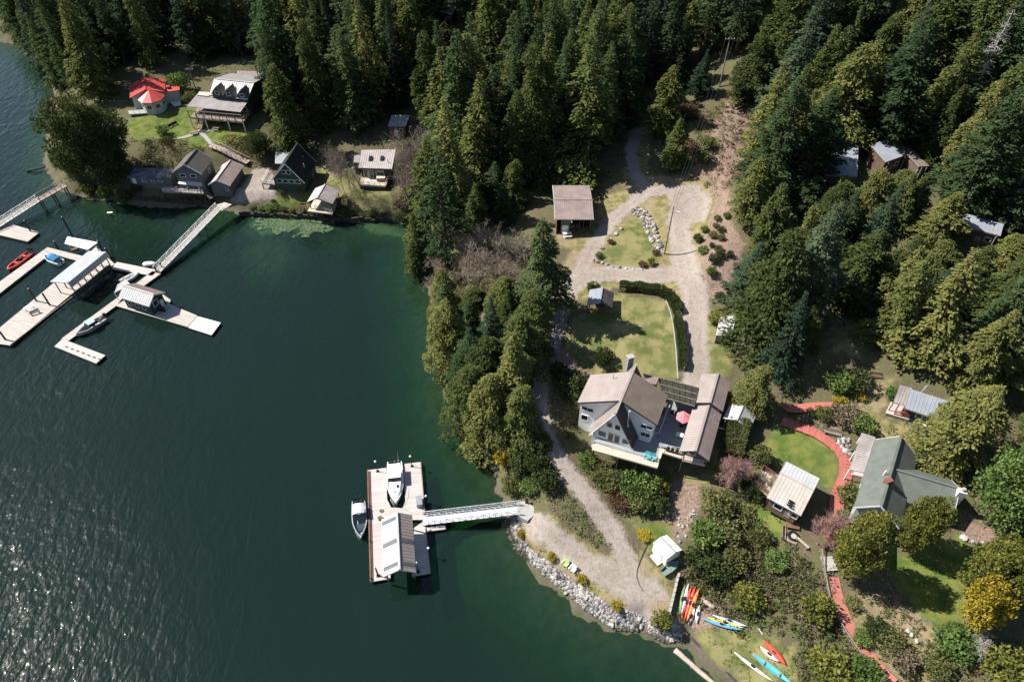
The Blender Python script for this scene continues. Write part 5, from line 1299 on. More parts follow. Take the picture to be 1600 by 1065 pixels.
# boats on the left
t = boat_root('red inflatable boat with black outboard beside the finger dock', 32, 409.5, (12, 425), .05)
rings = []
L, Bm = 7.0, 2.3
path = [(-3.2, -.85), (-2, -.88), (0, -.9), (1.6, -.8), (2.6, -.5), (3.2, 0), (2.6, .5), (1.6, .8), (0, .9), (-2, .88), (-3.2, .85)]
b = MB()
for i in range(len(path)):
    p = V((*path[i], .35 + .12 * max(0, path[i][0] / 3.2) ** 2)); d = unit(V((*path[min(i + 1, len(path) - 1)], 0)) - V((*path[max(i - 1, 0)], 0))); sd = V((-d[1], d[0], 0)); r = .27 if 0 < i < len(path) - 1 else .16
    rings.append([p + sd * r * math.cos(a) + V((0, 0, r * math.sin(a))) for a in np.linspace(0, 2 * math.pi, 9)[:-1]])
b.loft(rings).build('tube_collar', M['red_pvc'], t, True, local=True)
MB().prism([(-3.0, -.7, .15), (1.6, -.65, .15), (2.8, 0, .2), (1.6, .65, .15), (-3.0, .7, .15)], (0, 0, .06)).build('floor', M['rubber'], t, local=True)
MB().box((-.4, 0, .6), .6, .7, .8).build('console', M['rubber'], t, local=True); MB().box((.9, 0, .45), .5, .9, .35).build('seat', M['red_pvc'], t, local=True); MB().box((-1.5, 0, .45), .5, .9, .5).build('seat', M['red_pvc'], t, local=True)
for y in (-.35, .35): outboard(t, -3.2, y, .6, 1.25)
t = boat_root('small white boat with bright blue canvas top beside the finger dock', 84.5, 408.5, (70, 403), .05)
MB().loft(hull_rings(5.2, 2.1, .8, 12)).build('hull', M['gel'], t, local=True)
MB().loft([[(x, y, z + .22 * (1 - (abs(i - 2) / 2) ** 2)) for i, y in enumerate((.85, .5, 0, -.5, -.85))] + [(x, -.85, .85), (x, .85, .85)] for x, z in ((-1.6, 1.2), (-.4, 1.65), (.5, 1.6), (1.0, .95))]).build('canvas_top', M['blue_canvas'], t, local=True)
MB().add([(1.0, .7, .95), (1.0, -.7, .95), (.55, -.6, 1.5), (.55, .6, 1.5)], [(0, 1, 2, 3)]).build('windshield', M['glass'], t, local=True)
outboard(t, -2.7, 0, .7, 1.0)
t = boat_root('grey aluminium fishing boat with open cockpit beside the walkway dock', 144, 513, (122, 527), .05)
MB().loft(hull_rings(6.0, 2.2, .85, 12, floor=.15, rim=.12)).build('hull', M['alu'], t, local=True)
MB().obox((-.2, 0, 1.75), (.75, 0, 0), (0, .85, 0), (0, 0, .05)).build('canopy', mat('pale_blue_canvas', (.35, .48, .52), .7), t, local=True)
b = MB(); b.add([(.75, .85, .95), (.75, -.85, .95), (.4, -.8, 1.7), (.4, .8, 1.7)], [(0, 1, 2, 3)]); b.build('windshield', M['glass'], t, local=True)
for e in (1, -1):
    for x in (-.9, .5): MB().tube((x, e * .82, .85), (x, e * .8, 1.75), .03).build('canopy_post', M['black'], t, local=True)
    MB().box((-.4, e * .5, .5), .5, .5, .6).build('seat', M['black'], t, local=True)
MB().box((-1.9, 0, .45), .6, 1.5, .5).build('seat', M['black'], t, local=True)
outboard(t, -3.05, .0, .75, 1.25); outboard(t, -3.05, .55, .7, .8)
t = boat_root('small white skiff tucked behind the floating cabin', 204, 436, (214, 431), .05, 'skiff')
MB().loft(hull_rings(4.2, 1.6, .65, 10)).build('hull', M['gel'], t, local=True)
for x in (-1.0, .3): MB().box((x, 0, .5), .28, 1.2, .05).build('thwart', M['wood'], t, local=True)
outboard(t, -2.1, 0, .55, .7)
t = boat_root('pale upturned dinghy lying on the link dock', 234, 413, (245, 412), Wz, 'dinghy')
MB().loft([[(x, w, .04), (x, w * .8, h), (x, 0, h + .12), (x, -w * .8, h), (x, -w, .04)] for x, w, h in ((-1.3, .55, .4), (-.6, .68, .45), (.3, .66, .42), (1.0, .4, .36), (1.5, .04, .2))]).build('hull', M['kwhite'], t, local=True)
MB().bar((-1.3, 0, .55), (1.2, 0, .5), .05, .06).build('keel', M['wood'], t, local=True)

# ================================================================== right-hand properties
eA = q_(1160, 560, 3.55)
# --- green roofed L-shaped house
gh = thing('green_roof_house', 'L-shaped house with sage green shingle roof beside the red path', 'house', eA(800, 800, 9))
A, B, L_, R_ = ridge_px((1407.9, 681.1), (1376.9, 789.6), 15.6, (1368.5, 682.5), 12.9, (1436, 706.5), 12.9)
zgr = 9.2
W = gable(gh, A, B, 15.6, L_, R_, M['roof_green'], M['sage_wall'], zgr, seam=0, fascia=M['trim'])
lw = W['L'] if W['L'].n[0] < 0 else W['R']; fe = W['B'] if W['B'].n[1] < 0 else W['A']
for a in (1.5, 5.5): window(gh, lw, a, 10.6, 1.5, 1.3)
window(gh, fe, 1.2, 11, 1.3, 1.2); window(gh, fe, fe.L - 2.4, 11, 1.3, 1.2)
A2 = P(1390, 730.5, 15.0); B2 = P(1500, 763, 15.0)
u2 = unit(B2 - A2); n2 = V((-u2[1], u2[0], 0)); fe_ = P(1489.6, 806.5, 12.7); dd = abs(float(np.dot(fe_ - A2, n2)))
W2 = gable(gh, A2, B2, 15.0, (min(dd, 5.2), 12.7), (dd, 12.7), M['roof_green'], M['sage_wall'], zgr, seam=0, fascia=M['trim'], cap=M['roof_green'])
fw_ = min((W2['L'], W2['R']), key=lambda w: w.n[1])
for a in (4.5, 7.2): window(gh, fw_, a, 10.6, 1.6, 1.3)
ee = W2['B'] if W2['B'].n[0] > 0 else W2['A']; window(gh, ee, 1.5, 11, 1.2, 1.2); window(gh, ee, ee.L - 3, 11, 1.2, 1.2)
# entry gable, porch roof, chimneys
A3, B3 = P(1377, 786, 13.6), P(1366, 800, 13.6)
gable(gh, P(1383, 779, 14), P(1367, 793.5, 14), 14.0, (1.6, 12.9), (1.6, 12.9), M['roof_green'], M['sage_wall'], zgr, seam=0, fascia=M['trim'])
q = [eA(660, 412, 12.6), eA(738, 436, 12.9), eA(676, 632, 12.9), eA(594, 614, 12.3)]
b = MB(); b.slab(q, .1); seams(b, [q[1], q[2], q[3], q[0]], .45, .03); b.build('porch_roof', M['clear_panel'], gh)
posts(gh, [q[0] * .93 + q[2] * .07, q[3] * .93 + q[1] * .07, (q[0] + q[3]) / 2], None, 12.2, M['trim'], .14)
MB().pole([eA(600, 640, 9.6), eA(670, 655, 9.6), eA(740, 440, 9.6), eA(665, 420, 9.6)], 8.8, 9.6).build('porch_floor', M['dock_p'], gh)
c = P(1385, 756, 15.0); MB().box(c + V((0, 0, .3)), .9, .7, 1.6, .3).build('chimney', M['brick'], gh)
c = P(1497, 775, 14.0); o = MB().box(c, 1.0, .8, 2.8, -.3).build('chimney', M['white'], gh); MB().tube(c + V((0, 0, 1.4)), c + V((0, 0, 1.9)), .3, .26, 8).build('chimney_pot', M['concrete'], o)
c = P(1382, 739, 15.4); MB().tube(c - V((0, 0, .5)), c + V((0, 0, .6)), .1).build('vent_pipe', M['trim'], gh)
MB().pole([P(1375, 822, 9.4), P(1392, 832, 9.4), P(1386, 872, 9.4), P(1376, 868, 9.4)], 8.2, 9.35).build('walkway', M['dock_p'], gh)

# --- tan roofed guest cabin with deck
gc = thing('guest_cabin', 'guest cabin with tan and grey metal roof and side deck beside the green lawn', 'cabin', eA(280, 800, 8))
A, B = eA(210, 630, 12.0), eA(397, 727, 12.0)
u_ = unit(B - A); n_ = V((-u_[1], u_[0], 0))
db = abs(float(np.dot(eA(255, 575, 11.6) - A, n_))); df = abs(float(np.dot(eA(320, 870, 10.7) - A, n_)))
W = gable(gc, A, B, 12.0, (db, 11.6), (df, 10.7), M['roof_cream'], M['cedar_siding'], 7.6, seam=.45, fascia=M['wood'])
for r in [o for o in gc.children if o.name.startswith('roof')][:1]: r.data.materials[0] = mat('pale_blue_grey_metal', (.44, .45, .47), .5, .1, .6)
fw_ = min((W['L'], W['R']), key=lambda w: w.n[1])
for a in (.8, 3.0): window(gc, fw_, a, 8.9, 1.3, 1.1)
door(gc, fw_, fw_.L - 1.6, 8.2, .9, 2.0, M['wood'])
c = eA(265, 805, 11.2)
for k in range(3): MB().obox(c + u_ * .0 + n_ * (k - 1) * -.42 + V((0, 0, .1)), u_ * .38, n_ * .15, V((0, 0, .03))).build('roof_vent', M['black'], gc)
zd = 9.2
pf = [eA(55, 690, zd), eA(150, 765, zd), eA(215, 655, zd), eA(110, 610, zd)]
deck(gc, pf, zd, .25, M['deck_cream'], 'side_deck'); railing(gc, [eA(190, 668, zd), eA(110, 612, zd), eA(58, 690, zd), eA(150, 765, zd)], 1.0, M['wood_red'], 1.1, (1.0, .6, .2), .1)
posts(gc, [pf[0], pf[1], pf[3]], None, zd - .2, M['dark_wood'], .18)
zf = 8.6
pf = [eA(165, 815, zf), eA(300, 895, zf), eA(330, 850, zf), eA(190, 780, zf)]
deck(gc, pf, zf, .2, M['dock_p'], 'front_step')

# --- slate blue roofed cabin with red porch
bc = thing('slate_roof_cabin', 'dark cabin with slate blue roof and red porch above the green-roofed house', 'cabin', eA(1000, 330, 12.5))
q = [eA(932, 168, 16.0), eA(1168, 243, 16.0), eA(1125, 350, 15.0), eA(903, 275, 15.0)]
ws = flat_roof(bc, q, 12.2, M['roof_blue'], M['navy'], .3, seam=.5, fascia=M['wood'])
fw_ = min(ws, key=lambda w: w.n[1]); L0 = fw_.L
window(bc, fw_, (L0 - 2.4) if fw_.u[0] > 0 else 1.2, 14.0, 1.5, .55, bars=1); window(bc, fw_, L0 / 2, 13.7, 1.0, .9)
q = [eA(873, 145, 15.6), eA(940, 163, 15.6), eA(903, 262, 14.8), eA(838, 243, 14.8)]
b = MB(); b.slab(q, .1); seams(b, q, .35, .03); b.build('porch_roof', M['clear_panel'], bc)
pf = [eA(795, 300, 12.9), eA(925, 338, 12.9), eA(960, 250, 12.9), eA(835, 215, 12.9)]
deck(bc, pf, 12.9, .3, M['dock_p'], 'porch_floor'); railing(bc, [eA(840, 308, 12.9), eA(915, 330, 12.9)], .95, mat('red_painted_rail', (.42, .10, .08), .6), 1.0, (1, .6, .2), .1)
posts(bc, [q[3], q[2], (q[2] + q[3]) / 2], 12.8, 14.75, mat('red_painted_rail', (.42, .10, .08), .6), .14)
c = P(1441, 612, 15.8); MB().tube(c - V((0, 0, .5)), c + V((.1, 0, 1.4)), .13, None, 8).build('stove_pipe', M['galv'], bc)
c = G(1443, 669); t = thing('white_tank', 'small white gas tank beside the slate-roofed cabin wall', 'tank', c)
MB().ball(c + V((0, 0, .45)), .45, 10, 6).build('tank', M['gel'], t, True); MB().tube(c + V((0, 0, .85)), c + V((0, 0, 1.0)), .12).build('valve', M['galv'], t)

# --- cabins in the right-hand forest
fcab = [([(1302, 224), (1341, 228), (1339.5, 276), (1288, 274)], 'forest cabin with shaded slate roof farthest left of the hillside cabins', M['roof_blue'], 4.2, 3.4),
 ([(1360, 226), (1389, 216.5), (1415, 242), (1384, 253)], 'forest cabin with pale slate roof, middle of the hillside cabins', M['roof_blue'], 4.0, 3.4),
 ([(1405, 227), (1420.5, 230), (1451.5, 259), (1436, 260)], 'narrow brown-roofed lean-to on posts beside the middle hillside cabin', mat('tan_flat_roof', (.16, .135, .11), .8, .2, .8), 3.4, 3.2),
 ([(1492, 329), (1568, 350), (1563, 368), (1487, 348)], 'long cabin roof half hidden by trees, farthest right on the hillside', M['roof_blue'], 3.8, 3.2)]
for pts, lb, m_, h0, h1 in fcab:
    zg_ = float(G(*pts[2])[2]) - .3
    t = thing('hillside_cabin', lb, 'cabin', G(*pts[2]), 'cabins in the hillside forest')
    ws = flat_roof(t, [P(*pts[0], zg_ + h0), P(*pts[1], zg_ + h0), P(*pts[2], zg_ + h1), P(*pts[3], zg_ + h1)], zg_ - 1.5, m_, M['cedar_siding'], .3, seam=.6, fascia=M['wood'])
    w_ = min(ws, key=lambda w: w.n[1]); window(t, w_, .5, zg_ + 1.2, 1.0, 1.0); door(t, w_, 2.0, zg_ - .2, .9, 2.0, M['wood'])
    posts(t, [w_.pt(.2, 0, .6), w_.pt(w_.L - .2, 0, .6)], None, zg_ + h1 - .2, M['wood'], .14)
t = thing('deck_platform', 'round pinkish timber deck below the brown lean-to on the hillside', 'deck', P(1438, 290, 22))
zg_ = float(G(1438, 292)[2]); c = P(1440, 288, zg_ + 1.4)
MB().pole([c + V((1.1 * math.cos(a), .9 * math.sin(a), 0)) for a in np.linspace(0, 2 * math.pi, 13)[:-1]], zg_ + 1.2, zg_ + 1.4).build('deck', M['wood'], t)
posts(t, [c + V((x, y, 0)) for x, y in ((-.7, -.4), (.7, -.4), (0, .6))], None, zg_ + 1.2, M['dark_wood'], .15)

# --- red boarded path
def ribbon(name, label, px, hw, m, lift=.14, step=.55, thick=.08, gap=.012):
    """a path of cross boards laid along a line on the ground"""
    w = GP(px); seg = np.linalg.norm(np.diff(w, axis=0), axis=1); s = np.concatenate([[0], np.cumsum(seg)]); n = int(s[-1] / step)
    t = tag(thing(name, label, 'path', G(*px[len(px) // 2])), label, 'path'); cnt = 0
    xs = np.interp(np.arange(n + 1) * step, s, w[:, 0]); ys = np.interp(np.arange(n + 1) * step, s, w[:, 1])
    k = np.ones(5) / 5
    xs = np.convolve(np.pad(xs, 2, mode='edge'), k, 'valid'); ys = np.convolve(np.pad(ys, 2, mode='edge'), k, 'valid')
    hz_ = np.maximum(hgt(xs, ys), np.maximum(np.roll(hgt(xs, ys), 1), np.roll(hgt(xs, ys), -1))) + .05; hz_ = np.convolve(np.pad(hz_, 4, mode='edge'), np.ones(9) / 9, 'valid')
    for i in range(n):
        a, b = V((xs[i], ys[i], 0)), V((xs[i + 1], ys[i + 1], 0)); d = unit(b - a); sd = V((-d[1], d[0], 0))
        L = np.linalg.norm(b - a); c = (a + b) / 2
        z = [float(np.max(hgt([c[0] + sd[0] * e * f, c[0]], [c[1] + sd[1] * e * f, c[1]]))) for e in (-1, 1) for f in (hw,)]
        zc = float(hz_[i] + hz_[i + 1]) / 2 + lift
        ww = hw * (1 + rnd.uniform(-.04, .04))
        d3 = d + V((0, 0, float(hz_[i + 1] - hz_[i]) / max(L, .05)))
        MB().obox((c[0], c[1], zc), d3 * (L / 2 - gap / 2), sd * ww, V((0, 0, thick / 2))).build('board', m, t, fix=False)
    return t, xs, ys
ribbon('red_path', 'red boarded path curving between the green lawn and the green-roofed house', [(1217.7, 657), (1244.5, 665.6), (1272.7, 675.5), (1295, 689.6), (1312, 703.7), (1320.6, 717.7), (1322, 740), (1316, 757), (1307, 774), (1306.5, 794), (1301, 813.5), (1296, 840), (1290, 862)], .95, M['red_path'], .12)
ribbon('red_path', 'red boarded path running along the shrub bed towards the slate-roofed cabin', [(1219, 645), (1245, 639.5), (1275, 636), (1302, 635.5), (1331, 638)], .8, M['red_path'], .12)
rp = [(1289, 866), (1294, 880), (1301, 900), (1304, 919), (1310, 940), (1317, 960), (1329, 986), (1350, 1015.5), (1371, 1042), (1395, 1072)]
ribbon('concrete_path', 'short pale concrete ramp between the two red paths', rp[:3], .85, M['concrete'], .11)
t, xs, ys = ribbon('red_boardwalk', 'red stepped boardwalk with handrail descending the scrubby slope', rp[2:], .75, mat('faded_red_boards', (.40, .15, .12), .8, .2, 1.5, stain=(.28, .14, .12), stain_amt=.3), .16, .36)
rl = thing('path_handrail', 'long weathered handrail on the left side of the red boardwalk', 'handrail', G(1300, 920))
w = GP([(1281, 862), (1284, 885), (1287, 905), (1293, 935), (1304, 965), (1318, 990), (1335, 1015), (1350, 1035)])
pts = [V((x, y, float(hgt(x, y)))) for x, y in w]
for i in range(len(pts) - 1):
    p, q = pts[i] + V((0, 0, 1)), pts[i + 1] + V((0, 0, 1))
    MB().bar(p, q, .12, .1).build('rail', M['wood'], rl); MB().bar(p - V((0, 0, .5)), q - V((0, 0, .5)), .06, .1).build('rail', M['wood'], rl)
    MB().bar(pts[i] - V((0, 0, .3)), p, .12, .12).build('post', M['wood'], rl)

# --- garden furniture on the right
def bench(c, rot, m, label, L=1.8, name='wooden_bench'):
    t = thing(name, label, 'bench', c, None, rot)
    for k in range(3): MB().box((0, -.16 + .16 * k, .45), L, .13, .05).build('seat_board', m, t, local=True)
    for k in range(2): MB().obox((0, .3 + .03 * k, .65 + .2 * k), (L / 2, 0, 0), (0, .02, -.005), (0, .015, .07)).build('back_board', m, t, local=True)
    for x in (-L * .4, L * .4): MB().box((x, .05, .22), .09, .5, .44).build('leg', m, t, local=True); MB().box((x, .3, .6), .08, .06, .6).build('back_post', m, t, local=True)
    return t
bench(G(1300, 679), -.35, M['wood'], 'grey wooden bench facing the red path below the shrub bed', 2.6)
bench(G(1367, 590), -.2, M['wood_red'], 'weathered picnic bench in the tree shade behind the rhododendrons', 2.0)
bench(G(1224, 834), 1.25, M['wood'], 'grey slatted bench facing the fire pit', 2.2)
c = G(1237, 822); t = thing('patio_sofa', 'brown wooden sofa table beside the fire pit', 'table', c, None, -.25)
MB().box((0, 0, .42), 1.9, 1.1, .1).build('table_top', M['wood_red'], t, local=True)
for x in (-.8, .8):
    for y in (-.4, .4): MB().box((x, y, .2), .1, .1, .4).build('leg', M['wood_red'], t, local=True)
c = G(1239, 838); t = thing('fire_pit', 'round black fire pit on the small stone terrace', 'fire pit', c)
ring = lambda r, z: [c + V((r * math.cos(a), r * math.sin(a), z)) for a in np.linspace(0, 2 * math.pi, 17)[:-1]]
MB().loft([ring(.75, 0), ring(.75, .4), ring(.55, .4), ring(.5, .1)]).build('bowl', M['black'], t); MB().tube(c + V((0, 0, .02)), c + V((0, 0, .16)), .5, None, 10).build('ash', M['concrete'], t)
t = thing('stone_terrace', 'pale stone terrace slab under the fire pit', 'terrace', G(1240, 845)); zt_ = float(G(1240, 840)[2])
MB().pole([G(1225, 846), G(1243, 852), G(1255, 836), G(1236, 826)], zt_ - .6, zt_ + .05).build('slab', M['wood'], t)
bench(G(1253, 850), -.9 + 3.1, M['log'], 'curved pale log bench between the fire pit and the pink bush', 2.0, 'log_bench')
adirondack(G(1288, 857), 2.0, M['wood_red'], 'dark red lounge chair at the head of the boardwalk', None)

# ================================================================== shore below the A-frame: shed, kayaks, logs, chairs
e5 = q_(980, 820, 4.347)
sh = thing('canvas_shed', 'small white-roofed shed on the lower gravel with a ramp', 'shed', P(1042, 868, 2.6))
zg_ = float(G(1040, 872)[2])
A, B, L_, R_ = ridge_px((1051.5, 846.5), (1032, 859), zg_ + 2.7, (1041.7, 835.6), zg_ + 2.2, (1063, 860), zg_ + 2.2)
c0, c1, c2, c3 = P(1020.5, 848, zg_ + 2.2), P(1042, 835, zg_ + 2.2), P(1066, 858.6, zg_ + 2.2), P(1043, 872, zg_ + 2.2)
rA, rB = (c0 + c1) / 2 + V((0, 0, .55)), (c2 + c3) / 2 + V((0, 0, .55))
MB().slab([c0, rA, rB, c3], .08).build('roof', M['gel'], sh); MB().slab([rA, c1, c2, rB], .08).build('roof', M['gel'], sh)
MB().bar(rA + V((0, 0, .04)), rB + V((0, 0, .04)), .25, .05).build('ridge_cap', mat('grey_strip', (.3, .3, .3), .6), sh)
cc = (c0 + c1 + c2 + c3) / 4
f = [cc + (p - cc) * .94 for p in (c0, c1, c2, c3)]; lo_ = lambda p, z: V((p[0], p[1], z))
mA, mB = (f[0] + f[1]) / 2, (f[2] + f[3]) / 2
MB().loft([[lo_(f[0], zg_ - .3), lo_(f[0], zg_ + 2.12), lo_(mA, zg_ + 2.62), lo_(f[1], zg_ + 2.12), lo_(f[1], zg_ - .3)], [lo_(f[3], zg_ - .3), lo_(f[3], zg_ + 2.12), lo_(mB, zg_ + 2.62), lo_(f[2], zg_ + 2.12), lo_(f[2], zg_ - .3)]]).build('wall', M['white'], sh)
d = unit((f[3] - f[0]) * V((1, 1, 0))); door(sh, Wall(f[0], d, V((d[1], -d[0], 0)) if np.dot(V((d[1], -d[0], 0)), f[0] - f[1]) > 0 else V((-d[1], d[0], 0)), 3), .8, zg_, 1.1, 1.8, M['gel'])
rp_ = [e5(153, 215), e5(190, 190), e5(245, 255), e5(205, 280)]
rp_ = [G(980 + x / 4.347, 820 + y / 4.347) + V((0, 0, .25)) for x, y in ((150, 215), (188, 188), (245, 253), (205, 282))]
MB().slab(rp_, .2).build('ramp', M['dock_p'], sh)

def kayak(p, q, m, label, w=.62, group='kayaks and canoes pulled up on the shore', name='kayak', open_=False, lift=.0, tilt=0, hm=None):
    a, b = G(980 + p[0] / 4.347, 820 + p[1] / 4.347), G(980 + q[0] / 4.347, 820 + q[1] / 4.347)
    L = float(np.linalg.norm((b - a)[:2])); c = (a + b) / 2
    d = b - a
    hz = max(float(hgt(*(a + d * f)[:2])) - (a[2] + d[2] * f) for f in (.1, .3, .5, .7, .9))
    t = thing(name, label, 'kayak' if name == 'kayak' else 'canoe', c + V((0, 0, max(0, hz) + .06 + lift)), group, math.atan2(d[1], d[0]))
    t.rotation_euler = (tilt, -math.atan2(float(d[2]), L), math.atan2(d[1], d[0]))
    n = 12; rings = []
    for i in range(n + 1):
        s = i / n; f = max(.03, (1 - abs(2 * s - 1) ** 2.1)); x = -L / 2 + L * s; hw = w / 2 * f; r = .10 * abs(2 * s - 1) ** 3
        if open_: rings.append([(x, hw, .34 + r), (x, hw * .8, .08 + r), (x, 0, r), (x, -hw * .8, .08 + r), (x, -hw, .34 + r), (x, -hw * .85, .33 + r), (x, -hw * .6, .12 + r), (x, hw * .6, .12 + r), (x, hw * .85, .33 + r)])
        else: rings.append([(x, hw, .2 + r), (x, hw * .75, .05 + r), (x, 0, r), (x, -hw * .75, .05 + r), (x, -hw, .2 + r), (x, -hw * .6, .31 + r), (x, 0, .36 + r), (x, hw * .6, .31 + r)])
    MB().loft(rings).build('hull', m, t, True, local=True)
    if open_:
        for x in (-L * .2, L * .2): MB().box((x, 0, .32), .22, w * .85, .03).build('thwart', M['wood'], t, local=True)
    else:
        ring = lambda r1, r2, z: [(r1 * math.cos(k), r2 * math.sin(k), z) for k in np.linspace(0, 2 * math.pi, 13)[:-1]]
        MB().loft([ring(.36, .17, .33), ring(.36, .17, .38), ring(.3, .13, .38), ring(.26, .11, .367)]).build('cockpit', M['black'], t, local=True)
        for x in (-L * .3, L * .3): MB().tube((x, 0, .30), (x, 0, .37), .08, None, 8).build('hatch', hm or M['black'], t, local=True)
    return t
kayak((388, 410), (352, 618), M['kgreen'], 'olive kayak against the dark retaining wall', .6)
kayak((412, 405), (364, 615), M['kpale'], 'pale blue kayak second from the retaining wall', .62)
kayak((434, 420), (362, 648), M['kred'], 'red kayak lying between the pale blue and the other red kayak', .62)
kayak((460, 420), (382, 662), M['kred'], 'second red kayak, beside the orange one', .62)
kayak((484, 438), (396, 672), M['korange'], 'orange kayak at the outer side of the row', .64)
kayak((461, 558), (411, 682), M['kwhite'], 'short white kayak in front of the orange kayak', .62)
kayak((487, 545), (466, 670), M['kwhite'], 'short white kayak standing nearest the blue kayaks', .62)
kayak((503, 642), (782, 722), M['kblue'], 'blue and white kayak nearest the water below the scrub', .7)
kayak((542, 633), (790, 707), M['kyellow'], 'yellow kayak between two blue kayaks', .62)
kayak((575, 617), (816, 696), M['kpale'], 'pale blue kayak behind the yellow kayak', .62)
kayak((923, 783), (1080, 952), M['kred'], 'large red canoe lying on the grassy bank', .95, name='canoe', tilt=.5)
kayak((900, 833), (1024, 935), M['kwhite'], 'white kayak tucked under the red canoe', .7)
kayak((722, 868), (985, 1068), M['kwhite'], 'long slim white rowing shell on the bank near the water', .5)
kayak((848, 886), (1110, 1085), M['kteal'], 'teal canoe at the foot of the grassy bank', .95, name='canoe', open_=True)
c = G(1047, 889); t = thing('rowing_boat', 'grey-green rowing boat lying beside the white-roofed shed', 'boat', c + V((0, 0, .25)), None, math.atan2(*(G(1056, 882) - G(1037, 897))[1::-1]))
MB().loft(hull_rings(3.0, 1.25, .5, 10, floor=.1, rim=.08)).build('hull', M['dinghy_green'], t, local=True); MB().box((-.4, 0, .35), .25, 1.0, .04).build('thwart', M['wood'], t, local=True)

rw_ = thing('retaining_wall', 'pale-topped retaining wall beside the row of kayaks', 'wall', G(1052, 935))
p, q = G(1059, 900), G(1043, 968); n = 9
for i in range(n):
    a, b = p + (q - p) * i / n, p + (q - p) * (i + .96) / n; z1 = max(float(hgt(*a[:2])), 1.4) + 1.15 - .05 * i
    m0 = (a + b) / 2; MB().obox((m0[0], m0[1], z1 / 2), (b - a) * V((1, 1, 0)) / 2, V((.16, 0, 0)), V((0, 0, z1 / 2))).build('block', M['concrete'], rw_)

def log(name, label, p, q, r, m, z=None, z2=None):
    a = G(*p) if z is None else P(*p, z); b = G(*q) if z is None else P(*q, z2 if z2 is not None else z)
    t = thing(name, label, 'log', a)
    rings = []; d = unit(b - a); s1 = unit(np.cross(d, (0, 0, 1))); s2 = np.cross(s1, d); n = 9
    for i in range(n + 1):
        c = a + (b - a) * i / n + s2 * r * .6 + s1 * rnd.uniform(-.05, .05); rr = r * (1 - .35 * i / n) * rnd.uniform(.92, 1.08)
        rings.append([c + s1 * rr * math.cos(k) + s2 * rr * math.sin(k) for k in np.linspace(0, 2 * math.pi, 9)[:-1]])
    MB().loft(rings).build('trunk', m, t, True); e = a + (b - a) * .4
    MB().tube(e, e + s1 * .5 + V((0, 0, .35)), .08, .04).build('branch_stub', m, t)
    return t
log('drift_log', 'long bleached drift log lying in the water at the picture bottom', (1054, 1016), (1125, 1078), .42, M['log'], -.05, .0)
log('timber_beam', 'long brown timber edging the bank beside the drift log', (1078, 995), (1158, 1072), .2, M['dark_wood'])
log('plank_pile', 'pink weathered timber lying above the blue kayaks', (1096, 938), (1116, 950), .45, M['log'])
log('fallen_branch', 'short dead branch near the red canoe', (1184, 980), (1192, 992), .14, M['log'])
log('fallen_log', 'dead log sticking out into the water from the dark trees', (42, 268), (72, 262), .3, M['dark_wood'], .1, .6)
t = adirondack(G(884.5, 880), -2.2, M['lime_plastic'], 'lime green lounge chair on the lower gravel pad', None, sc=1.25)
t = adirondack(G(896, 889), -2.3, M['kwhite'], 'white lounge chair on the lower gravel pad', None, sc=1.25)
# garden hose
hz = thing('garden_hose', 'dark hose snaking across the gravel from the white-roofed shed', 'hose', G(1004, 890))
w = GP([(1022, 842), (1012, 850), (1006, 862), (1000, 876), (995.5, 890), (994.7, 900), (998, 912), (1004, 923)])
b = MB()
for i in range(len(w) - 1): b.tube((*w[i], float(hgt(*w[i])) + .1), (*w[i + 1], float(hgt(*w[i + 1])) + .1), .05, None, 5, False)
b.build('hose', M['rubber'], hz)

# ------------------------------------------------------------------ stones
def rock_mesh(seed, n=1):
    r = np.random.default_rng(seed)
    import bmesh
    bm = bmesh.new(); bmesh.ops.create_icosphere(bm, subdivisions=1, radius=.5)
    s = r.uniform(.65, 1.2, 3)
    for v in bm.verts:
        v.co = Vector([v.co[i] * s[i] for i in range(3)]) * r.uniform(.78, 1.15)
    me = bpy.data.meshes.new('rock'); bm.to_mesh(me); bm.free(); me.materials.append(M['rock']); return me
RM = [rock_mesh(100 + i) for i in range(9)]
def rocks(root, pts, smin, smax, name='rock'):
    for (x, y) in pts:
        s = rnd.uniform(smin, smax) * (1.25 if rnd.random() < .12 else 1)
        o = bpy.data.objects.new(name, rnd.choice(RM)); COL.objects.link(o); o.parent = root
        z = float(hgt(x, y)); l = root.location
        o.location = (x - l.x, y - l.y, z + s * .16 - l.z); o.scale = (s * rnd.uniform(.8, 1.3), s, s * rnd.uniform(.6, .95)); o.rotation_euler = (rnd.uniform(-.4, .4), rnd.uniform(-.4, .4), rnd.uniform(0, 6.3))
def sample_poly(px, n, seed, conv=None):
    w = GP(px) if conv is None else np.array([conv(*p)[:2] for p in px]); r = np.random.default_rng(seed)
    x0, y0 = w.min(0); x1, y1 = w.max(0); out = []
    while len(out) < n:
        X = r.uniform(x0, x1, n * 3); Y = r.uniform(y0, y1, n * 3); k = sdf_poly(w, X, Y) > 0; out += list(zip(X[k], Y[k]))
    return out[:n]
RIP = [(800, 800), (812, 806), (812, 835), (828, 858), (856, 878), (884, 898), (912, 916), (942, 938), (968, 952), (1000, 958), (1018, 976), (1060, 978), (1066, 1000), (1040, 1006), (1018, 994), (1004, 981), (985, 986), (960, 983), (930, 963), (902, 941), (872, 915), (840, 888), (806, 861), (794, 832)]
rr = thing('riprap_bank', 'pale boulder bank armouring the shore of the gravel landing', 'rocks', G(880, 915))
pts = sample_poly(RIP, 980, 3)
rocks(rr, pts[:300], .38, .75)
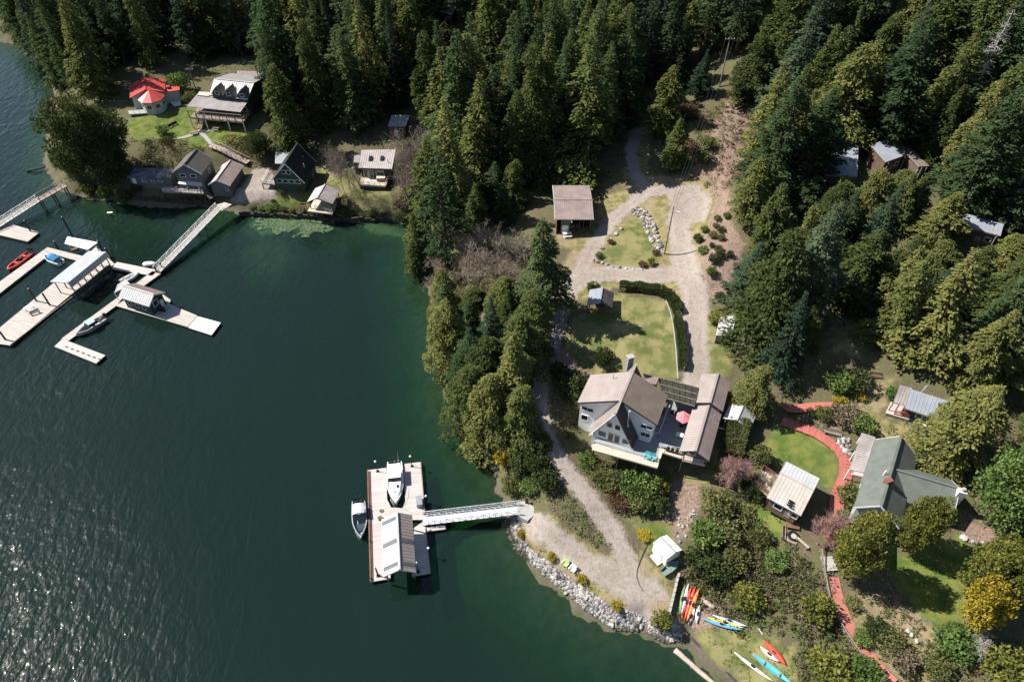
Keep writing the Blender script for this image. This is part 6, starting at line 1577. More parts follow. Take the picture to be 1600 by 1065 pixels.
def joined_rocks(name, root, pts, smin, smax):
    vs, fs, ts, k = [], [], [], 0
    base = []
    for me in RM:
        co = np.empty(len(me.vertices) * 3); me.vertices.foreach_get('co', co); base.append((co.reshape(-1, 3), np.array([p.vertices[:] for p in me.polygons])))
    l = root.location
    for x, y in pts:
        co, f = base[rnd.randrange(9)]; s = rnd.uniform(smin, smax); a = rnd.uniform(0, 6.28); R = np.array([[math.cos(a), -math.sin(a), 0], [math.sin(a), math.cos(a), 0], [0, 0, 1]])
        c = co @ R.T * s * np.array([1.1, .95, .75]) + np.array([x - l.x, y - l.y, float(hgt(x, y)) + s * .12 - l.z])
        vs.append(c); fs.append(f + k); ts += [rnd.random()] * len(co); k += len(co)
    me = bpy.data.meshes.new(name); me.from_pydata(np.concatenate(vs).tolist(), [], np.concatenate(fs).tolist()); at = me.attributes.new('tint', 'FLOAT', 'POINT'); at.data.foreach_set('value', ts)
    me.materials.append(M['rock']); o = link(name, me, root); o['kind'] = 'stuff'; return o
joined_rocks('small_rocks', rr, pts[300:] + sample_poly(RIP, 2600, 4), .16, .48)
t = thing('rock_border', 'rocky border along the right side of the triangular lawn', 'rocks', G(1005, 365))
rocks(t, sample_poly([(985, 330), (1005, 322), (1018, 340), (1028, 365), (1036, 395), (1026, 400), (1012, 370), (1000, 345)], 120, 6), .45, 1.0, 'stone')
t = thing('garden_rocks', 'pale boulders beside the red path at the porch', 'rocks', G(1318, 690))
rocks(t, sample_poly([(1305, 688), (1325, 680), (1332, 700), (1330, 716), (1320, 705)], 40, 8), .4, .9, 'stone')
t = thing('edging_stones', 'line of stones edging the far corner of the triangular lawn', 'rocks', G(935, 408))
rocks(t, [tuple(G(x, y)[:2]) for x, y in ((928, 407), (934, 409), (941, 411), (948, 414), (958, 417), (968, 418), (935, 398), (941, 388), (948, 381), (955, 373), (962, 366), (970, 358), (978, 420), (990, 421), (1003, 422))], .5, 1.0, 'stone')
t = thing('garden_boulders', 'scattered pale boulders in the garden bed by the shaded lawn', 'rocks', G(1425, 990))
rocks(t, [tuple(G(x, y)[:2]) for x, y in ((1418, 985), (1424, 992), (1432, 1002), (1447, 1005), (1505, 840), (1520, 846), (1535, 850), (1393, 920), (1560, 858))], .5, 1.0, 'stone')
t = thing('rubble_heap', 'low heap of pale rubble below the slope under the deck', 'rocks', G(1062, 828))
rocks(t, sample_poly([(1050, 815), (1085, 790), (1085, 830), (1060, 850)], 25, 12), .3, .6, 'stone')

# kerb edging of the lawn along the hedge
t = thing('lawn_edging', 'thin white kerb edging the house lawn along the hedge', 'kerb', G(1052, 520))
w = GP([(1040, 467), (1048, 490), (1052, 510), (1056, 545), (1058, 575), (1059, 592)])
for i in range(len(w) - 1): MB().bar((*w[i], float(hgt(*w[i])) + .06), (*w[i + 1], float(hgt(*w[i + 1])) + .06), .16, .16).build('kerb_stone', M['concrete'], t)

# ------------------------------------------------------------------ utility poles and wires
def upole(base, top_py, label, arms=True, lamp=False):
    c = G(*base); zt = zat(c[0], c[1], top_py); t = thing('utility_pole', label, 'pole', c, 'utility poles')
    MB().tube(c - V((0, 0, .5)), V((c[0], c[1], zt)), .17, .11, 8).build('shaft', M['wood'], t)
    if arms:
        MB().bar((c[0] - 1.1, c[1], zt - .5), (c[0] + 1.1, c[1], zt - .5), .12, .12).build('crossarm', M['wood'], t)
        for x in (-1, -.35, .35, 1): MB().tube((c[0] + x, c[1], zt - .44), (c[0] + x, c[1], zt - .2), .05).build('insulator', M['gel'], t)
    if lamp:
        MB().tube((c[0], c[1], zt - 1.5), (c[0] + .9, c[1] - .1, zt - 1.2), .04).build('lamp_arm', M['galv'], t); MB().box((c[0] + 1.0, c[1] - .1, zt - 1.25), .5, .25, .14).build('lamp_head', M['gel'], t)
    return V((c[0], c[1], zt))
u1 = upole((1038, 397), 322, 'wooden utility pole standing by the rock border of the triangular lawn', False, True)
u2_ = upole((1124, 136), 58, 'tall utility pole at the top of the bare clearing')
u3 = upole((307, 143), 106, 'utility pole with crossarm between the red house and the lodge')
for i, (x, lb) in enumerate(((-1, 'left overhead wire sagging down the clearing from the tall pole'), (0, 'middle overhead wire sagging down the clearing from the tall pole'), (1, 'right overhead wire sagging down the clearing from the tall pole'))):
    a = u2_ + V((x, 0, -.3)); bb = u1 + V((x * .5 , 0, -.2)); t = thing('overhead_wire', lb, 'wire', a, 'overhead wires'); b = MB()
    pts = [a + (bb - a) * f - V((0, 0, 6 * f * (1 - f))) for f in np.linspace(0, 1, 15)]
    for p, q in zip(pts[:-1], pts[1:]): b.tube(p, q, .022, None, 4, False)
    b.build('wire', M['rubber'], t)

# ================================================================== vegetation
def card_mesh(name, P0, D, Sd, tint, m):
    """leaf sprays: rhombs from P0 along D, half-width Sd, slightly folded"""
    n = len(P0)
    up = np.cross(D, Sd); up /= (np.linalg.norm(up, axis=1, keepdims=True) + 1e-9); up *= np.linalg.norm(Sd, axis=1, keepdims=True) * .35
    v = np.stack([P0, P0 + D * .45 + Sd + up, P0 + D, P0 + D * .45 - Sd + up], 1).reshape(-1, 3)
    me = bpy.data.meshes.new(name)
    me.vertices.add(4 * n); me.vertices.foreach_set('co', v.ravel())
    me.loops.add(4 * n); me.loops.foreach_set('vertex_index', np.arange(4 * n, dtype=np.int32))
    me.polygons.add(n); me.polygons.foreach_set('loop_start', np.arange(0, 4 * n, 4, dtype=np.int32))
    me.update(calc_edges=True)
    a = me.attributes.new('tint', 'FLOAT', 'POINT'); a.data.foreach_set('value', np.repeat(tint, 4).astype(np.float32))
    me.materials.append(m); return me
def nrm(v): return v / (np.linalg.norm(v, axis=1, keepdims=True) + 1e-9)

def conifer_mesh(name, seed, H, R, m, nb=260, cards=34, power=.8, droop=.35, rise=.12, base=.06, size=.62, clump=.35, width=.5):
    r = np.random.default_rng(seed)
    t = base + (1 - base) * (1 - (1 - (np.arange(nb) + r.random(nb)) / nb) ** 1.25)
    az = np.arange(nb) * 2.39996 + r.normal(0, .35, nb)
    lob = 1 + r.normal(0, .15, nb)
    for q in range(6): lob += clump * .32 * np.sin(az * r.integers(1, 4) + t * 6.28 * r.uniform(.5, 4.5) + r.random() * 6.28)
    prof = np.minimum(1, ((t - base) / .16 + .42)) * (1 - t) ** power
    L = np.maximum(R * prof * np.clip(lob, .30, 1.5), .30)
    bt = r.random(nb)
    cnt = np.maximum(4, (cards * (L / R) ** 1.15).astype(int))
    idx = np.repeat(np.arange(nb), cnt); n = len(idx)
    s = .12 + .88 * r.random(n) ** .62
    Lr = L[idx]; a = az[idx]
    lat = (r.random(n) - .5) * Lr * width * (1.15 - .75 * s)
    ox, oy = np.cos(a), np.sin(a)
    x = ox * Lr * s - oy * lat; y = oy * Lr * s + ox * lat
    z = t[idx] * H + Lr * (rise * s - droop * s * s) + r.normal(0, .10, n) * (1 + Lr * .1)
    P0 = np.stack([x, y, np.maximum(z, .15)], 1)
    out = np.stack([ox, oy, np.zeros(n)], 1); sd = np.stack([-oy, ox, np.zeros(n)], 1)
    D = nrm(out * .9 + sd * (np.sign(lat) * .5)[:, None] + r.normal(0, .38, (n, 3)) + np.array([0, 0, -.30]))
    sz = size * r.uniform(.6, 1.25, n) * (.55 + .45 * np.minimum(1, Lr / R * 2))
    Sd = nrm(np.cross(D, np.stack([r.normal(0, .5, n), r.normal(0, .5, n), np.ones(n)], 1))) * (sz * .27)[:, None]
    tint = np.clip(.30 + .30 * bt[idx] + r.normal(0, .16, n), 0, 1)
    return card_mesh(name, P0, D * sz[:, None], Sd, tint, m)

def trunk_mesh(name, H, r0, m, seed=0, branches=0, R=3):
    r = np.random.default_rng(seed); b = MB(); rings = []; n = 8
    for i in range(n + 1):
        f = i / n; c = V((r.normal(0, .04), r.normal(0, .04), H * f * .98)); rr = r0 * (1 - f) ** .9 + .03
        rr *= 1.35 if i == 0 else 1
        rings.append([c + V((rr * math.cos(k), rr * math.sin(k), 0)) for k in np.linspace(0, 2 * math.pi, 8)[:-1]])
    b.loft(rings)
    for i in range(branches):
        f = r.uniform(.15, .9); a = r.uniform(0, 6.28); l = R * (1 - f) ** .8 * r.uniform(.5, .9)
        p = V((0, 0, H * f)); b.tube(p, p + V((math.cos(a) * l, math.sin(a) * l, -l * .15)), .05 + .05 * (1 - f), .015, 4, False)
    me = bpy.data.meshes.new(name); me.from_pydata(b.v, [], b.f); me.materials.append(m); me.polygons.foreach_set('use_smooth', [True] * len(me.polygons)); return me

def cloud_mesh(name, seed, C, Rd, per, size, m, shell=.55, upb=.35):
    """leaf clumps: C centres, Rd radii; leaves near the outside of each clump"""
    r = np.random.default_rng(seed); k = len(C); C = np.asarray(C); Rd = np.asarray(Rd)
    cnt = np.maximum(6, (per * (Rd / Rd.mean()) ** 2).astype(int)); idx = np.repeat(np.arange(k), cnt); n = len(idx)
    d = nrm(r.normal(0, 1, (n, 3))); d[:, 2] = np.where(r.random(n) < .7, np.abs(d[:, 2]), d[:, 2])
    rad = Rd[idx] * (shell + (1 - shell) * r.random(n) ** .5) * r.uniform(.8, 1.12, n)
    P0 = C[idx] + d * rad[:, None] * np.array([1, 1, .85])
    D = nrm(d * .55 + r.normal(0, .6, (n, 3)) + np.array([0, 0, upb * .4]))
    sz = size * r.uniform(.6, 1.3, n)
    Sd = nrm(np.cross(D, d + r.normal(0, .5, (n, 3)))) * (sz * .34)[:, None]
    tint = np.clip(.28 + .34 * r.random(k)[idx] + r.normal(0, .17, n), 0, 1)
    P0[:, 2] = np.maximum(P0[:, 2], .03)
    return card_mesh(name, P0, D * sz[:, None], Sd, tint, m)
def dome_clumps(seed, R, H, k, z0=0.0, flat=.0, cr=.30):
    """clump centres through a crown of radius R from z0 to H"""
    r = np.random.default_rng(seed); C, Rd = [], []
    for i in range(k):
        u = 2 * (i + .5) / k - 1; a = i * 2.39996 + r.normal(0, .3)
        w = math.sqrt(max(0, 1 - u * u)); f = r.uniform(.62, .88) if r.random() < .8 else r.uniform(.1, .5)
        C.append((R * w * f * math.cos(a), R * w * f * math.sin(a), z0 + (H - z0) * (.5 + .5 * u * f))); Rd.append(R * cr * r.uniform(.75, 1.3))
    return C, Rd

def branch_mesh(name, seed, H, R, m, levels=4, r0=.22, split=5, up=.5, lean=(0, 0), droop=0.0, trunkf=.45):
    r = np.random.default_rng(seed); b = MB()
    def grow(p, d, L, rad, lv):
        segs = 2; q = p
        for s in range(segs):
            d2 = unit(d + r.normal(0, .14, 3)); q2 = q + d2 * L / segs; ra = rad * (1 - .3 * s / segs); rb = rad * (1 - .3 * (s + 1) / segs)
            b.tube(q, q2, ra, rb * .9, 5 if lv > 1 else 3, False); q, d = q2, d2
            if lv > 0 and s == 0 and lv < levels:
                for k in range(2): grow(q, unit(d + r.normal(0, .75, 3) + V((0, 0, up * .3 - droop))), L * r.uniform(.5, .75), max(rad * .55, .022), lv - 1)
        if lv > 0:
            for k in range(split): grow(q, unit(d * .7 + r.normal(0, .62, 3) + V((0, 0, up * .3 - droop))), L * r.uniform(.55, .85), max(rad * .62, .022), lv - 1)
    d0 = unit(V((lean[0], lean[1], 1)))
    grow(V((0, 0, 0)), d0, H * trunkf, r0, levels)
    v = np.array(b.v); top = v[:, 2].max(); rad_ = np.percentile(np.hypot(v[:, 0] - np.median(v[:, 0]), v[:, 1] - np.median(v[:, 1])), 92)
    v[:, 2] *= H / top; cx, cy = lean[0] * v[:, 2], lean[1] * v[:, 2]
    k = R / rad_; v[:, 0] = cx + (v[:, 0] - cx) * k; v[:, 1] = cy + (v[:, 1] - cy) * k
    me = bpy.data.meshes.new(name); me.from_pydata(v.tolist(), [], b.f); me.materials.append(m); return me

# --- kinds: list of (crown mesh, trunk mesh, H, R)
KIND = {}
def addkind(k, crown, trunk, H, R): KIND.setdefault(k, []).append((crown, trunk, H, R))
for i in range(5):
    addkind('cedar', conifer_mesh('crown', 20 + i, 22, 4.0, M['l_cedar'], (340, 320, 300, 340, 260)[i], (66, 62, 64, 70, 60)[i], (.55, .62, .75, .5, .85)[i], .42, .12, .03, .54, (.5, .7, .9, 1.1, 1.3)[i]), trunk_mesh('trunk', 22, .34, M['bark'], i, 22, 3.4), 22, 4.0)
for i in range(5):
    addkind('hemlock', conifer_mesh('crown', 40 + i, 26, 3.9, M['l_hem'], (330, 300, 280, 330, 210)[i], (60, 58, 60, 64, 52)[i], (.74, .62, .9, .68, .8)[i], .32, .16, (.05, .08, .04, .12, .16)[i], .52, (.4, .6, .8, 1.0, 1.4)[i], .45), trunk_mesh('trunk', 26, .36, M['bark'], 10 + i, 24, 3.4), 26, 3.9)
for i in range(4):
    addkind('spruce', conifer_mesh('crown', 60 + i, 24, 4.2, M['l_fir'], 260, 66, .9, .22, .22, .04, .54, .3, .38), trunk_mesh('trunk', 24, .36, M['bark'], 20 + i, 24, 3.6), 24, 4.2)
for i in range(4):
    addkind('bushy', conifer_mesh('crown', 70 + i, 15, 4.4, M['l_cedar'], 300, 74, .42, .5, .2, .02, .5, 1.0, .6), trunk_mesh('trunk', 14, .3, M['bark'], 30 + i, 20, 3.4), 15, 4.4)
for i in range(3):
    C, Rd = dome_clumps(80 + i, 5.5, 13, 95, 1.5, cr=.24)
    addkind('broadleaf', cloud_mesh('crown', 90 + i, C, Rd, 105, .42, M['l_broad'], .5), branch_mesh('trunk', 95 + i, 10, 3.8, M['bark'], 3, .34, 4), 13, 5.5)
for i in range(3):
    C, Rd = dome_clumps(110 + i, 3.7, 8.3, 170, .5, cr=.19)
    addkind('pine', cloud_mesh('crown', 120 + i, C, Rd, 90, .27, M['l_pine'], .5, .6), branch_mesh('trunk', 125 + i, 6, 1.5, M['bark'], 3, .24, 4), 8.5, 4.0)
C, Rd = dome_clumps(131, 3.0, 6.5, 90, .8, cr=.20); addkind('golden', cloud_mesh('crown', 132, C, Rd, 85, .30, M['l_yellow'], .5, .6), branch_mesh('trunk', 133, 4.5, 1.2, M['bark'], 3, .2, 4), 6.5, 3.0)
C, Rd = dome_clumps(135, 5.5, 12, 110, 1.0, cr=.22); addkind('bright', cloud_mesh('crown', 136, C, Rd, 100, .42, M['l_bright'], .5), branch_mesh('trunk', 137, 10, 3.8, M['bark'], 3, .34, 4), 12, 5.5)
SHR = {}
for key, mm in (('olive', 'l_olive'), ('bright', 'l_bright'), ('dark', 'l_broad'), ('rust', 'l_rust'), ('scrub', 'l_scrub'), ('yellow', 'l_yellow'), ('hedge', 'l_hedge'), ('pine', 'l_pine')):
    SHR[key] = []
    for i in range(2):
        C, Rd = dome_clumps(150 + i + len(SHR) * 5, 1.0, 1.5, 34, .05, cr=.27)
        SHR[key].append((cloud_mesh('foliage', 170 + i + len(SHR) * 7, C, Rd, 46, .17, M[mm], .5), None))
stem = branch_mesh('stem', 199, .9, .5, M['bark'], 2, .05, 4)

# --- what must stay in view: buildings and open ground (bearing boxes with their distance)
bpy.context.view_layer.update()
FOOT = []; WIN = []
BUILT = ('house', 'cabin', 'lodge', 'shed', 'garage', 'outbuilding', 'shelter', 'pavilion', 'carport', 'breezeway', 'deck')
for o in [o for o in COL.objects if o.parent is None and o.get('category') in BUILT]:
    pts = []
    for c in o.children_recursive:
        if c.type == 'MESH': pts += [c.matrix_world @ Vector(v) for v in c.bound_box]
    a = np.array([tuple(p) for p in pts]); FOOT.append((a[:, 0].min(), a[:, 1].min(), a[:, 0].max(), a[:, 1].max()))
    px, py = proj(a[:, 0], a[:, 1], a[:, 2])
    hide = .45 if 'hillside' in o.name or 'forest' in o.name else .12
    WIN.append((px.min() + 2, py.min(), px.max() - 2, py.max() - (py.max() - py.min()) * hide, a[:, 1].min()))
def win_ground(x0, y0, x1, y1): WIN.append((x0, y0, x1, y1, float(G((x0 + x1) / 2, y1)[1])))
for r_ in ((205, 172, 400, 228), (905, 300, 1105, 432), (890, 445, 1095, 590), (1085, 200, 1150, 420), (1075, 60, 1140, 200), (1060, 430, 1100, 600), (985, 185, 1010, 215), (940, 285, 1050, 300), (1200, 640, 1330, 800), (1340, 600, 1420, 640), (1295, 490, 1345, 520), (380, 262, 430, 318), (500, 255, 620, 330), (712, 378, 825, 446)): win_ground(*r_)

def blocked(x, y, margin):
    for (a, b, c, d) in FOOT:
        if a - margin < x < c + margin and b - margin < y < d + margin: return True
    return False
def zv(Z, x, y):
    i = int((x - gx[0]) / GS); j = int((y - gy[0]) / GS)
    if 0 <= i < len(gx) and 0 <= j < len(gy): return Z[j, i]
    return -6
def fit_height(x, y, z, h, R):
    """lower a tree that would stand in front of something the view shows"""
    for _ in range(14):
        px, py = proj(x, y, z); tx, ty = proj(x, y, z + h); k = FPX * R * .75 / (y * S45 + (CAM_H - z) * S45); ok = True
        for (x0, y0, x1, y1, yy) in WIN:
            if y < yy and max(px, tx) + k * .95 > x0 and min(px, tx) - k * .95 < x1 and py > y0 and ty < y1:
                ok = False; break
        if ok: return h
        h *= .86
    return 0
NAMES = {'bushy': 'cypress_tree', 'cedar': 'cedar_tree', 'hemlock': 'hemlock_tree', 'spruce': 'spruce_tree', 'broadleaf': 'evergreen_tree', 'pine': 'garden_pine', 'golden': 'golden_tree', 'bright': 'leafy_tree'}
def tree(kind, x, y, h, R, label, group=None, rr=None):
    rr = rr or rnd
    crown, trunk, H0, R0 = KIND[kind][rr.randrange(len(KIND[kind]))]
    z = float(hgt(x, y)) - .15
    t = thing(NAMES[kind], label, 'tree', (x, y, z), group, rr.uniform(0, 6.28))
    t.scale = (R / R0, R / R0, h / H0)
    t.rotation_euler = (rr.gauss(0, .035), rr.gauss(0, .035), t.rotation_euler[2])
    for nm, me in (('crown', crown), ('trunk', trunk)): link(nm, me, t)
    return t
def tree_px(kind, base, top, R, label, group=None):
    c = G(*base); h = zat(c[0], c[1], top) - c[2]; return tree(kind, c[0], c[1], max(h, 2), R, label, group)

PLACED = []; FT = []
def forest(poly, spacing, hmin, hmax, mix, where, group, seed, rk=.155, zcheck=True, minh=7):
    r = random.Random(seed); w = np.array([P(px, py, z)[:2] if z is not None else G(px, py)[:2] for px, py, z in [(p[0], p[1], p[2] if len(p) > 2 else None) for p in poly]])
    x0, y0 = w.min(0); x1, y1 = w.max(0); n = int((x1 - x0) * (y1 - y0) / spacing ** 2 * 9); cand = []
    X = np.array([r.uniform(x0, x1) for _ in range(n)]); Y = np.array([r.uniform(y0, y1) for _ in range(n)]); ins = sdf_poly(w, X, Y) > 0
    cnt = 0
    for x, y in zip(X[ins], Y[ins]):
        if any((x - a) ** 2 + (y - b) ** 2 < (spacing * .5 + s * .5) ** 2 for a, b, s in PLACED): continue
        if blocked(x, y, 1.6): continue
        if zcheck and (zv(Z_GRAV, x, y) > -1.6 or zv(Z_LAWN, x, y) > -.8 or zv(Z_DRY, x, y) > -.5 or zv(Z_DIRT, x, y) > -.3 or zv(COASTD, x, y) < .6): continue
        z = float(hgt(x, y)); bx_, by_ = proj(x, y, z)
        if by_ < -25 or bx_ > 1680 or bx_ < -60: continue
        h = r.uniform(hmin, hmax) * (1.12 if r.random() < .12 else 1)
        h2 = fit_height(x, y, z, h, h * rk * .8)
        if h2 < minh: continue
        kind = r.choices(list(mix), list(mix.values()))[0]
        R = max(2.4, (h2 * .6 + h * .4) * rk * r.uniform(.75, 1.25))
        word = {'bushy': 'bushy cypress', 'cedar': 'olive green cedar', 'hemlock': 'dark green hemlock', 'spruce': 'blue-green spruce', 'broadleaf': 'rounded evergreen', 'bright': 'bright leafy tree'}[kind]
        size = 'tall' if h2 > hmin + (hmax - hmin) * .6 else 'mid-height' if h2 > hmin * .9 else 'short'
        FT.append((tree(kind, x, y, h2, R, f'{size} {word} {where}', group, r), size, word)); PLACED.append((x, y, spacing)); cnt += 1
    return cnt

# --- single trees one can point at
def mark(px, s=5.0): c = G(*px); PLACED.append((c[0], c[1], s))
singles = [('bushy', (1345, 352), 262, 3.4, 'olive cedar in front of the leftmost hillside cabin'), ('bushy', (1290, 368), 284, 3.4, 'olive cedar hiding the lower wall of the leftmost hillside cabin'), ('cedar', (1385, 362), 268, 3.6, 'cedar in front of the middle hillside cabin'), ('cedar', (1412, 350), 275, 3.0, 'small cedar in front of the brown lean-to'), ('bushy', (1450, 446), 376, 3.4, 'olive cedar in front of the half-hidden long cabin'), ('cedar', (1510, 452), 384, 3.0, 'cedar hiding the right end of the half-hidden long cabin'),
 ('hemlock', (853, 492), 338, 4.6, 'dense dark conifer standing alone between the gravel drive and the shore'),
 ('cedar', (1034, 212), 103, 4.2, 'cedar at the left of the track at the top of the clearing'), ('cedar', (1052, 262), 184, 3.0, 'small cedar below the taller one at the top of the clearing'),
 ('hemlock', (1052, 136), 22, 4.0, 'slim dark conifer left of the tall utility pole'), ('spruce', (1090, 150), 75, 3.0, 'small spruce just left of the tall utility pole'),
 ('spruce', (1158, 478), 378, 4.6, 'dark blue-green spruce beside the bare slope'), ('bushy', (1166, 646), 572, 2.9, 'olive cedar between the outbuilding and the carport'),
 ('bushy', (1474, 716), 598, 4.4, 'yellowish cedar standing right of the slate-roofed cabin'), ('bright', (1540, 818), 690, 5.2, 'big bright green tree at the right picture edge'),
 ('pine', (1316, 902), 802, 3.5, 'round clipped-looking pine in front of the green-roofed house, nearest the boardwalk'), ('pine', (1409, 860), 774, 2.9, 'round golden-green pine at the corner of the green-roofed house'),
 ('pine', (1520, 936), 840, 4.2, 'largest round pine by the right picture edge'), ('golden', (1508, 984), 918, 2.7, 'golden yellow small tree beside the largest round pine'),
 ('broadleaf', (160, 293), 142, 7.2, 'huge dark rounded tree overhanging the water at the left'), ('broadleaf', (186, 300), 215, 5.2, 'dark rounded tree above the trestle pier'), ('broadleaf', (184, 266), 165, 5.8, 'dark rounded tree behind the one overhanging the water'),
 ('cedar', (462, 238), 95, 5.0, 'tall cedar just right of the lodge verandah'), ('broadleaf', (405, 246), 205, 3.4, 'bushy evergreen between the lodge lawn and the dark A-frame cabin'),
 ('cedar', (660, 425), 330, 3.6, 'cedar leaning over the water at the tip of the wooded shore'), ('hemlock', (700, 420), 215, 5.4, 'tall conifer at the shore end of the wooded point'),
 ('bushy', (705, 575), 470, 3.8, 'grey-green cedar at the water edge right of the cove'), ('hemlock', (700, 520), 445, 3.4, 'conifer at the water edge below the bare thicket'), ('spruce', (765, 560), 462, 3.2, 'layered dark fir in the middle of the shore trees'),
 ('bushy', (738, 668), 570, 4.2, 'olive cedar overhanging the water above the float dock'), ('bushy', (770, 690), 590, 4.0, 'olive cedar at the lower end of the shore trees'), ('cedar', (800, 640), 520, 4.4, 'tall olive cedar beside the lower drive'), ('bushy', (762, 620), 530, 4.0, 'olive cedar in the middle of the lower shore trees'), ('bushy', (815, 690), 600, 3.4, 'shaded cedar at the edge of the lower drive'), ('hemlock', (735, 610), 510, 3.6, 'dark conifer among the lower shore cedars'),
 ('bushy', (830, 540), 450, 3.4, 'cedar between the drive and the layered fir'), ('cedar', (790, 480), 432, 3.0, 'yellow-green cedar left of the lone dark conifer')]
for k, base, top, R, lb in singles: tree_px(k, base, top, R, lb); mark(base, R * 1.3)

nf = []
nf.append(forest([(668, 392), (692, 408), (716, 375), (732, 330), (765, 300), (838, 282), (862, 272), (905, 278), (962, 250), (982, 205), (960, 120), (860, 110), (760, 150), (705, 230), (668, 320)], 5.6, 22, 30, {'cedar': 5, 'hemlock': 4, 'bushy': 1}, 'in the grove on the wooded point', 'conifers of the wooded point', 1, .20))
nf.append(forest([(712, 385), (735, 335), (765, 305), (825, 292), (822, 330), (800, 350), (750, 366)], 4.8, 8, 13, {'bushy': 4, 'hemlock': 2, 'cedar': 2}, 'behind the bare thicket', 'trees behind the bare thicket', 12, .25, minh=4))
nf.append(forest([(425, 205), (470, 222), (520, 212), (560, 205), (606, 182), (648, 185), (690, 195), (720, 140), (700, 60), (660, -10), (450, -10), (425, 90)], 6.2, 23, 31, {'hemlock': 5, 'cedar': 3, 'spruce': 1}, 'in the forest above the shore cabins', 'conifers above the shore cabins', 2, .185))
nf.append(forest([(30, 56), (80, 112), (90, 150), (120, 170), (180, 145), (200, 112), (280, 96), (330, 92), (420, 88), (440, 10), (380, -60), (100, -60), (20, -20)], 6.2, 22, 29, {'hemlock': 5, 'cedar': 2, 'spruce': 2}, 'in the forest behind the red-roofed house', 'conifers behind the red-roofed house', 3, .19))
nf.append(forest([(905, 140), (985, 165), (1060, 110), (1100, 100), (1150, 100), (1160, -20), (1000, -60), (720, -60), (720, 40), (800, 90)], 6.2, 22, 30, {'hemlock': 5, 'spruce': 2, 'cedar': 1}, 'in the dark forest above the clearing', 'conifers above the clearing', 4, .185))
nf.append(forest([(1150, 150), (1185, 210), (1165, 290), (1160, 330), (1185, 385), (1172, 430), (1185, 480), (1172, 540), (1180, 600), (1235, 600), (1255, 515), (1290, 478), (1350, 490), (1380, 545), (1440, 575), (1495, 590), (1640, 620), (1720, 480), (1760, 200), (1700, -40), (1150, -40)], 5.7, 14, 27, {'cedar': 5, 'hemlock': 2, 'spruce': 1, 'bushy': 1}, 'in the hillside forest right of the clearing', 'conifers of the hillside forest', 5, .225, minh=4))
nf.append(forest([(1495, 600), (1545, 640), (1580, 690), (1650, 720), (1680, 620)], 5.6, 12, 18, {'cedar': 4, 'bright': 1}, 'beside the slate-roofed cabin', 'trees beside the slate-roofed cabin', 6, .2, minh=5))
nf.append(forest([(690, 478), (760, 466), (835, 470), (838, 520), (825, 600), (800, 650), (745, 690), (715, 640), (695, 560), (686, 500)], 4.6, 9, 15, {'bushy': 6, 'cedar': 3, 'hemlock': 1}, 'among the shore trees right of the cove', 'shore trees right of the cove', 7, .25, minh=4))
nf.append(forest([(595, 215), (650, 215), (660, 270), (650, 330), (625, 330), (635, 260)], 5.0, 9, 14, {'cedar': 3, 'broadleaf': 2}, 'behind the skylight cabin', 'trees behind the skylight cabin', 8, .22, minh=4))
nf.append(forest([(95, 250), (200, 235), (215, 262), (195, 300), (110, 296)], 5.0, 7, 11, {'broadleaf': 3, 'hemlock': 1}, 'at the end of the trestle pier', 'trees at the trestle pier', 9, .3, minh=4))
nf.append(forest([(1560, 1000), (1640, 960), (1700, 820), (1640, 780), (1600, 860)], 6.0, 9, 12, {'bright': 2, 'cedar': 2}, 'at the right edge of the garden', 'trees at the right edge', 10, .3, minh=5))
LM = [('the tall utility pole', (1124, 136)), ('the bare slope', (1150, 350)), ('the leftmost hillside cabin', (1315, 270)), ('the middle hillside cabin', (1395, 250)), ('the dead snag', (1500, 222)), ('the long cabin', (1525, 365)), ('the slate-roofed cabin', (1440, 640)), ('the narrow garden shed', (1130, 540)), ('the carport', (1165, 665)),
 ('the brown-roofed shed', (895, 345)), ('the track at the clearing top', (1000, 205)), ('the bare thicket', (760, 420)), ('the cove shore', (665, 420)), ('the skylight cabin', (585, 300)), ('the dark A-frame cabin', (460, 295)), ('the lodge', (370, 190)), ('the red-roofed house', (235, 175)), ('the trestle pier', (100, 292)), ('the grey shore house', (280, 295)), ('the topmost cabin', (698, 22)), ('the lone dark conifer', (853, 492)), ('the gangway landing', (825, 797)), ('the lower drive', (845, 640)), ('the largest round pine', (1566, 962)), ('the big bright tree', (1575, 842)), ('the picnic bench', (1367, 590)), ('the woodland shed', (622, 205)), ('the top right corner', (1560, 60)), ('the hilltop', (1400, 0)), ('the upper right edge', (1600, 250)), ('the top left corner', (40, 50)), ('the upper left inlet', (75, 130))]
LMW = [(n_, G(*p_)[:2]) for n_, p_ in LM]; byl = {}
for t, size, word in FT:
    x, y = t.location.x, t.location.y; n_, p_ = min(LMW, key=lambda q: (q[1][0] - x) ** 2 + (q[1][1] - y) ** 2)
    dx, dy = x - p_[0], y - p_[1]; rel = ('behind' if dy > 0 else 'in front of') if abs(dy) > abs(dx) else ('right of' if dx > 0 else 'left of')
    byl.setdefault(f'{size} {word} {rel} {n_}', []).append((math.hypot(dx, dy), t))
ORD = ['nearest', 'second nearest', 'third nearest', 'fourth nearest', 'fifth nearest', 'sixth nearest', 'seventh nearest', 'eighth nearest', 'ninth nearest', 'tenth nearest', 'eleventh nearest', 'twelfth nearest', 'thirteenth nearest', 'fourteenth nearest', 'fifteenth nearest', 'sixteenth nearest', 'seventeenth nearest', 'eighteenth nearest', 'nineteenth nearest', 'twentieth nearest'] + ['farther off'] * 60
for lb, l in byl.items():
    l.sort(key=lambda q: q[0])
    for i, (d_, t) in enumerate(l): t['label'] = lb if len(l) == 1 else f'{lb}, {ORD[i]} of those'
print('forest', nf, sum(nf))

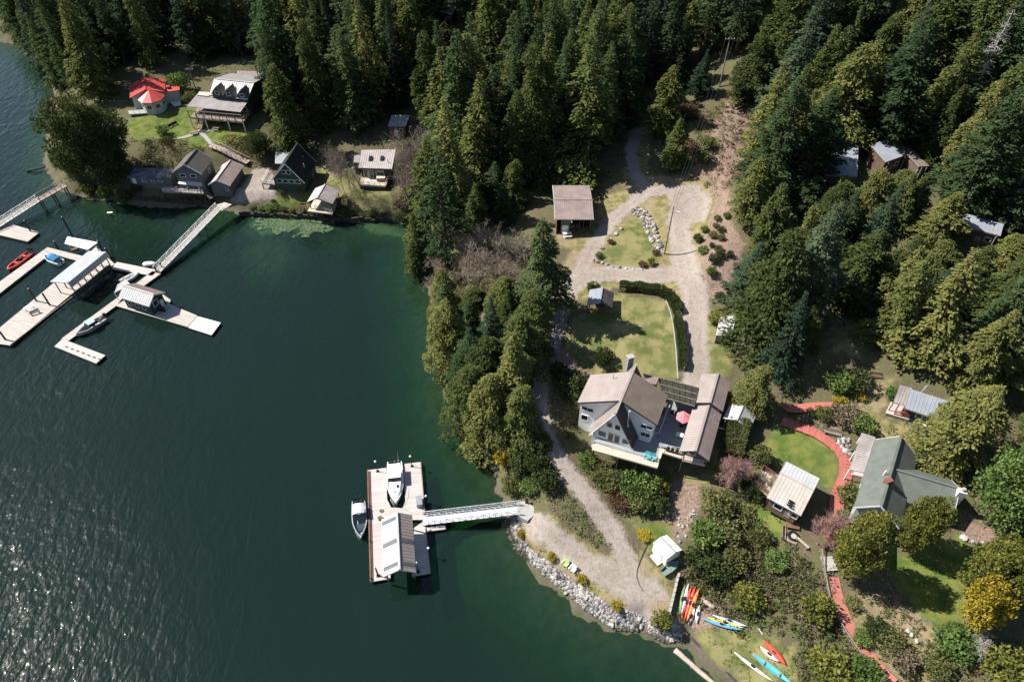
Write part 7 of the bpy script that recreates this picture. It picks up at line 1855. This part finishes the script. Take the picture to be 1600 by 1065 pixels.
# --- bare trees and the dead snag
def bare(name, label, base, top, R, m, seed, lean=(0, 0), levels=4, r0=.22, droop=0):
    c = G(*base); h = max(1.5, zat(c[0], c[1], top) - c[2]); t = thing(name, label, 'tree' if h > 4 else 'shrub', c - V((0, 0, .1)))
    link('branches', branch_mesh('branches', seed, h, R, m, levels, r0, 4, .5, lean, droop), t)
    b = MB(); b.tube((0, 0, -.2), (lean[0] * .4, lean[1] * .4, .5), r0 * 1.5, r0 * 1.05, 8); b.build('root_flare', m, t, local=True); return t
bare('bare_tree', 'large leafless grey-brown tree beside the skylight cabin', (656, 305), 188, 5.2, M['bare_bark'], 301, (-.05, 0), 5, .26)
bare('bare_tree', 'leafless grey tree with leaning trunk between the dark A-frame and the skylight cabin', (546, 318), 220, 4.2, M['bare_bark'], 302, (-.12, .05), 5, .2)
bare('bare_tree', 'second leafless trunk beside the skylight cabin deck', (572, 330), 262, 2.6, M['bare_bark'], 303, (-.1, 0), 4, .18)
bare('bare_shrub', 'pinkish leafless bush above the boardwalk', (1277, 850), 800, 2.3, M['pink_twigs'], 304, levels=5, r0=.1)
bare('bare_shrub', 'reddish leafless bush at the foot of the tall hedge', (1131, 765), 715, 2.2, M['pink_twigs'], 305, levels=5, r0=.1)
bare('bare_shrub', 'pale twiggy bush beside the guest cabin deck', (1195, 775), 745, 1.8, M['bare_bark'], 306, levels=4, r0=.08)
bare('bare_shrub', 'dead grey bush in the garden at the lower right', (1515, 1015), 992, 1.5, M['snag_bark'], 307, levels=4, r0=.08)
bare('bare_shrub', 'pale flowering bush in front of the grey shore house', (268, 290), 262, 1.8, mat('pale_blossom_twigs', (.42, .38, .33), .9), 310, levels=4, r0=.07)
for i, (b_, tp) in enumerate((((722, 420), 372), ((750, 432), 380), ((778, 405), 362), ((805, 420), 375), ((740, 400), 365), ((690, 440), 405), ((768, 440), 400), ((700, 460), 425), ((732, 445), 402), ((790, 440), 398), ((815, 405), 368), ((757, 395), 358), ((712, 402), 360), ((742, 452), 415), ((688, 470), 440), ((800, 452), 415))):
    bare('bare_alder', ['bare alder sapling at the shore end of the thicket', 'bare alder in the middle of the thicket', 'bare alder at the forest side of the thicket', 'bare alder at the drive side of the thicket', 'pale bare alder at the back of the thicket', 'bare alder hanging over the water', 'bare alder in front of the thicket', 'low bare alder at the shore below the thicket', 'slender bare alder near the middle of the thicket', 'slender bare alder at the lower right of the thicket', 'bare alder closest to the brown-roofed shed', 'bare alder at the upper rim of the thicket', 'bare alder beside the cedars of the point', 'stubby bare alder at the lower rim of the thicket', 'twiggy bare alder at the waterline', 'twiggy bare alder next to the layered fir'][i], b_, tp - 6, 3.0, M['bare_bark'], 320 + i % 3, levels=4, r0=.1)
c = G(1482, 222); h = zat(c[0], c[1], 18) - c[2]
t = thing('dead_snag', 'tall grey dead conifer rising above the forest at the upper right', 'tree', c)
r_ = np.random.default_rng(77); b = MB(); b.tube((0, 0, 0), (0, 0, h), .34, .05, 8); b.build('trunk', M['snag_bark'], t, local=True)
b = MB()
for i in range(90):
    f = r_.uniform(.35, .99); a = r_.uniform(0, 6.28); l = (3.4 * (1 - f) + .7) * r_.uniform(.5, 1.1); p = V((0, 0, h * f)); q = p + V((math.cos(a) * l, math.sin(a) * l, r_.uniform(-.5, .1) * l)); b.tube(p, q, .07, .02, 4, False)
    for k in range(4):
        e = p + (q - p) * r_.uniform(.4, 1); b.tube(e, e + V(r_.normal(0, .5, 3)), .03, .012, 3, False)
b.build('branches', M['snag_bark'], t, local=True, fix=False)

# --- hedges
def hedge(name, label, px, w, h, m, dens=150, size=.18):
    wp = GP(px); r = np.random.default_rng(len(px) * 7); pos = []; seg = np.linalg.norm(np.diff(wp, axis=0), axis=1); c0 = G(*px[0]); D = []
    for i in range(len(wp) - 1):
        n = int(seg[i] * dens); f = r.random(n); side = unit(V((-(wp[i + 1] - wp[i])[1], (wp[i + 1] - wp[i])[0], 0)))
        c = wp[i] + (wp[i + 1] - wp[i]) * f[:, None]
        u = r.uniform(-1, 1, n); v = r.random(n); top = r.random(n) < .5
        u = np.where(top, u, np.sign(u) * r.uniform(.8, 1.02, n)); v = np.where(top, r.uniform(.84, 1.03, n), v)
        lump = 1 + .10 * np.sin(f * seg[i] * 2.1 + i)
        xy = c + side[:2] * (u * w / 2)[:, None]; z = hgt(xy[:, 0], xy[:, 1]) + v * h * lump * np.where(np.abs(u) > .85, .96, 1)
        pos.append(np.column_stack([xy, z])); d = np.column_stack([side[0] * u, side[1] * u, v]); D.append(d)
    pos = np.concatenate(pos) - c0; D = nrm(np.concatenate(D) + r.normal(0, .55, pos.shape)); n = len(pos); sz = size * r.uniform(.6, 1.3, n)
    Sd = nrm(np.cross(D, r.normal(0, 1, (n, 3)))) * (sz * .4)[:, None]
    t = thing(name, label, 'hedge', c0)
    link('foliage', card_mesh('foliage', pos, D * sz[:, None], Sd, np.clip(.4 + r.normal(0, .2, n), 0, 1), m), t)
    b = MB()
    for i in range(len(wp) - 1):
        k = max(2, int(seg[i] / .8))
        for j in range(k):
            x, y = wp[i] + (wp[i + 1] - wp[i]) * (j + .5) / k; z = float(hgt(x, y)); b.tube((x, y, z - .1), (x + .1, y, z + h * .7), .05, .03, 5)
    b.build('stems', M['bark'], t)
hedge('clipped_hedge', 'clipped dark hedge curving around the far corner of the house lawn', [(967, 452), (995, 453), (1030, 458), (1046, 466), (1054, 478), (1060, 493)], 1.3, 1.5, M['l_hedge'], 1100, .17)
hedge('clipped_hedge', 'straight clipped hedge between the house lawn and the drive', [(1057, 502), (1062, 520), (1065, 550), (1066, 580)], 1.15, 1.45, M['l_hedge'], 1100, .17)
hedge('tall_hedge', 'tall thick hedge below the carport beside the outbuilding', [(1150, 672), (1146, 690), (1142, 705), (1138, 725)], 3.0, 3.2, M['l_olive'], 1800, .22)

# --- shrubs one can point at
def shrub(px, R, key, label, h=1.0, group=None):
    c = G(*px); me, _ = SHR[key][rnd.randrange(2)]; t = thing('shrub', label, 'shrub', c - V((0, 0, .08)), group, rnd.uniform(0, 6)); t.scale = (R, R, R * h)
    link('foliage', me, t); link('stem', stem, t); return t
S = [((942, 566), 1.9, 'dark', 'round dark shrub on the house lawn left of the chimney', 1), ((904, 612), 2.6, 'dark', 'large dark shrub against the left wing of the A-frame', .9), ((885, 604), 2.0, 'dark', 'dark shrub beside the drive above the A-frame', 1), ((872, 585), 1.6, 'dark', 'dark shrub in the reddish bed by the drive', 1),
 ((1017, 414), .85, 'pine', 'yellow-green ball shrub at the corner of the triangular lawn', 1.2), ((1004, 416), .9, 'rust', 'low rusty shrub beside the ball shrub on the triangular lawn', .8), ((1024, 397), .8, 'rust', 'brown shrub among the stones of the triangular lawn', .8), ((955, 380), .8, 'rust', 'brown tuft on the left edge of the triangular lawn', .8), ((936, 402), .9, 'olive', 'low tuft at the left corner of the triangular lawn', .8),
 ((1185, 722), 1.7, 'olive', 'round topped shrub at the left of the green lawn', 1.3), ((1306, 608), 2.4, 'bright', 'bright green rhododendron above the red path', 1), ((1336, 604), 2.2, 'dark', 'dark rhododendron beside the bright green one', 1), ((1310, 630), 1.2, 'yellow', 'small yellow-green shrub behind the red path', .9), ((1344, 622), .9, 'yellow', 'small yellow tuft at the edge of the dry lawn', .8), ((1392, 620), 1.3, 'bright', 'small green shrub at the corner of the red porch', .9),
 ((1318, 655), 2.3, 'scrub', 'brown shrub in the bed between the two red paths', .7), ((1285, 652), 1.6, 'olive', 'olive shrub at the narrow end of the bed between the red paths', .8), ((1345, 668), 1.9, 'bright', 'green shrub behind the porch roof of the green house', .8), ((1268, 648), 1.0, 'dark', 'dark little shrub at the tip of the path bed', .8),
 ((1322, 785), 1.9, 'olive', 'olive shrub at the wall of the green-roofed house', 1.2), ((1316, 812), 1.1, 'bright', 'small green shrub below the entry of the green-roofed house', 1), ((1272, 962), 2.2, 'pine', 'yellow-green bush left of the boardwalk', 1.3), ((1488, 1012), 2.7, 'bright', 'spreading grey-green shrub at the lower right garden', .7), ((1365, 985), 1.6, 'dark', 'dark shrub right of the boardwalk', .9), ((1385, 1005), 1.8, 'olive', 'olive shrub below the dark one right of the boardwalk', .9),
 ((1330, 945), 1.2, 'olive', 'small olive shrub between the boardwalk and the round pine', .8), ((1345, 1000), 1.3, 'bright', 'bright tuft on the bank right of the boardwalk', .7), ((1405, 1035), 1.9, 'scrub', 'brown shrub at the foot of the lower right garden', .8), ((1292, 1058), 3.2, 'pine', 'large yellow-green bush at the picture bottom left of the boardwalk', .9), ((1345, 1062), 2.3, 'bright', 'green bush at the picture bottom beside the boardwalk', 1), ((1560, 1045), 3.0, 'pine', 'yellow-green bush in the lower right picture corner', .8), ((1460, 1045), 2.0, 'olive', 'olive bush at the bottom of the lower right garden', .8), ((1530, 860), 1.0, 'dark', 'low dark plant by the garden boulders', .7),
 ((814, 836), .75, 'yellow', 'yellow broom at the gangway end of the gravel pad', 1), ((861, 872), .75, 'yellow', 'yellow broom behind the lime green chair', 1), ((909, 907), .8, 'yellow', 'yellow broom right of the white chair', 1), ((963, 949), .8, 'yellow', 'yellow broom at the lower end of the boulder bank', 1), ((1032, 976), 1.5, 'pine', 'yellow-green bush on the little gravel beach', 1.2),
 ((1006, 836), 1.1, 'yellow', 'yellow flowering patch on the grass above the white-roofed shed', .4),
 ((915, 725), 1.6, 'bright', 'bright bush below the left corner of the deck', .9), ((935, 745), 1.7, 'olive', 'olive bush below the deck, second from the drive', .8), ((958, 760), 2.1, 'olive', 'wide olive bush in the middle of the bank below the deck', .8), ((985, 765), 2.3, 'bright', 'bright bush in the middle of the bank below the deck', .9), ((1010, 770), 2.2, 'bright', 'bright bush at the right of the bank below the deck', 1), ((1028, 765), 1.8, 'pine', 'yellowish bush beside the bare slope below the deck', 1), ((995, 790), 2.2, 'olive', 'olive bush at the foot of the bank below the deck', .8), ((965, 785), 1.8, 'rust', 'rusty bush beside the lower drive', .7), ((1020, 792), 2.0, 'dark', 'dark bush in the shade at the foot of the bank', .9),
 ((790, 720), 2.0, 'yellow', 'yellowing bush at the water edge above the gangway', .9), ((815, 735), 2.3, 'dark', 'dark bush on the bank above the gangway', .9), ((838, 730), 2.4, 'dark', 'dark bush left of the lower drive bend', 1), ((852, 755), 2.2, 'dark', 'dark bush beside the lower drive bend', .9), ((800, 765), 1.9, 'olive', 'olive bush beside the gangway landing', .8), ((828, 765), 1.7, 'bright', 'bright bush above the gangway landing', .8), ((845, 700), 2.0, 'dark', 'shaded bush under the lower shore cedars', .9),
 ((1118, 800), 2.7, 'olive', 'big dark bush below the tall hedge', 1), ((1100, 845), 2.5, 'bright', 'big green bush above the white-roofed shed', 1), ((1135, 840), 2.6, 'olive', 'olive bush right of the big green bush', .9), ((1095, 888), 2.5, 'dark', 'large dark bush behind the row of kayaks', 1), ((1120, 900), 2.4, 'dark', 'shaded bush right of the row of kayaks', .9), ((1145, 880), 2.2, 'olive', 'olive bush in the scrub above the blue kayaks', .8), ((1165, 940), 2.2, 'pine', 'yellow-green bush above the blue kayaks', .9), ((1185, 845), 2.0, 'olive', 'olive bush below the guest cabin', .8), ((1175, 770), 2.2, 'dark', 'dark bush left of the guest cabin deck', .9), ((1210, 880), 1.8, 'bright', 'yellowish green bush on the scrub slope', .8), ((1160, 810), 1.8, 'olive', 'olive bush at the edge of the small lawn', .8),
 ((256, 211), 1.7, 'bright', 'round grey-green shrub on the lodge lawn', 1), ((285, 145), 3.2, 'bright', 'pale large bush between the red house and the lodge', 1.1), ((300, 160), 2.2, 'olive', 'bush at the foot of the lodge pole', .9), ((262, 221), 1.4, 'dark', 'dark low shrub below the round one on the lodge lawn', .6), ((346, 196), 1.0, 'pine', 'small yellow-green shrub under the verandah', 1), ((358, 198), 1.0, 'bright', 'small pale shrub under the verandah', 1), ((140, 304), 2.2, 'olive', 'olive shrub at the shore by the trestle pier', 1), ((168, 308), 1.8, 'bright', 'bright shrub at the shore left of the grey house', 1.1), ((197, 315), 2.0, 'olive', 'pale shrub at the shore below the annex', .9), ((215, 300), 1.6, 'dark', 'dark shrub under the annex wall', .9), ((322, 312), 1.4, 'olive', 'shrub beside the porch steps of the grey house', .8), ((540, 322), 1.8, 'scrub', 'brown shrub right of the waterfront pavilion', .9), ((472, 300), 1.2, 'olive', 'shrub at the corner of the dark A-frame cabin', .8), ((440, 303), .9, 'olive', 'little shrub at the front of the dark A-frame cabin', .8), ((428, 318), .7, 'dark', 'tiny dark shrub at the edge of the cabin lawn', 1),
 ((632, 325), 2.4, 'scrub', 'brown shrub right of the skylight cabin lawn', .9), ((640, 300), 2.6, 'scrub', 'pale brown bush behind the skylight cabin lawn', .9), ((630, 345), 1.8, 'dark', 'dark shrub at the end of the sea wall', .8), ((975, 190), 2.0, 'rust', 'rusty bush beside the upper track', 1), ((1075, 185), 2.4, 'rust', 'rusty bush in the upper clearing', .9), ((1095, 255), 2.2, 'olive', 'olive bush at the top of the bare slope', .9), ((1075, 235), 2.0, 'rust', 'brown bush above the turnaround', .8), ((1105, 230), 2.0, 'olive', 'olive bush on the upper bare slope', .8), ((1120, 500), 1.8, 'pine', 'yellowish bush beyond the narrow garden shed', .6), ((926, 455), 1.4, 'dark', 'dark shrub behind the small open shelter', .9)]
for px, R, k, lb, h in S: shrub(px, R, k, lb, h)
r_ = random.Random(9)
YB = [362, 355, 362, 372, 378, 375, 386, 392, 402, 410, 430, 468, 400, 395, 340, 345]
YB = [v + i * .01 for i, v in enumerate(YB)]
for (x, y) in zip((1100, 1118, 1126, 1113, 1090, 1126, 1112, 1122, 1124, 1115, 1110, 1123, 1140, 1098, 1135, 1120), YB) or ((1100, 362), (1118, 355), (1126, 362), (1113, 372), (1090, 378), (1126, 375), (1112, 386), (1122, 392), (1124, 402), (1115, 410), (1110, 430), (1123, 468), (1140, 400), (1098, 395), (1135, 340), (1120, 345)):
    yb = globals().get('yb', -1) + 1
    shrub((x, y), r_.uniform(.6, 1.1), r_.choice(['dark', 'bright', 'olive']), f'young bush on the bare slope beside the drive, {ORD[sum(q < y for q in YB)].replace("nearest", "highest") if sum(q < y for q in YB) else "topmost"} of the dots', r_.uniform(.9, 1.3), 'young bushes on the bare slope')
for i in range(14):
    x = 395 + i * 15.5; shrub((x, 328 + (i * 12.5) / 14), r_.uniform(.9, 1.7), r_.choice(['olive', 'bright', 'olive', 'scrub']), f'low shrub on the sea wall, {ORD[i]} to the grey shore house in the row', .8, 'row of shrubs on the sea wall')

# --- scrub nobody could count
def brush(name, label, polys, dens, hmin, hmax, mats, seed, size=.3, per=22):
    r = np.random.default_rng(seed)
    for k, (key, share) in enumerate(mats):
        Ps, Ds, Ss, Ts = [], [], [], []
        for poly in polys:
            w = GP(poly); x0, y0 = w.min(0); x1, y1 = w.max(0); n = int((x1 - x0) * (y1 - y0) * dens * share)
            X, Y = r.uniform(x0, x1, n), r.uniform(y0, y1, n); sd = sdf_poly(w, X, Y) + (vnoise(X, Y, 3, seed + k) - .5) * 3
            kk = (sd > 0) & (vnoise(X, Y, 2.5, seed + 5 + k) > .30)
            ii = np.clip(((X - gx[0]) / GS).astype(int), 0, len(gx) - 1); jj = np.clip(((Y - gy[0]) / GS).astype(int), 0, len(gy) - 1); kk &= (Z_GRAV[jj, ii] < -.5) & (COASTD[jj, ii] > .3)
            X, Y = X[kk], Y[kk]; n = len(X)
            if n == 0: continue
            h = r.uniform(hmin, hmax, n) * (.5 + vnoise(X, Y, 4, seed + 9)); tb = r.random(n); idx = np.repeat(np.arange(n), per); N = len(idx)
            d = nrm(r.normal(0, 1, (N, 3))); d[:, 2] = np.abs(d[:, 2]); rad = h[idx] * r.uniform(.4, .75, N)
            c = np.column_stack([X[idx], Y[idx], hgt(X[idx], Y[idx])]); p = c + d * rad[:, None] * np.array([.85, .85, 1.0])
            D = nrm(d * .6 + r.normal(0, .6, (N, 3)) + np.array([0, 0, .2])); sz = size * r.uniform(.6, 1.4, N)
            Ps.append(p); Ds.append(D * sz[:, None]); Ss.append(nrm(np.cross(D, r.normal(0, 1, (N, 3)))) * (sz * .3)[:, None]); Ts.append(np.clip(.2 + .5 * tb[idx] + r.normal(0, .15, N), 0, 1))
        if not Ps: continue
        o = link(name, card_mesh(name, np.concatenate(Ps), np.concatenate(Ds), np.concatenate(Ss), np.concatenate(Ts), M[key])); o['kind'] = 'stuff'; o['label'] = label
        o['category'] = 'scrub'
brush('slope_scrub', 'tangled scrub covering the slope above the kayaks', [[(1060, 900), (1100, 870), (1150, 850), (1230, 850), (1285, 870), (1300, 930), (1320, 980), (1350, 1040), (1340, 1075), (1250, 1075), (1240, 1000), (1170, 985), (1110, 960)]], 3.6, .4, 1.3, (('l_scrub', .5), ('l_olive', .5), ('l_bright', .12)), 41)
brush('bank_scrub', 'low scrub on the bank between the two arms of the drive', [[(848, 775), (880, 760), (925, 810), (955, 855), (950, 865), (915, 850), (870, 815)]], 3.2, .35, .8, (('l_olive', .5), ('l_scrub', .4), ('l_bright', .3)), 42, .2, 16)
brush('landing_scrub', 'grass and low plants between the boulders and the gravel pad', [[(815, 845), (830, 848), (880, 885), (920, 915), (945, 935), (925, 928), (880, 900), (840, 875)]], 3, .25, .6, (('l_olive', .6), ('l_bright', .25)), 43, .16, 14)
brush('deck_bank_scrub', 'mixed scrub on the bank below the deck', [[(900, 700), (930, 715), (1045, 750), (1040, 800), (985, 810), (935, 765), (905, 730)]], 1.8, .5, 1.2, (('l_olive', .6), ('l_rust', .2), ('l_bright', .35)), 44, .26)
brush('drive_bank_scrub', 'dark undergrowth on the bank left of the lower drive', [[(760, 700), (835, 690), (860, 730), (880, 765), (850, 785), (815, 780), (785, 750)], [(845, 600), (905, 610), (905, 700), (880, 720), (855, 680)]], 1.6, .5, 1.4, (('l_broad', .6), ('l_olive', .4)), 45, .28)
brush('thicket', 'grey-brown leafless thicket at the shore below the grove', [[(668, 440), (700, 410), (760, 375), (820, 365), (835, 420), (790, 450), (730, 470), (690, 490)]], 1.8, .9, 2.2, (('l_scrub', .7), ('l_olive', .3)), 46, .26)
brush('undergrowth', 'shaded undergrowth beneath the right-hand trees', [[(1180, 560), (1250, 520), (1290, 470), (1260, 620), (1200, 640)], [(1395, 520), (1500, 590), (1600, 620), (1600, 800), (1540, 780), (1530, 700), (1490, 690), (1500, 640)], [(1435, 680), (1500, 700), (1560, 760), (1520, 800), (1505, 770), (1440, 710)]], 1.0, .5, 1.4, (('l_broad', .5), ('l_olive', .4), ('l_rust', .2)), 47, .28)
brush('lodge_bank_scrub', 'rusty and green scrub on the bank below the lodge lawn', [[(195, 225), (290, 220), (320, 240), (280, 262), (210, 262)], [(340, 222), (405, 212), (430, 240), (400, 262), (365, 245)]], 1.5, .8, 1.9, (('l_rust', .35), ('l_olive', .35), ('l_broad', .35)), 48, .32)
brush('clearing_scrub', 'bracken and slash on the bare clearing below the tall pole', [[(1075, 262), (1100, 180), (1135, 140), (1180, 180), (1165, 290), (1130, 300)]], 1.1, .4, 1.2, (('l_rust', .5), ('l_olive', .35)), 49, .28)
brush('garden_scrub', 'mixed plants in the lower right garden beds', [[(1325, 930), (1390, 925), (1440, 980), (1520, 1010), (1600, 1010), (1600, 1070), (1410, 1070), (1350, 1010)], [(1225, 645), (1345, 640), (1348, 672), (1290, 668)]], 3.2, .25, .8, (('l_olive', .5), ('l_rust', .3), ('l_bright', .25)), 50, .22, 16)
brush('shore_grass', 'tufty grass on the bank around the canoes', [[(1068, 985), (1170, 985), (1240, 1005), (1262, 1070), (1150, 1075)]], 3.0, .15, .4, (('l_olive', .6), ('l_bright', .3)), 51, .14, 12)
brush('bed_plants', 'reddish ground cover beside the drive above the A-frame', [[(868, 545), (930, 548), (945, 585), (900, 598), (868, 585)]], 1.2, .2, .6, (('l_rust', .6), ('l_olive', .4)), 52, .16, 12)
brush('wall_plants', 'overgrown plants at the foot of the right-hand cabins', [[(1040, 690), (1075, 745), (1130, 760), (1150, 730), (1165, 760), (1150, 800), (1095, 740)]], 1.3, .4, 1.0, (('l_olive', .6), ('l_scrub', .3)), 53, .22, 16)

brush('hillside_undergrowth', 'salal and fern undergrowth on the forest hillside', [[(1150, 200), (1200, 240), (1290, 230), (1350, 260), (1460, 260), (1600, 330), (1600, 480), (1500, 480), (1400, 420), (1300, 420), (1230, 470), (1180, 420), (1165, 330)]], .55, .6, 1.5, (('l_olive', .4), ('l_broad', .5), ('l_rust', .15)), 61, .32, 14)
brush('cabin_undergrowth', 'rough grass and ferns behind the shore cabins', [[(195, 165), (230, 120), (330, 105), (420, 105), (430, 200), (410, 200), (410, 120), (300, 130)], [(470, 235), (560, 210), (640, 215), (640, 260), (560, 235), (500, 255)], [(90, 180), (195, 180), (195, 300), (110, 296)]], .6, .4, 1.2, (('l_broad', .5), ('l_olive', .4)), 62, .3, 14)
brush('point_undergrowth', 'shrubby edge of the grove around the clearing', [[(870, 250), (985, 180), (985, 240), (930, 300), (862, 300)], [(1040, 190), (1090, 150), (1110, 190), (1080, 262), (1050, 250)], [(840, 380), (875, 400), (880, 450), (850, 520), (830, 500)]], .8, .4, 1.1, (('l_olive', .5), ('l_rust', .25), ('l_broad', .3)), 63, .26, 14)
brush('garden_edge_plants', 'rough plants around the green-roofed house and guest cabin', [[(1165, 730), (1200, 725), (1220, 740), (1200, 790), (1230, 860), (1165, 850), (1140, 780)], [(1435, 700), (1500, 700), (1560, 770), (1555, 800), (1505, 770), (1440, 715)], [(1325, 660), (1420, 665), (1430, 685), (1340, 680)], [(1300, 800), (1335, 810), (1320, 900), (1298, 880)]], 1.3, .3, .8, (('l_olive', .5), ('l_rust', .3), ('l_bright', .3)), 64, .2, 14)

# floating weed on the cove in front of the pavilion
r_ = np.random.default_rng(5); w = np.array([P(*q, 0)[:2] for q in ALGAE[0]]); n = 5200
X = r_.uniform(w[:, 0].min(), w[:, 0].max(), n); Y = r_.uniform(w[:, 1].min() - 1, w[:, 1].max(), n)
kk = (sdf_poly(w, X, Y) + (vnoise(X, Y, 2.4, 7) - .5) * 5 + (vnoise(X, Y, .7, 8) - .5) * 4 > .5) & (hgt(X, Y) < -.02); X, Y = X[kk], Y[kk]; n = len(X)
a_ = r_.uniform(0, 6.28, n); D = np.column_stack([np.cos(a_), np.sin(a_), r_.uniform(-.02, .06, n)]) * r_.uniform(.25, .6, n)[:, None]; Sd = np.column_stack([-D[:, 1], D[:, 0], np.zeros(n)]) * .45
o = link('floating_weed', card_mesh('floating_weed', np.column_stack([X, Y, np.full(n, .015) + r_.random(n) * .02]), D, Sd, r_.random(n), leaf_mat('sea_weed', (.045, .08, .04), (.09, .14, .075), (.18, .24, .14), 0, .1)))
o['kind'] = 'stuff'; o['label'] = 'pale green weed floating in the shallows by the sea wall'; o['category'] = 'weed'
